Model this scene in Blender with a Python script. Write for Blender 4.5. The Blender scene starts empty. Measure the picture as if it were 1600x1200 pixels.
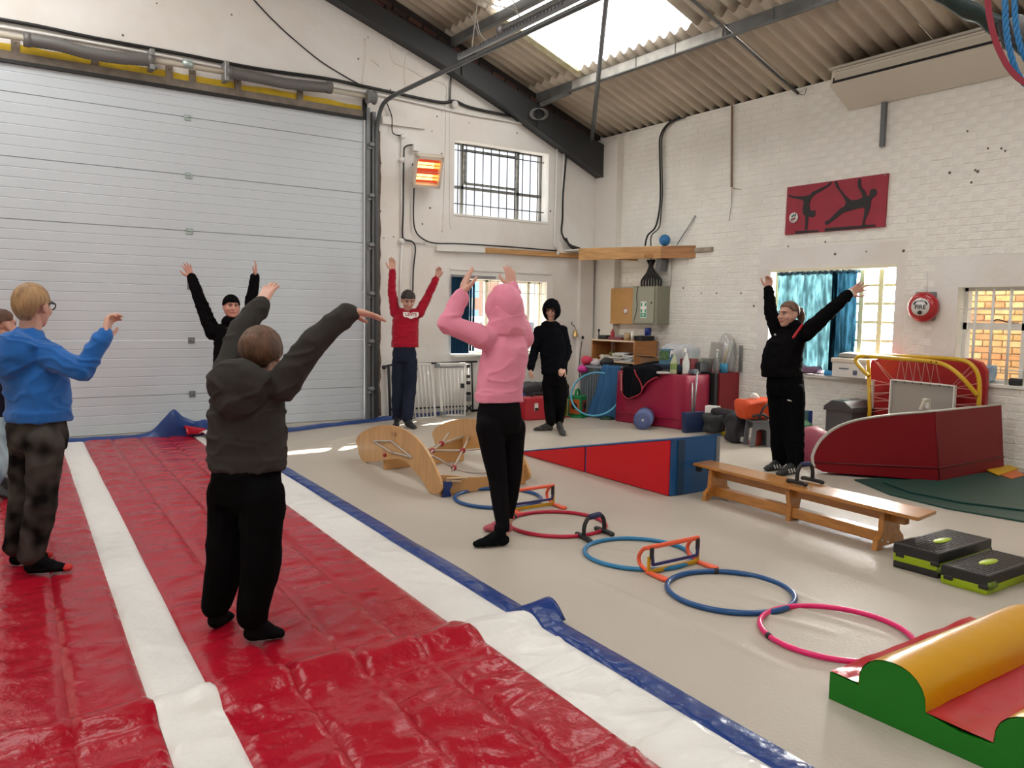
import bpy, bmesh, math, random
import numpy as np
from mathutils import Vector, Matrix, noise as mnoise
random.seed(7); np.random.seed(7)
PI = math.pi
SC = bpy.context.scene
COL = SC.collection

# ---------------------------------------------------------------- camera
FOC, YAW, PITCH, ROLL, CH = 1269.0, 0.603725, 0.085174, 0.016382, 1.4
def _basis():
    cy, sy, cp, sp = math.cos(YAW), math.sin(YAW), math.cos(PITCH), math.sin(PITCH)
    fwd = Vector((sy*cp, cy*cp, -sp)); right = Vector((cy, -sy, 0)); up = right.cross(fwd)
    cr, sr = math.cos(ROLL), math.sin(ROLL)
    return cr*right+sr*up, -sr*right+cr*up, fwd
CR, CU, CF = _basis()
CC = Vector((0, 0, CH))
cam_data = bpy.data.cameras.new('camera'); cam = bpy.data.objects.new('camera', cam_data); COL.objects.link(cam)
cam.matrix_world = Matrix(((CR.x, CU.x, -CF.x, 0), (CR.y, CU.y, -CF.y, 0), (CR.z, CU.z, -CF.z, CH), (0, 0, 0, 1)))
cam_data.sensor_width = 36.0; cam_data.lens = 36.0*FOC/1600.0; cam_data.clip_start = 0.05; cam_data.clip_end = 200
SC.camera = cam

# ---------------------------------------------------------------- world, sun, exposure
SC.view_settings.view_transform = 'Standard'; SC.view_settings.look = 'None'
SC.view_settings.gamma = 1.0; SC.view_settings.use_curve_mapping = False
SC.view_settings.exposure = -0.45
SKY_STRENGTH, SUN_STRENGTH, ROOFLIGHT, GLASSBLOCK, STRIPLIGHT = 2.4, 40.0, 8.6, 150.0, 0.0
w = bpy.data.worlds.new('sky'); SC.world = w; w.use_nodes = True
bg = w.node_tree.nodes['Background']; bg.inputs[0].default_value = (0.86, 0.93, 1.0, 1); bg.inputs[1].default_value = SKY_STRENGTH
sd = bpy.data.lights.new('sun', 'SUN'); sun = bpy.data.objects.new('sun', sd); COL.objects.link(sun)
sd.energy = SUN_STRENGTH; sd.angle = 0.012; sd.color = (1.0, 0.94, 0.84)
sun.rotation_euler = Vector((2.6, 1.7, 2.6)).to_track_quat('Z', 'Y').to_euler(); sun.location = (12, 14, 12)
SC.cycles.use_denoising = True; SC.cycles.max_bounces = 8; SC.cycles.diffuse_bounces = 5
SC.cycles.sample_clamp_indirect = 6.0; SC.cycles.caustics_reflective = False; SC.cycles.caustics_refractive = False

# ---------------------------------------------------------------- pixel (1600x1200) -> place
def ray(u, v): return CR*((u-800)/FOC) - CU*((v-600)/FOC) + CF
def PX(u, v, ax, val):                       # point of the sight line on the plane coordinate[ax] = val
    d = ray(u, v); return CC + d*((val-CC[ax])/d[ax])
def FL(u, v, z=0.0): return PX(u, v, 2, z)
def DP(u, v, dep): return CC + ray(u, v)*dep  # point at viewing depth dep
def depth_of(p): return (Vector(p)-CC).dot(CF)
YB, XR = 9.873, 8.453
def BW(u, v, off=0.0): return PX(u, v, 1, YB-off)
def RW(u, v, off=0.0): return PX(u, v, 0, XR-off)
def PLN(u, v, a, n):                         # plane through a with normal n
    d = ray(u, v); n = Vector(n); return CC + d*(n.dot(Vector(a)-CC)/n.dot(d))

# ---------------------------------------------------------------- materials
MATS = {}
def mat(name, col, rough=0.6, metal=0.0, bump=0.0, bscale=40.0, var=0.0, vscale=4.0, spec=0.5, sheen=0.0, coat=0.0, stretch=None, col2=None, detail=4.0, bdist=0.02, trans=0.0):
    if name in MATS: return MATS[name]
    m = bpy.data.materials.new(name); m.use_nodes = True; MATS[name] = m
    nt = m.node_tree; b = nt.nodes['Principled BSDF']
    b.inputs['Base Color'].default_value = (*col, 1); b.inputs['Roughness'].default_value = rough
    b.inputs['Metallic'].default_value = metal; b.inputs['Specular IOR Level'].default_value = spec
    if sheen: b.inputs['Sheen Weight'].default_value = sheen; b.inputs['Sheen Roughness'].default_value = 0.5
    if coat: b.inputs['Coat Weight'].default_value = coat; b.inputs['Coat Roughness'].default_value = 0.12
    if bump or var:
        tc = nt.nodes.new('ShaderNodeTexCoord'); src = tc.outputs['Object']
        if stretch:
            mp = nt.nodes.new('ShaderNodeMapping'); mp.inputs['Scale'].default_value = stretch
            nt.links.new(src, mp.inputs[0]); src = mp.outputs[0]
    if var:
        n = nt.nodes.new('ShaderNodeTexNoise'); n.inputs['Scale'].default_value = vscale; n.inputs['Detail'].default_value = detail
        nt.links.new(src, n.inputs['Vector'])
        r = nt.nodes.new('ShaderNodeValToRGB'); nt.links.new(n.outputs[0], r.inputs[0])
        c2 = col2 if col2 else tuple(c*(1-var) for c in col)
        r.color_ramp.elements[0].position = 0.35; r.color_ramp.elements[1].position = 0.65
        r.color_ramp.elements[0].color = (*c2, 1); r.color_ramp.elements[1].color = (*[min(1, c*(1+var*0.3)) for c in col], 1)
        nt.links.new(r.outputs[0], b.inputs['Base Color'])
    if bump:
        n = nt.nodes.new('ShaderNodeTexNoise'); n.inputs['Scale'].default_value = bscale; n.inputs['Detail'].default_value = 5
        nt.links.new(src, n.inputs['Vector'])
        bp = nt.nodes.new('ShaderNodeBump'); bp.inputs['Strength'].default_value = bump; bp.inputs['Distance'].default_value = bdist
        nt.links.new(n.outputs[0], bp.inputs['Height']); nt.links.new(bp.outputs[0], b.inputs['Normal'])
    return m
def emat(name, col, strength):
    if name in MATS: return MATS[name]
    m = bpy.data.materials.new(name); m.use_nodes = True; MATS[name] = m
    nt = m.node_tree; nt.nodes.remove(nt.nodes['Principled BSDF'])
    e = nt.nodes.new('ShaderNodeEmission'); e.inputs[0].default_value = (*col, 1); e.inputs[1].default_value = strength
    nt.links.new(e.outputs[0], nt.nodes['Material Output'].inputs[0]); return m
def glassmat(name, tint=(1, 1, 1), gloss=0.06, rough=0.02):
    if name in MATS: return MATS[name]
    m = bpy.data.materials.new(name); m.use_nodes = True; MATS[name] = m
    nt = m.node_tree; nt.nodes.remove(nt.nodes['Principled BSDF'])
    t = nt.nodes.new('ShaderNodeBsdfTransparent'); t.inputs[0].default_value = (*tint, 1)
    g = nt.nodes.new('ShaderNodeBsdfGlossy'); g.inputs['Roughness'].default_value = rough
    x = nt.nodes.new('ShaderNodeMixShader'); x.inputs[0].default_value = gloss
    nt.links.new(t.outputs[0], x.inputs[1]); nt.links.new(g.outputs[0], x.inputs[2])
    nt.links.new(x.outputs[0], nt.nodes['Material Output'].inputs[0]); return m
def cloth_glow(name, col, amount=0.5, mottle=False):       # thin cloth: reflects and lets light through
    if name in MATS: return MATS[name]
    m = bpy.data.materials.new(name); m.use_nodes = True; MATS[name] = m
    nt = m.node_tree; nt.nodes.remove(nt.nodes['Principled BSDF'])
    a = nt.nodes.new('ShaderNodeBsdfDiffuse'); a.inputs[0].default_value = (*col, 1)
    t = nt.nodes.new('ShaderNodeBsdfTranslucent'); t.inputs[0].default_value = (*col, 1)
    x = nt.nodes.new('ShaderNodeMixShader'); x.inputs[0].default_value = amount
    if mottle:                               # patchy light from the glass blocks behind, painted into the cloth colour
        tc = nt.nodes.new('ShaderNodeTexCoord'); n = nt.nodes.new('ShaderNodeTexNoise'); n.inputs['Scale'].default_value = 13.0; n.inputs['Detail'].default_value = 2
        r = nt.nodes.new('ShaderNodeValToRGB'); mp = nt.nodes.new('ShaderNodeMapping'); mp.inputs['Scale'].default_value = (1, 1.6, .45); nt.links.new(tc.outputs['Object'], mp.inputs[0]); nt.links.new(mp.outputs[0], n.inputs['Vector']); nt.links.new(n.outputs[0], r.inputs[0])
        r.color_ramp.elements[0].position = .42; r.color_ramp.elements[1].position = .66
        r.color_ramp.elements[0].color = (*[c*.75 for c in col], 1); r.color_ramp.elements[1].color = (*[min(1, c*2.1+.002) for c in col], 1)
        nt.links.new(r.outputs[0], t.inputs[0]); nt.links.new(r.outputs[0], a.inputs[0])
    nt.links.new(a.outputs[0], x.inputs[1]); nt.links.new(t.outputs[0], x.inputs[2])
    nt.links.new(x.outputs[0], nt.nodes['Material Output'].inputs[0]); return m

# ---------------------------------------------------------------- mesh helpers
def V(*a): return Vector(a)
def NB(): return bmesh.new()
def box(bm, c, s, rot=None, bevel=0.0, seg=2):
    """box with centre c and full sizes s, optional rotation matrix / z angle"""
    r = bmesh.ops.create_cube(bm, size=1.0); vs = r['verts']
    bmesh.ops.scale(bm, vec=Vector(s), verts=vs)
    if bevel > 0:
        es = list({e for v in vs for e in v.link_edges})
        q = bmesh.ops.bevel(bm, geom=es, offset=bevel, segments=seg, profile=0.7, affect='EDGES')
        vs = list({v for f in q['faces'] for v in f.verts} | {v for v in vs if v.is_valid})
        # collect whole island
        st = list(vs); seen = set(vs)
        while st:
            a = st.pop()
            for e in a.link_edges:
                o = e.other_vert(a)
                if o not in seen: seen.add(o); st.append(o)
        vs = list(seen)
    if rot is not None:
        R = Matrix.Rotation(rot, 3, 'Z') if isinstance(rot, (int, float)) else rot
        bmesh.ops.rotate(bm, cent=(0, 0, 0), matrix=R, verts=vs)
    bmesh.ops.translate(bm, vec=Vector(c), verts=vs)
    return vs
def bar(bm, a, b, w, h, up=(0, 0, 1), bevel=0.0):
    """rectangular bar from a to b, width w sideways, height h along up"""
    a, b = Vector(a), Vector(b); d = b-a; L = d.length; x = d/L
    y = Vector(up).cross(x)
    if y.length < 1e-5: y = Vector((0, 1, 0)).cross(x)
    y.normalize(); z = x.cross(y)
    R = Matrix((x, y, z)).transposed()
    return box(bm, (a+b)/2, (L, w, h), R, bevel, 1)
def frame_at(t):
    t = t.normalized(); n = Vector((0, 0, 1)) if abs(t.z) < 0.9 else Vector((1, 0, 0))
    x = n.cross(t).normalized(); return x, t.cross(x).normalized()
def tube(bm, pts, r, seg=10, closed=False, caps=True):
    pts = [Vector(p) for p in pts]; n = len(pts)
    rs = r if isinstance(r, (list, tuple)) else [r]*n
    rings = []; x = None
    for i, p in enumerate(pts):
        if closed: t = pts[(i+1) % n]-pts[i-1]
        else: t = pts[min(i+1, n-1)]-pts[max(i-1, 0)]
        t.normalize()
        if x is None: x, y = frame_at(t)
        else:
            x = (x - t*x.dot(t));
            if x.length < 1e-6: x, y = frame_at(t)
            x.normalize(); y = t.cross(x)
        rings.append([bm.verts.new(p + (x*math.cos(2*PI*k/seg)+y*math.sin(2*PI*k/seg))*rs[i]) for k in range(seg)])
    m = n if closed else n-1
    for i in range(m):
        A, B = rings[i], rings[(i+1) % n]
        off = 0
        if closed and i == n-1:
            off = min(range(seg), key=lambda o: sum((A[k].co-B[(k+o) % seg].co).length for k in range(0, seg, 2)))
        for k in range(seg):
            f = bm.faces.new((A[k], A[(k+1) % seg], B[(k+1+off) % seg], B[(k+off) % seg])); f.smooth = True
    if caps and not closed:
        bm.faces.new(list(reversed(rings[0]))); bm.faces.new(rings[-1])
def smooth_path(pts, n=6, closed=False):
    pts = [Vector(p) for p in pts]; out = []; N = len(pts)
    for i in range(N if closed else N-1):
        g = (lambda k: pts[k % N]) if closed else (lambda k: pts[max(0, min(N-1, k))])
        a, b, c, d = g(i-1), g(i), g(i+1), g(i+2)
        for k in range(n):
            t = k/n
            out.append(0.5*((2*b)+(c-a)*t+(2*a-5*b+4*c-d)*t*t+(3*b-a-3*c+d)*t**3))
    if not closed: out.append(pts[-1])
    return out
def lathe(bm, prof, c=(0, 0, 0), seg=20, axis=None):
    """prof: list of (radius, height); axis vector default z"""
    c = Vector(c); az = Vector(axis).normalized() if axis is not None else Vector((0, 0, 1))
    x, y = frame_at(az) if axis is not None else (Vector((1, 0, 0)), Vector((0, 1, 0)))
    rings = []
    for r, h in prof:
        if r < 1e-5: rings.append([bm.verts.new(c+az*h)])
        else: rings.append([bm.verts.new(c+az*h+(x*math.cos(2*PI*k/seg)+y*math.sin(2*PI*k/seg))*r) for k in range(seg)])
    for A, B in zip(rings, rings[1:]):
        for k in range(seg):
            q = []
            for v in (A[k % len(A)], A[(k+1) % seg % len(A)], B[(k+1) % seg % len(B)], B[k % len(B)]):
                if v not in q: q.append(v)
            if len(q) > 2:
                f = bm.faces.new(q); f.smooth = True
    if len(rings[0]) > 1: bm.faces.new(list(reversed(rings[0])))
    if len(rings[-1]) > 1: bm.faces.new(rings[-1])
def prism(bm, poly, vec, bevel=0.0, smooth=False):
    """closed polygon (3D points) swept along vec"""
    vec = Vector(vec); a = [bm.verts.new(Vector(p)) for p in poly]; b = [bm.verts.new(Vector(p)+vec) for p in poly]; n = len(a)
    fs = [bm.faces.new(a), bm.faces.new(list(reversed(b)))]
    for i in range(n):
        f = bm.faces.new((a[i], b[i], b[(i+1) % n], a[(i+1) % n])); f.smooth = smooth; fs.append(f)
    bmesh.ops.recalc_face_normals(bm, faces=fs)
    if bevel > 0:
        es = [e for e in fs[0].edges]+[e for e in fs[1].edges]
        bmesh.ops.bevel(bm, geom=es, offset=bevel, segments=2, profile=0.7, affect='EDGES')
def ball(bm, c, r, seg=16, rings=10, scale=(1, 1, 1), R=None):
    q = bmesh.ops.create_uvsphere(bm, u_segments=seg, v_segments=rings, radius=1.0); vs = q['verts']
    s = Vector(scale)*r
    for v in vs:
        p = Vector((v.co.x*s.x, v.co.y*s.y, v.co.z*s.z)); v.co = (R @ p if R is not None else p)+Vector(c)
    for f in {f for v in vs for f in v.link_faces}: f.smooth = True
    return vs
def sheet(bm, fn, nu, nv, thick=0.0, smooth=True):
    """grid surface fn(i/nu, j/nv) -> point; returns verts grid"""
    g = [[bm.verts.new(fn(i/nu, j/nv)) for j in range(nv+1)] for i in range(nu+1)]
    fs = []
    for i in range(nu):
        for j in range(nv):
            f = bm.faces.new((g[i][j], g[i+1][j], g[i+1][j+1], g[i][j+1])); f.smooth = smooth; fs.append(f)
    if thick:
        bmesh.ops.recalc_face_normals(bm, faces=fs)
        bmesh.ops.solidify(bm, geom=fs, thickness=thick)
    return g
def crumple(bm, amp, scale, seed=0.0, verts=None):
    for v in (verts or bm.verts):
        p = v.co*scale+Vector((seed, seed*1.7, seed*0.3))
        v.co += Vector((mnoise.noise(p), mnoise.noise(p+Vector((31, 7, 3))), mnoise.noise(p+Vector((5, 17, 41)))))*amp

# ---------------------------------------------------------------- object helpers
def root_loc(p):
    o = Vector((0, 0, 0))
    while p is not None: o = o+p.location; p = p.parent
    return o
def link(name, me, parent=None, m=None):
    o = bpy.data.objects.new(name, me); COL.objects.link(o)
    if m is not None: me.materials.append(m)
    if parent is not None: o.parent = parent
    return o
def part(name, bm, m, parent=None, label=None, kind=None, local=False):
    """write the bmesh (world coordinates) as ONE mesh object under its parent"""
    if parent is not None and not local:
        bmesh.ops.translate(bm, vec=-root_loc(parent), verts=bm.verts)
    me = bpy.data.meshes.new(name); bm.normal_update(); bm.to_mesh(me); bm.free()
    o = link(name, me, parent, m)
    if label: o['label'] = label
    if kind: o['kind'] = kind
    return o
def tag(o, label, cat, group=None, kind=None):
    o['label'] = label; o['category'] = cat
    if group: o['group'] = group
    if kind: o['kind'] = kind
    return o
def thing(name, label, cat, loc=(0, 0, 0), group=None):
    o = bpy.data.objects.new(name, None); COL.objects.link(o); o.location = loc; o.empty_display_size = 0.1
    return tag(o, label, cat, group)
def single(name, bm, m, label, cat, group=None, loc=None):
    """a thing that is one mesh, origin at its base"""
    cs = [v.co for v in bm.verts]
    if loc is None:
        loc = Vector((sum(c.x for c in cs)/len(cs), sum(c.y for c in cs)/len(cs), min(c.z for c in cs)))
    bmesh.ops.translate(bm, vec=-Vector(loc), verts=bm.verts)
    me = bpy.data.meshes.new(name); bm.normal_update(); bm.to_mesh(me); bm.free()
    o = link(name, me, None, m); o.location = loc
    return tag(o, label, cat, group)
def struct(name, bm, m, parent=None):
    o = part(name, bm, m, parent)
    if parent is None: o['kind'] = 'structure'
    return o
def clone(root, loc, label=None, rot=None):
    """copy of a thing with copies of its parts and sub-parts"""
    def cp(o, par):
        c = o.copy(); COL.objects.link(c); c.parent = par
        for ch in [x for x in bpy.data.objects if x.parent == o and x is not c]: cp(ch, c)
        return c
    r = cp(root, None); r.location = loc
    if rot is not None: r.rotation_euler = rot
    if label: r['label'] = label
    return r
FONT = None
def text_mesh(body, size, m, name, parent, origin, xdir, ydir, depth=0.002, bold=0.0):
    """flat lettering built as a mesh: origin = centre, xdir/ydir = reading and up directions"""
    cu = bpy.data.curves.new(name, 'FONT'); cu.body = body; cu.size = size; cu.align_x = 'CENTER'; cu.align_y = 'CENTER'
    cu.extrude = depth; cu.offset = bold; cu.resolution_u = 3
    o = bpy.data.objects.new(name, cu); COL.objects.link(o)
    dg = bpy.context.evaluated_depsgraph_get(); me = bpy.data.meshes.new_from_object(o.evaluated_get(dg))
    bpy.data.objects.remove(o); bpy.data.curves.remove(cu)
    x = Vector(xdir).normalized(); y = Vector(ydir).normalized(); z = x.cross(y)
    off = root_loc(parent) if parent is not None else Vector((0, 0, 0))
    me.transform(Matrix(((x.x, y.x, z.x, origin[0]-off.x), (x.y, y.y, z.y, origin[1]-off.y), (x.z, y.z, z.z, origin[2]-off.z), (0, 0, 0, 1))))
    me.name = name
    return link(name, me, parent, m)
# ================================================================ ROOM
m_wall = mat('wall_paint', (0.82, 0.80, 0.775), 0.75, bump=0.35, bscale=9, var=0.07, vscale=1.6, col2=(0.77, 0.73, 0.68))
m_brickw = mat('painted_brick', (0.885, 0.875, 0.82), 0.62, bump=0.5, bscale=26, var=0.06, vscale=2.2, col2=(0.82, 0.80, 0.745))
m_mortar = mat('painted_mortar', (0.85, 0.835, 0.78), 0.8, bump=0.3, bscale=40)
m_floor = mat('cream_floor', (0.475, 0.425, 0.36), 0.5, bump=0.12, bscale=60, var=0.05, vscale=1.2, spec=0.4)
m_steel = mat('dark_painted_steel', (0.026, 0.028, 0.031), 0.55, bump=0.1, bscale=30)
m_galv = mat('galvanised_steel', (0.35, 0.36, 0.36), 0.42, metal=0.7, var=0.2, vscale=14)
m_track = mat('grey_track_steel', (0.17, 0.18, 0.19), 0.45, metal=0.5)
m_white = mat('white_plastic', (0.80, 0.79, 0.76), 0.4)
m_black = mat('black_rubber', (0.012, 0.012, 0.013), 0.55)
m_door = mat('white_door_skin', (0.58, 0.63, 0.675), 0.38, bump=0.05, bscale=120, var=0.03, vscale=0.8)
m_grey = mat('grey_plastic', (0.20, 0.21, 0.22), 0.5)
m_glass = glassmat('window_glass')
ROOF_S = 0.355
def zr(x): return 4.16+ROOF_S*(XR-x) if x > 2.73 else 4.16+ROOF_S*(XR-2.73)-ROOF_S*(2.73-x)

# ---- floor: sheet with soft ridges in the covering
bm = NB()
def floor_h(x, y):
    z = 0.0
    for (a, b, h, wd) in (((2.75, 3.35), (2.72, 1.9), 0.010, 0.03), ((3.02, 2.75), (3.22, 2.05), 0.012, 0.028), ((3.22, 3.0), (3.40, 1.9), 0.012, 0.026), ((3.10, 3.8), (3.45, 3.1), 0.009, 0.028), ((3.18, 4.3), (3.4, 3.7), .007, .03), ((2.9, 8.05), (4.4, 8.75), 0.028, 0.06), ((5.8, 7.9), (7.6, 7.2), 0.012, 0.03), ((3.55, 3.3), (3.5, 2.3), 0.008, 0.02)):
        ax, ay = a; bx, by = b; dx, dy = bx-ax, by-ay; L2 = dx*dx+dy*dy
        t = max(0, min(1, ((x-ax)*dx+(y-ay)*dy)/L2)); d = math.hypot(x-ax-t*dx, y-ay-t*dy)
        z += h*math.exp(-(d/wd)**2)*min(1, 4*t*(1-t)+0.1)
    return z
xs = [-3.2]+list(np.arange(2.0, 2.3, .05))+list(np.arange(2.3, 4.6, 0.02))+list(np.arange(4.6, 8.0, .05))+[8.75]; ys = [-4.2]+list(np.arange(1.2, 3.9, 0.022))+list(np.arange(3.9, 7.2, .08))+list(np.arange(7.2, 9.4, .04))+[10.17]
g = [[bm.verts.new((x, y, floor_h(x, y) if 2 < x < 8 and 1.2 < y < 9.4 else 0)) for y in ys] for x in xs]
for i in range(len(xs)-1):
    for j in range(len(ys)-1):
        bm.faces.new((g[i][j], g[i+1][j], g[i+1][j+1], g[i][j+1])).smooth = True
struct('floor', bm, m_floor)

def wall_cells(bm, us, vs, holes, mk):
    for a, b in zip(us, us[1:]):
        for c, d in zip(vs, vs[1:]):
            mu, mv = (a+b)/2, (c+d)/2
            if any(h[0] < mu < h[1] and h[2] < mv < h[3] for h in holes): continue
            mk(bm, a, b, c, d)
# ---- back wall: gable with garage door and two windows
DX0, DX1, DZ = -0.1, 4.46, 3.855
WU = (5.785, 7.412, 2.785, 3.788); WL = (5.76, 7.42, 0.83, 1.895)
bm = NB()
wall_cells(bm, [-3.0, DX0, DX1, WL[0], WU[0], WU[1], WL[1], 8.75], [0, WL[2], WL[3], WU[2], WU[3], DZ], [(DX0, DX1, -1, 9), WU, WL],
           lambda bm, a, b, c, d: box(bm, ((a+b)/2, YB+0.15, (c+d)/2), (b-a, 0.30, d-c)))
prism(bm, [(-3.0, YB, DZ), (8.75, YB, DZ), (8.75, YB, zr(8.75)), (2.73, YB, zr(2.73)), (-3.0, YB, zr(-3.0))], (0, 0.30, 0))
wall_back = struct('wall_back', bm, m_wall)
# old filled holes, ridges of buried pipes and drips in the render, all in relief
bm = NB()
for u, v in [(362, 23), (245, 5), (192, 55), (575, 58), (560, 92), (610, 140), (733, 192), (808, 208), (690, 175), (683, 182), (675, 205), (596, 255), (594, 300), (594, 330), (600, 372), (615, 370), (690, 240), (672, 325), (660, 350), (845, 300), (860, 330), (770, 560), (920, 480)]:
    p = BW(u, v); ball(bm, (p.x, YB, p.z), random.uniform(.008, .016), 8, 5, (1, .3, 1))
part('plaster_chip', bm, mat('chip_dark', (0.16, 0.13, 0.11), 0.9), wall_back, kind='stuff')
bm = NB()
for pts in ([(570, 60), (569, 95), (566, 130)], [(612, 66), (613, 95), (640, 108), (665, 122), (695, 132), (698, 150)], [(645, 72), (634, 90), (632, 120), (634, 140)], [(697, 150), (696, 240), (692, 350), (690, 360)], [(703, 160), (703, 330), (705, 358)], [(580, 93), (592, 103)]):
    tube(bm, smooth_path([BW(u, v, .002) for u, v in pts], 4), 0.012, 6)
part('surface_ridge', bm, m_wall, wall_back)
# broken plaster edge beside the door
bm = NB(); tube(bm, [BW(592+random.uniform(-1.2, 1.2), v, -.004) for v in range(205, 655, 12)], [random.uniform(.016, .03) for _ in range(205, 655, 12)], 6)
part('broken_edge', bm, mat('old_plaster', (0.17, 0.12, 0.10), 0.95, bump=0.6, bscale=60), wall_back)
# dark bricks left bare between the rafter and the roof
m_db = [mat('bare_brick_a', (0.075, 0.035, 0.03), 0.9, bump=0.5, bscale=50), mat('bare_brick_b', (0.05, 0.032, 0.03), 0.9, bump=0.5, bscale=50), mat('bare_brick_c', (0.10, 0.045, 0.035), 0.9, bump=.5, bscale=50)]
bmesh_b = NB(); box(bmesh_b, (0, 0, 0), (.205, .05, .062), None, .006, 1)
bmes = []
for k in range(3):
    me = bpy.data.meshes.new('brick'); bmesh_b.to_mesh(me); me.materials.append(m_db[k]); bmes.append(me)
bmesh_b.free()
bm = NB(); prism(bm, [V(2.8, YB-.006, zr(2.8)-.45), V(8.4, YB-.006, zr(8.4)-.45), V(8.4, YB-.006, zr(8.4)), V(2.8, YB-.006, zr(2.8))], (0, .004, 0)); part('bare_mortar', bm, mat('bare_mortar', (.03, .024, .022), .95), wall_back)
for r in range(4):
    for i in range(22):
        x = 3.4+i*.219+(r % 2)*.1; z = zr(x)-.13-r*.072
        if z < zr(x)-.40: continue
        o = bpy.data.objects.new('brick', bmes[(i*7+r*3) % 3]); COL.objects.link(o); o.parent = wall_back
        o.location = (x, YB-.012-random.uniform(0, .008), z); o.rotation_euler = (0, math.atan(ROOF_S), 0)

# ---- right wall: painted brick, glass block window and casement window
GB = (4.96, 6.60, 0.755, 2.005); W2 = (2.95, 4.285, 0.79, 1.75)
bm = NB()
wall_cells(bm, [-4.2, W2[0], W2[1], GB[0], GB[1], YB+.30], [0, GB[2], W2[2], W2[3], GB[3], 4.16], [GB, W2],
           lambda bm, a, b, c, d: box(bm, (XR+.1515, (a+b)/2, (c+d)/2), (.30, b-a, d-c)))
wall_right = struct('wall_right', bm, m_mortar)
bms = []
for k in range(5):
    b_ = NB(); box(b_, (0, 0, 0), (.03, .219-.001*k, .0715), None, .005, 1)
    for v in b_.verts: v.co += Vector((random.uniform(-.0012, .0012), random.uniform(-.002, .002), random.uniform(-.0016, .0016)))
    me = bpy.data.meshes.new('brick'); b_.to_mesh(me); b_.free(); me.materials.append(m_brickw); bms.append(me)
def in_plain(y, z):
    for a, b, c, d in ((GB[0]-.12, GB[1]+.20, GB[2]-.04, GB[3]+.26), (W2[0]-.1, W2[1]+.32, W2[2]-.03, W2[3]+.33)):
        if a < y < b and c < z < d: return True
    return False
spots = []
for r in range(54):
    for i in range(30):
        y = 9.45-i*.2235-(r % 2)*.112; z = .036+r*.0765
        if y < 2.95 or z > 4.1 or in_plain(y, z): continue
        spots.append((y, z))
def visible_size(s):
    p = Vector((XR, s[0], s[1])); q = p-CC; dep = q.dot(CF); u = 800+FOC*q.dot(CR)/dep; v = 600-FOC*q.dot(CU)/dep
    hid = u > 1640 or v < 40 or (u > 1330 and v > 560) or v > 660
    return (1 if hid else 0, dep)
spots.sort(key=visible_size)
bstuff = NB()
for n, (y, z) in enumerate(spots):
    jx = random.uniform(-.0025, .002); ang = random.uniform(-.006, .006)
    if n < 300:
        o = bpy.data.objects.new('brick', bms[n % 5]); COL.objects.link(o); o.parent = wall_right
        o.location = (XR+.0125+jx, y, z); o.rotation_euler = (ang, 0, 0)
    else: box(bstuff, (XR+.0125+jx, y+random.uniform(-.002, .002), z), (.03, .218, .0715), Matrix.Rotation(ang, 3, 'X'), .005, 1)
part('brickwork', bstuff, m_brickw, wall_right, kind='stuff')
bm = NB()
wall_cells(bm, [GB[0]-.12, GB[0], GB[1], GB[1]+.20], [GB[2]-.04, GB[2], GB[3], GB[3]+.26], [GB], lambda bm, a, b, c, d: box(bm, (XR+.006, (a+b)/2, (c+d)/2), (.014, b-a, d-c)))
wall_cells(bm, [W2[0]-.1, W2[0], W2[1], W2[1]+.32], [W2[2]-.03, W2[2], W2[3], W2[3]+.33], [W2], lambda bm, a, b, c, d: box(bm, (XR+.006, (a+b)/2, (c+d)/2), (.014, b-a, d-c)))
part('render_surround', bm, m_wall, wall_right)
bm = NB()
for u, v in [(1512, 205), (1524, 266), (1528, 268), (1544, 232), (1518, 285), (1484, 270), (1565, 232), (1571, 236), (1096, 458), (1120, 458), (1158, 458), (1178, 478), (1068, 450), (1305, 397), (1354, 393), (1369, 418), (1412, 392), (1290, 378), (1232, 385)]:
    p = RW(u, v); ball(bm, (XR-.004, p.y, p.z), random.uniform(.010, .018), 8, 5, (.3, 1, 1))
part('plaster_chip', bm, MATS['chip_dark'], wall_right, kind='stuff')
bm = NB(); box(bm, (XR+.17, 3.0, 4.19), (.26, 14.3, .10)); part('eaves_shadow_filler', bm, MATS['bare_mortar'], wall_right)  # closes the gap under the sheets; dark colour paints the eaves shadow line
# corner pilaster and boxed column
bm = NB(); box(bm, (8.395, 9.63, 2.05), (.13, .485, 4.1), None, .008); part('pilaster', bm, mat('pilaster_paint', (0.78, 0.75, 0.70), .65, bump=.5, bscale=18), wall_right)
bm = NB(); box(bm, (8.14, YB-.03, 1.13), (.25, .07, 2.26), None, .006); part('boxed_column', bm, m_wall, wall_back)
# walls outside the view
bm = NB(); box(bm, (-3.1, 3, 2.1), (.2, 14.4, 4.2)); struct('wall_left', bm, m_wall)
bm = NB(); prism(bm, [(-3.2, -4.2, 0), (8.75, -4.2, 0), (8.75, -4.2, zr(8.75)-.05), (2.73, -4.2, zr(2.73)-.05), (-3.2, -4.2, zr(-3.2)-.05)], (0, -.2, 0)); struct('wall_front', bm, m_wall)

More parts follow.
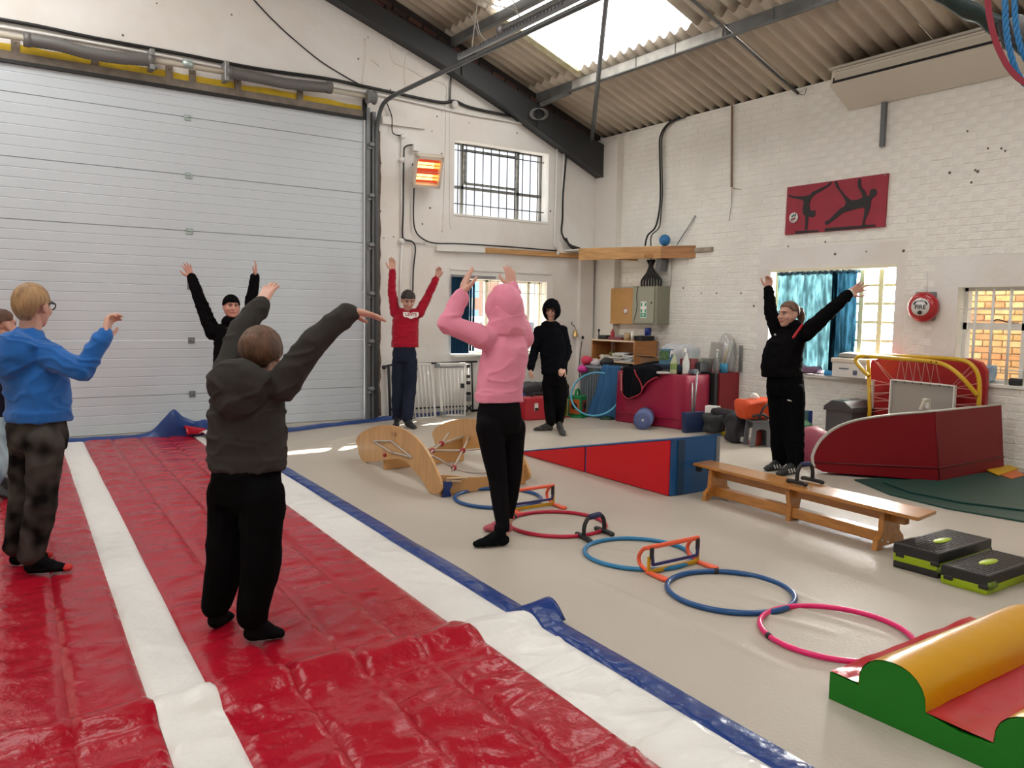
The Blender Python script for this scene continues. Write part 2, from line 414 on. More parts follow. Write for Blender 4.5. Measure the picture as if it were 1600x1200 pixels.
# ---- roof: corrugated sheets, row by row
m_sheet = [mat('fibre_cement_a', (0.60, 0.53, 0.425), 0.85, bump=0.25, bscale=25, var=0.12, vscale=2.0),
           mat('fibre_cement_b', (0.56, 0.49, 0.395), 0.85, bump=0.25, bscale=25, var=0.14, vscale=2.3)]
bm = NB()
def left_roof(s, t): x = 2.73-s*6.0; return V(x, -4.2+t*14.39, zr(x)+.05)
sheet(bm, left_roof, 2, 2); box(bm, (2.73, 2.9, zr(2.73)+.07), (.3, 14.2, .02))
ceiling = struct('ceiling', bm, m_sheet[0])
PITCH_C = 1.04/6
def corr(bm, x0, x1, y0, y1, lift, thick=.007, n_len=2):
    n = max(6, int(round((y1-y0)/PITCH_C*8)))
    def fn(s, t):
        x = x0+(x1-x0)*s; y = y0+(y1-y0)*t
        return V(x, y, zr(x)+.036+lift+.034*math.copysign(abs(math.cos(2*PI*(y-6.72)/PITCH_C))**.8, math.cos(2*PI*(y-6.72)/PITCH_C)))
    sheet(bm, fn, n_len, n, thick)
ROWS = [(8.62, 7.03, 0), (7.13, 5.63, .012), (5.74, 4.18, .024), (4.29, 2.73, .036)]
SKYL = {(1, 6.72), (1, 7.76), (1, 2.56), (1, 3.60), (2, -1.6), (2, -.56)}  # only the first pair is in view; the others are added for overhead light
cols = [6.72+1.04*k for k in range(-11, 4)]
YEND = 10.19
for r, (x0, x1, lift) in enumerate(ROWS):
    for k, y0 in enumerate(cols):
        if any(rr == r and abs(yy-y0) < .05 for rr, yy in SKYL): continue
        bm = NB(); corr(bm, x0, x1, y0-.035, min(YEND, y0+1.04), lift+(k % 2)*.004+random.uniform(0, .003))
        o = part('corrugated_sheet', bm, m_sheet[(k+r) % 2], ceiling); o['kind'] = 'structure'
# translucent rooflight sheets (lit from behind by the sky)
m_rl = emat('rooflight_sheet', (1.0, 0.985, 0.95), ROOFLIGHT)
for r, y0 in sorted(SKYL):
    bm = NB(); x0, x1, lift = ROWS[r]; corr(bm, x0, x1, y0-.01, y0+1.04, lift+.002, .004, 1)
    o = part('rooflight_sheet', bm, m_rl, ceiling); o['kind'] = 'structure'
for y0 in (6.9, 2.3, -2.2):                      # unseen rooflights added on the other slope, enlarged to brighten the right wall
    bm = NB(); prism(bm, [V(x, y, zr(x)+.02) for x, y in ((-1.3, y0), (1.0, y0), (1.0, y0+2.08), (-1.3, y0+2.08))], (0, 0, .015))
    o = part('rooflight_sheet', bm, m_rl, ceiling); o['kind'] = 'structure'
# pale dusty edging along the rooflight
m_edge = mat('rooflight_edging', (0.62, 0.60, 0.46), 0.8, var=0.3, vscale=8, col2=(0.5, 0.46, 0.25))
bm = NB(); prism(bm, [V(x, y, zr(x)-.012) for x, y in ((7.06, 8.74), (5.70, 8.74), (5.70, 8.86), (7.06, 8.86))], (0, 0, .02))
part('edging', bm, m_edge, ceiling)
# purlins: zed sections along the roof
m_purl = mat('purlin_grey', (0.15, 0.152, 0.15), 0.6, var=0.35, vscale=3, bump=.1)
for k, x in enumerate((7.14, 5.70, 4.24)):
    zt = zr(x)-.01
    bm = NB(); box(bm, (x, 2.9, zt-.075), (.012, 13.9, .15)); box(bm, (x+.03, 2.9, zt-.006), (.07, 13.9, .012)); box(bm, (x-.03, 2.9, zt-.146), (.07, 13.9, .012))
    if k == 0:
        for y in (9.55, 8.8, 8.3, 7.75, 7.3, 6.75, 6.3, 5.68, 5.2, 4.64): box(bm, (x-.010, y, zt-.075), (.008, .012, .15))
    o = part('purlin', bm, m_purl, ceiling); o['kind'] = 'structure'
# paler strips on the purlin face under the rooflight
bm = NB()
for y0, y1 in ((6.35, 7.05), (7.07, 7.72), (7.74, 8.4), (8.42, 9.0)): box(bm, (7.128, (y0+y1)/2, zr(7.14)-.082), (.008, y1-y0, .125), Matrix.Rotation(random.uniform(-.02, .02), 3, 'Y'))
part('pale_strip', bm, mat('pale_strip_grey', (0.42, 0.40, 0.36), .7, var=.3, vscale=6), ceiling)
# rafter along the gable with haunched eaves end
bm = NB(); yf = 9.70
low = [(1.9, 5.89), (4.017, 5.189), (5.539, 4.684), (6.7, 4.235), (8.257, 3.567), (8.33, 3.535)]
upp = [(8.33, 4.0), (6.988, 4.447), (5.625, 4.919), (4.418, 5.279), (1.9, 6.10)]
prism(bm, [V(x, yf, z) for x, z in low+upp], (0, .02, 0))
for a, b in zip(low, low[1:]): bar(bm, (a[0], yf+.08, a[1]), (b[0], yf+.08, b[1]), .17, .018)
for a, b in zip(upp, upp[1:]): bar(bm, (a[0], yf+.08, a[1]), (b[0], yf+.08, b[1]), .17, .018)
for x, z0, z1 in ((5.78, 4.60, 4.86), (7.05, 4.10, 4.42)): box(bm, (x, yf-.012, (z0+z1)/2), (.016, .03, z1-z0))
struct('trim_1', bm, m_steel)
# cleat bracket, brace tube and thin rod under the sheets
bm = NB(); bar(bm, (7.06, 9.62, 4.40), (7.13, 9.05, zr(7.13)-.16), .05, .05); part('cleat', bm, m_purl, ceiling)
bm = NB(); tube(bm, [BW(925, 217, .25), PLN(948, -6, (6.1, 7.7, zr(6.1)-.06), (ROOF_S, 0, 1))], .030, 12)
single('brace_tube', bm, m_track, 'slanting dark steel tube from rafter end up past the bright rooflight', 'tube')
bm = NB(); p, q = RW(1247, 146, .02), PLN(1079, -3, (7, 7, zr(7)-.17), (ROOF_S, 0, 1)); tube(bm, [p, q], .018, 8)
tube(bm, smooth_path([p, p+V(-.02, -.10, -.04), p+V(-.01, -.12, .03)], 4), .004, 5)
single('tie_rod', bm, m_purl, 'thin grey rod under the corrugated roof ending at brick wall top', 'rod')

# ---- outside: ground, brick wall seen through the casement, pale buildings behind
bm = NB(); box(bm, (6, 6, -.15), (60, 60, .1)); o = struct('ground', bm, mat('yard_concrete', (0.45, 0.44, 0.42), .9))
m_ob = [mat('stock_brick_%d' % k, c, .9, bump=.4, bscale=30, var=.2, vscale=9) for k, c in enumerate([(0.66, 0.40, 0.19), (0.60, 0.30, 0.15), (0.72, 0.50, 0.27), (0.52, 0.25, 0.14), (0.70, 0.45, 0.20)])]
bm = NB(); box(bm, (10.33, 4.0, 1.9), (.2, 6.0, 4.2)); wout = struct('wall_outside', bm, mat('sand_mortar', (0.55, 0.47, 0.36), .95))
obm = []
for k in range(5):
    b_ = NB(); box(b_, (0, 0, 0), (.04, .213, .064), None, .006, 1); me = bpy.data.meshes.new('brick'); b_.to_mesh(me); b_.free(); me.materials.append(m_ob[k]); obm.append(me)
for r in range(24):
    for i in range(11):
        o = bpy.data.objects.new('brick', obm[random.choice([0, 0, 0, 1, 2, 2, 3, 4, 4])]); COL.objects.link(o); o.parent = wout
        o.location = (10.225+random.uniform(-.003, .003), 3.05+i*.2245+(r % 2)*.112, .46+r*.0765)
m_pale = mat('pale_render', (0.80, 0.80, 0.78), .9); m_bluewin = mat('blue_window', (0.25, 0.45, 0.65), .3); m_redb = mat('red_house_brick', (0.5, 0.27, 0.2), .9, var=.2, vscale=20)
t = thing('building', 'pale building with blue windows seen through the barred back windows', 'building', (9, 17, -.1))
bm = NB(); box(bm, (9, 17.5, 1.5), (12, 1, 3.2)); part('facade', bm, m_pale, t)
bm = NB(); box(bm, (10.9, 16.98, 1.75), (.7, .08, 1.5)); part('brick_panel', bm, m_redb, t)
for x, z in ((10.35, 2.1), (10.35, 1.2), (9.3, 1.9)):
    bm = NB(); box(bm, (x, 16.97, z), (.6, .08, .6)); part('window', bm, m_bluewin, t)
bm = NB(); box(bm, (12.75, 16.9, 4.75), (.5, .3, .75)); part('upper_window', bm, m_bluewin, t)
t = thing('car', 'white car parked outside behind the lower barred back window', 'car', (9.2, 14.2, -.1))
bm = NB(); box(bm, (9.2, 14.2, .55), (3.6, 1.5, .7), None, .2, 3); box(bm, (9.3, 14.2, 1.05), (2.0, 1.35, .6), None, .22, 3); part('bodywork', bm, mat('white_car_paint', (0.85, 0.86, 0.88), .25), t)
bm = NB(); box(bm, (9.3, 13.54, 1.1), (1.5, .05, .3), None, .02); part('side_glass', bm, mat('dark_glass', (.1, .13, .16), .1), t)
for x in (8.1, 10.3):
    bm = NB(); lathe(bm, [(.0, -.09), (.3, -.09), (.3, .09), (0, .09)], (x, 13.5, .22), 20, (0, 1, 0)); part('wheel', bm, m_black, t)

# ---- garage door: seven sections with grooves
dr = bpy.data.objects.new('door_1', None); COL.objects.link(dr); dr.location = (2.2, YB, 0); dr['kind'] = 'structure'
zs = [0.0]+[BW(571, v).z for v in (604.5, 530.5, 456, 380, 303, 223.5)]+[DZ+.01]
for a, b in zip(zs, zs[1:]):
    bm = NB(); n = max(2, int(round((b-a)/.1085))); st = (b-a)/n; prof = []
    g = .004
    for i in range(n):
        z0 = a+i*st; gd = .008 if i == 0 else -.0025; gw = .007 if i == 0 else .012
        prof += [(YB+gd, z0+.002), (YB+gd, z0+gw*.5), (YB-.006, z0+gw), (YB-.006, z0+st-.002)]
    prof += [(YB+.006, b-.001), (YB+.045, b-.001), (YB+.045, a+.001)]
    prism(bm, [V(DX0, y, z) for y, z in prof], (DX1-DX0-.02, 0, 0))
    o = part('door_panel', bm, m_door, dr); o['kind'] = 'structure'
m_zinc = mat('zinc', (0.48, 0.58, 0.56), .4, metal=.6)
def hinge(x, z, m, dark=False):
    bm = NB(); box(bm, (x, YB-.012, z+.016), (.075, .008, .036), None, .004, 1); box(bm, (x, YB-.012, z-.02), (.075, .008, .036), None, .004, 1)
    tube(bm, [(x-.03, YB-.02, z), (x+.03, YB-.02, z)], .008, 8)
    for sx in (-.025, .025):
        for sz in (.022, -.026): ball(bm, (x+sx, YB-.018, z+sz), .006, 6, 4)
    part('hinge', bm, m, dr)
for k, z in enumerate(zs[1:-1]): hinge(2.28, z, m_zinc if k > 2 else m_grey)
# vertical track, curved track and its rollers
t = thing('door_track', 'dark steel garage door track rising beside the door then bending overhead', 'track', (4.51, YB-.05, 0))
bm = NB(); box(bm, (4.475, YB-.03, 2.0), (.045, .05, 4.0)); box(bm, (4.555, YB-.035, 1.98), (.05, .06, 3.96)); part('channel', bm, m_track, t)
tp = [V(4.585, YB-.07, 0)]+[V(4.585, YB-.07, 3.0)]+smooth_path([V(4.585, YB-.07, 3.55), V(4.585, YB-.09, 3.80), V(4.585, YB-.22, 4.0), V(4.585, YB-.45, 4.06), V(4.585, YB-.8, 4.07)], 5)+[V(4.585, -1.0, 4.07)]
bm = NB(); tube(bm, tp, .027, 10); part('rail', bm, mat('track_grey', (.11, .12, .125), .42, metal=.5), t)
bm = NB(); ys_ = PX(716, 89, 0, 4.63).y; bar(bm, (4.63, ys_, 4.17), (4.63, 4.0, 4.19), .03, .05)
for k in range(34): box(bm, (4.612, ys_-.03-k*.055, 4.19), (.008, .02, .022))
part('perforated_angle', bm, m_track, t)
bm = NB(); tube(bm, [(4.63, 7.0, 4.235), (4.63, -1.0, 4.235)], .035, 10); lathe(bm, [(.0, 0), (.05, 0), (.05, .08), (0, .08)], (4.63, 6.95, 4.235), 14, (0, 1, 0)); part('tube', bm, m_galv, t)
for z in zs[1:-1]:
    bm = NB(); box(bm, (4.52, YB-.065, z-.02), (.07, .05, .05), None, .008, 1); tube(bm, [(4.47, YB-.07, z-.02), (4.58, YB-.07, z-.02)], .012, 8); box(bm, (4.49, YB-.06, z-.07), (.05, .03, .03), None, .005, 1)
    part('roller_bracket', bm, m_grey, t)
bm = NB(); lathe(bm, [(.0, -.055), (.085, -.055), (.085, -.035), (.07, -.03), (.07, .03), (.085, .035), (.085, .055), (0, .055)], BW(580, 152, .14), 20, (1, 0, 0)); part('cable_drum', bm, m_grey, t)
bm = NB(); box(bm, (4.44, YB-.02, 3.98), (.05, .04, .26)); part('bracket_plate', bm, m_black, t)
# thin hanging wires by the track
bm = NB()
for pts in ([(747, -4), (742, 35), (738, 70), (737, 85)], [(745, 30), (750, 52), (762, 66), (775, 75)], [(765, -4), (772, 8), (800, 14), (812, 25)], [(800, -4), (806, 12), (812, 26)], [(733, 20), (742, 38), (748, 55)]):
    tube(bm, smooth_path([PX(u, v, 0, 4.8) for u, v in pts], 5), .006, 5)
single('loose_wires', bm, mat('dusty_wire', (.45, .42, .38), .8), 'dusty wires dangling above the overhead door track', 'wire')
bm = NB()
for k in range(3): tube(bm, smooth_path([BW(840+12*math.cos(a+k)+k*2, 178+9*math.sin(a+k), .22) for a in [2*PI*j/9 for j in range(9)]], 3, True), .006, 5, True)
single('cable_coil', bm, m_galv, 'small loop of wire hung on the rafter under the purlin', 'cable')

# ---- door head: lintel, yellow strip, angle brackets, shaft and springs
bm = NB(); box(bm, (2.18, YB-.012, DZ+.055), (4.5, .03, .11)); part('lintel', bm, mat('lintel_brown', (0.24, 0.20, 0.16), .8, var=.3, vscale=7), wall_back)
bm = NB(); box(bm, (2.18, YB-.02, DZ+.008), (4.45, .05, .035)); part('seal', bm, m_black, wall_back)
bm = NB(); sheet(bm, lambda s, t_: V(-.1+s*4.5, YB-.004, DZ+.10+t_*(.085+.03*mnoise.noise(V(s*14, 1, 0))-.04*max(0, s-.75)*2)), 90, 1)
part('painted_strip', bm, mat('yellow_paint', (0.72, 0.50, 0.03), .7, var=.15, vscale=8), wall_back)
for u, v in ((24, 78), (148, 100), (264, 121), (300, 127), (371, 137), (468, 152)):
    p = BW(u, v); bm = NB(); box(bm, (p.x, YB-.018, DZ+.13), (.075, .022, .22), None, .004, 1); ball(bm, (p.x, YB-.03, DZ+.20), .011, 8, 5)
    part('angle_bracket', bm, MATS['lintel_brown'], wall_back)
t = thing('spring_shaft', 'torsion shaft with two grey coil springs above the garage door', 'spring shaft', (2.3, YB-.14, 4.0))
bm = NB(); tube(bm, [BW(-160, 27, .14), BW(580, 152, .14)], .028, 10); part('shaft', bm, mat('cream_pipe', (0.52, 0.47, 0.38), .5), t)
for pts in ([(42, 62), (90, 70), (135, 82), (185, 90), (235, 94)], [(358, 113), (400, 121), (440, 129), (480, 134), (514, 137)]):
    path = smooth_path([BW(u, v, .15) for u, v in pts], 14); bm = NB()
    tube(bm, path, [.062+(.004 if i % 2 else 0) for i in range(len(path))], 14)
    for e in (path[0], path[-1]): lathe(bm, [(0, -.03), (.072, -.03), (.072, .03), (0, .03)], e, 14, (1, 0, 0))
    part('coil_spring', bm, mat('spring_grey', (0.17, 0.165, 0.16), .5, metal=.4), t)
for u, v in ((236, 95), (352, 113)):
    p = BW(u, v, .12); bm = NB(); box(bm, p, (.05, .16, .22), None, .006, 1); box(bm, p+V(.03, 0, -.06), (.06, .1, .04), None, .004, 1); part('bearing_plate', bm, m_galv, t)
bm = NB(); p = BW(293, 100, .15); lathe(bm, [(0, -.05), (.045, -.05), (.045, .05), (0, .05)], p, 12, (1, 0, 0)); part('coupler', bm, m_zinc, t)

# ---- cables and conduits of the back wall
def cable(name, pts, r, m, label, cat='cable', off=.02, n=5, seg=7):
    bm = NB(); tube(bm, smooth_path([BW(p[0], p[1], p[2] if len(p) > 2 else off) for p in pts], n), r, seg)
    return single(name, bm, m, label, cat)
cable('cable_bundle', [(-20, 27), (60, 41), (150, 60), (270, 82), (400, 107), (505, 122), (560, 133), (620, 146), (688, 160), (710, 158), (735, 168), (790, 180), (850, 192), (880, 205)], .020, m_black, 'thick black cable bundle running along the wall above the garage door', off=.03)
cable('conduit', [(-20, 38), (130, 64), (270, 90), (400, 116), (560, 142), (640, 158), (720, 176), (800, 190), (862, 202)], .016, m_white, 'white conduit running under the black cables to the corner', 'conduit', .025, 3)
t = thing('conduit_drop', 'two white vertical conduits with elbows right of the upper window', 'conduit', (7.55, YB-.03, 2.35))
bm = NB(); tube(bm, [BW(871, 203, .03), BW(869, 300, .03), BW(866, 380, .03), BW(871, 396, .03)], .018, 10); tube(bm, [BW(871, 396, .03), BW(903, 394, .03)], .016, 10); ball(bm, BW(872, 203, .03), .04, 12, 8, (1, .7, 1)); ball(bm, BW(871, 396, .03), .04, 12, 8, (1, .7, 1)); part('pipe', bm, m_white, t)
bm = NB(); tube(bm, [BW(882, 208, .03), BW(879, 290, .03), BW(877, 370, .03), BW(883, 388, .03)], .016, 10); part('pipe', bm, m_white, t)
cable('black_cable', [(884, 208), (885, 240), (880, 300), (879, 340), (878, 365), (890, 382), (906, 388)], .015, m_black, 'black cables dropping beside the conduits to the corner shelf', off=.05)
cable('black_cable', [(884, 372), (892, 386), (908, 391)], .018, m_black, 'short black cable curling into the end of the corner shelf', off=.08)
cable('overhead_cable', [(390, -8), (420, 25), (455, 58), (500, 95), (540, 120), (566, 134)], .008, m_black, 'single black cable sagging down the gable to the bundle', off=.01)
bm = NB(); ball(bm, BW(711, 163, .05), .05, 14, 8, (1, .7, 1)); tube(bm, [BW(711, 163, .06), BW(711, 164, .11)], .03, 10); single('detector', bm, m_white, 'white round detector on the cable run below the rafter', 'detector')
bm = NB(); tube(bm, [BW(705, 112, .02), BW(703, 158, .02)], .012, 8); single('drop_pipe', bm, m_track, 'short dark pipe from rafter down to the round detector', 'pipe')
bm = NB(); a = BW(598, 178, .03); b_ = BW(604, 203, .03); bar(bm, BW(597, 187, .03), BW(664, 196, .02), .03, .10); single('board_offcut', bm, m_wall, 'white painted board offcut fixed beside the door track top', 'board')
cable('black_cable', [(604, 160), (612, 182), (614, 208), (632, 212)], .008, m_black, 'short black cable hanging by the door track top', off=.04)
t = thing('wall_conduit', 'thin white vertical conduit with round boxes left of the heater', 'conduit', (5.0, YB-.02, 2.3))
bm = NB(); tube(bm, [BW(628, 212, .02), BW(627, 376, .02)], .012, 8); tube(bm, [BW(628, 378, .02), BW(624, 500, .02)], .012, 8); tube(bm, [BW(628, 376, .02), BW(665, 380, .02)], .010, 8); part('pipe', bm, m_white, t)
for u, v in ((629, 213), (627, 377), (628, 250)):
    bm = NB(); lathe(bm, [(0, -.03), (.035, -.03), (.035, .03), (0, .03)], BW(u, v, .03), 14, (0, 1, 0)); part('round_box', bm, m_white, t)
cable('heater_cable', [(648, 226), (634, 229), (631, 245), (630, 330), (629, 365), (632, 374), (645, 378), (649, 390), (646, 420), (645, 455)], .010, m_black, 'black cable from heater switch down behind the boy in red', off=.035)
cable('heater_cable', [(647, 294), (646, 340), (650, 362), (662, 374), (680, 380), (720, 381), (800, 386), (870, 392)], .010, m_black, 'black cable from the heater underside along the batten', off=.04)
bm = NB(); box(bm, BW(649, 231, .04), (.085, .07, .09), None, .01); single('switch_box', bm, m_white, 'small white switch box above the left of the heater', 'switch box')
# timber batten and corner shelf
m_pine = mat('pine', (0.60, 0.33, 0.13), .55, var=.28, vscale=3, stretch=(1, 1, 9), bump=.08, bscale=20)
t = thing('batten', 'timber batten on back wall, white at left end and bare pine after', 'batten', (6.8, YB-.02, 2.28))
p0, p1, p2 = BW(682, 388, .03), BW(757, 391, .03), BW(905, 400, .03)
bm = NB(); bar(bm, p0, p1, .05, .075, bevel=.004); part('painted_length', bm, m_white, t)
bm = NB(); bar(bm, p1, p2, .04, .07, bevel=.004); part('pine_length', bm, m_pine, t)
t = thing('corner_shelf', 'chunky pine corner shelf above the cabinets with blue ball on it', 'shelf', (8.2, 9.2, 2.22))
A, B_, C_ = V(7.67, 9.44, 2.22), V(8.2, 8.28, 2.22), V(8.45, 7.86, 2.22)
bm = NB(); prism(bm, [A, B_, B_+V(.05, .03, 0), A+V(.05, .02, 0)], (0, 0, .17), .004); part('front_board', bm, m_pine, t)
bm = NB(); prism(bm, [B_, C_, C_+V(0, .05, 0), B_+V(.03, .05, 0)], (0, 0, .17), .004); part('end_board', bm, mat('pine_dark', (0.42, 0.20, 0.08), .55, var=.25, vscale=3, stretch=(1, 1, 9)), t)
bm = NB(); prism(bm, [A+V(.05, .02, .155), V(7.72, YB, 2.375), V(8.33, YB, 2.375), V(8.33, 9.38, 2.375), V(8.45, 9.38, 2.375), C_+V(0, .05, .155), B_+V(.03, .05, .155)], (0, 0, .018)); part('shelf_top', bm, m_white, t)
for y in (9.0, 8.4):
    bm = NB(); box(bm, (8.2, y, 2.25), (.45, .04, .05)); part('bearer', bm, m_pine, t)
bm = NB(); box(bm, (XR-.02, 7.70, 2.32), (.05, .30, .06), None, .004, 1); single('wall_block', bm, mat('old_timber', (0.40, 0.34, 0.27), .8, var=.3, vscale=6), 'old painted timber block on brick wall beside corner shelf', 'block')
bm = NB(); bp = V(8.27, 8.28, 2.473); ball(bm, bp, .08, 20, 14); single('ball', bm, mat('blue_ball', (0.02, 0.17, 0.42), .35), 'small blue ball resting on the corner shelf', 'ball')
bm = NB(); tube(bm, [RW(1058, 382, .05), RW(1086, 338, .02)], .008, 6); ball(bm, RW(1086, 338, .01), .014, 8, 6); single('stay_wire', bm, m_galv, 'thin diagonal stay from the corner shelf up to brick wall', 'wire')

# ---- upper barred window
def bars(bm, xs, y, z0, z1, r): [tube(bm, [(x, y, z0), (x, y, z1)], r, 7) for x in xs]
wn = bpy.data.objects.new('window_1', None); COL.objects.link(wn); wn.location = (6.6, YB, WU[2]); wn['kind'] = 'structure'
m_frame = mat('window_steel', (0.16, 0.16, 0.155), .6); m_sill = mat('sill_paint', (0.83, 0.82, 0.77), .5)
yg = YB+.2
bm = NB()
for a, b in (((WU[0], WU[2]), (WU[1], WU[2])), ((WU[0], WU[3]), (WU[1], WU[3])), ((WU[0], WU[2]), (WU[0], WU[3])), ((WU[1], WU[2]), (WU[1], WU[3])), ((6.02, WU[2]), (6.02, WU[3])), ((WU[0], 3.18), (WU[1], 3.18)), ((6.98, WU[2]), (6.98, WU[3]))):
    bar(bm, (a[0], yg, a[1]), (b[0], yg, b[1]), .04, .045, (0, 1, 0))
o = part('frame', bm, m_frame, wn)
bm = NB()
for a, b in (((6.04, 3.24), (6.96, 3.24)), ((6.04, 3.70), (6.96, 3.70)), ((6.04, 3.24), (6.04, 3.70)), ((6.96, 3.24), (6.96, 3.70))): bar(bm, (a[0], yg-.03, a[1]), (b[0], yg-.03, b[1]), .03, .05, (0, 1, 0))
part('casement', bm, mat('dusty_casement', (0.25, 0.25, 0.23), .8, var=.5, vscale=20), wn)
bm = NB(); box(bm, ((WU[0]+WU[1])/2, yg, (WU[2]+WU[3])/2), (WU[1]-WU[0], .004, WU[3]-WU[2])); part('pane', bm, m_glass, wn)
m_bar = mat('dark_bar', (0.045, 0.045, 0.055), .5)
for k in range(11):
    bm = NB(); x = 5.87+k*.1375; tube(bm, [(x, YB+.05, WU[2]-.01 if k else WU[2]), (x, YB+.05, WU[3]-.03)], .008, 7); part('bar', bm, m_bar, wn)
for z, x0, x1 in ((3.66, WU[0], 7.36), (2.93, WU[0], 7.37)):
    bm = NB(); tube(bm, [(x0, YB+.055, z), (x1, YB+.055, z)], .008, 7); part('bar', bm, m_bar, wn)
bm = NB(); box(bm, ((WU[0]+WU[1])/2, YB+.09, WU[2]-.012), (WU[1]-WU[0], .2, .03)); part('sill', bm, m_sill, wn)
# ---- lower barred window with blind
wn = bpy.data.objects.new('window_2', None); COL.objects.link(wn); wn.location = (6.6, YB, WL[2]); wn['kind'] = 'structure'
m_cream = mat('cream_frame', (0.84, 0.78, 0.60), .5)
bm = NB()
for a, b in (((WL[0], WL[2]), (WL[1], WL[2])), ((WL[0], WL[3]), (WL[1], WL[3])), ((WL[0], WL[2]), (WL[0], WL[3])), ((WL[1], WL[2]), (WL[1], WL[3])), ((6.45, WL[2]), (6.45, WL[3])), ((6.95, WL[2]), (6.95, WL[3])), ((7.2, WL[2]), (7.2, WL[3]))):
    bar(bm, (a[0], yg, a[1]), (b[0], yg, b[1]), .05, .06, (0, 1, 0))
part('frame', bm, m_cream, wn)
bm = NB(); box(bm, ((WL[0]+WL[1])/2, yg, (WL[2]+WL[3])/2), (WL[1]-WL[0], .004, WL[3]-WL[2])); part('pane', bm, m_glass, wn)
for k in range(10):
    bm = NB(); x = 6.17+k*.133; tube(bm, [(x, YB+.06, WL[2]), (x, YB+.06, WL[3])], .006, 6); part('bar', bm, m_white, wn)
bm = NB(); tube(bm, [(WL[0], YB+.065, 1.72), (WL[1], YB+.065, 1.72)], .006, 6); part('bar', bm, m_white, wn)
bm = NB(); box(bm, (6.6, YB+.06, WL[2]-.012), (1.7, .3, .03)); part('sill', bm, m_sill, wn)
bm = NB(); box(bm, (6.6, YB-.006, WL[3]+.13), (1.75, .014, .03)); box(bm, (7.53, YB-.006, 1.45), (.02, .014, 1.2)); part('trim_line', bm, m_wall, wn)
t = thing('vertical_blind', 'dark navy vertical blind pulled to the left of the lower back window', 'blind', (5.95, YB-.03, WL[2]))
m_blind = cloth_glow('navy_blind', (0.017, 0.050, 0.095), .2)
for k in range(8):
    bm = NB(); x = 5.765+k*.048; box(bm, (x, YB-.035, 1.375), (.060, .003, 1.07 if k < 6 else 1.0), Matrix.Rotation(.16+.05*(k % 3) if k < 6 else .5, 3, 'Z')); part('slat', bm, m_blind, t)
bm = NB(); box(bm, (6.1, YB-.035, 1.925), (.72, .04, .03)); part('head_rail', bm, m_grey, t)

# ---- glass block window and curtain
wn = bpy.data.objects.new('window_3', None); COL.objects.link(wn); wn.location = (XR, 5.78, GB[2]); wn['kind'] = 'structure'
m_gb = emat('glass_block', (1.0, 0.985, 0.93), GLASSBLOCK)
m_gbj = mat('block_joint', (0.86, 0.84, 0.52), .7)
NBY, NBZ = 7, 6; wy, wz = (GB[1]-GB[0])/NBY, (GB[3]-GB[2])/NBZ
b_ = NB(); box(b_, (0, 0, 0), (.07, wy-.034, wz-.024), None, .018, 2); gme = bpy.data.meshes.new('glass_block')
for f_ in b_.faces: f_.material_index = 0 if f_.normal.x < -.5 else 1
b_.to_mesh(gme); b_.free(); gme.materials.append(m_gb); gme.materials.append(mat('block_body', (.75, .78, .74), .2))
for i in range(NBY):
    for j in range(NBZ):
        o = bpy.data.objects.new('glass_block', gme); COL.objects.link(o); o.parent = wn
        o.location = (.20, GB[0]+wy*(i+.5)-5.78, GB[2]+wz*(j+.5)-GB[2])
bm = NB()
for i in range(NBY+1): box(bm, (XR+.175, GB[0]+wy*i, (GB[2]+GB[3])/2), (.12, .062, GB[3]-GB[2]))
for j in range(NBZ+1): box(bm, (XR+.18, 5.78, GB[2]+wz*j), (.11, GB[1]-GB[0], .034))
part('joint', bm, m_gbj, wn)
bm = NB(); box(bm, (XR+.09, 5.78, GB[2]-.02), (.30, 1.72, .04), None, .006); part('sill', bm, m_sill, wn)
bm = NB(); box(bm, (XR+.012, 5.78, GB[3]-.01), (.05, 1.66, .035), None, .004); part('curtain_batten', bm, m_cream, wn)
t = thing('curtain', 'blue translucent gathered curtain over left of the glass block window', 'curtain', (XR-.02, 5.98, 0.8))
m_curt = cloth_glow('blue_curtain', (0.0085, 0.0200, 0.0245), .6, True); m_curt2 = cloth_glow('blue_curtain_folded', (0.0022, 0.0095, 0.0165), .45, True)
def curtain_piece(ya, yb, za, zb, folds, m, off):
    bm = NB()
    def fn(s, t_):
        y = ya+(yb-ya)*s; z = za+(zb-za)*t_
        return V(XR+.06+off+.022*math.sin(s*folds*2*PI+.5*math.sin(t_*3))*(1-.35*t_)+.006*math.sin(s*37+t_*5), y+.015*math.sin(t_*4+s*9)*(1-t_), z)
    sheet(bm, fn, int(folds*9), 10); part('panel', bm, m, t)
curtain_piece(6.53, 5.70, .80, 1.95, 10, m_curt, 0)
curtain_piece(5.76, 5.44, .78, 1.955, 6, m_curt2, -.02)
bm = NB(); sheet(bm, lambda s, t_: V(XR+.055+.025*math.sin(s*90), 6.54-1.11*s, 1.935+.05*t_+.006*math.sin(s*70)), 140, 1); part('heading_tape', bm, mat('curtain_heading', (0.02, 0.06, 0.10), .8), t)
bm = NB(); tube(bm, [(XR+.055, 6.58, 1.97), (XR+.055, 5.0, 1.975)], .006, 8); part('curtain_wire', bm, m_galv, t)

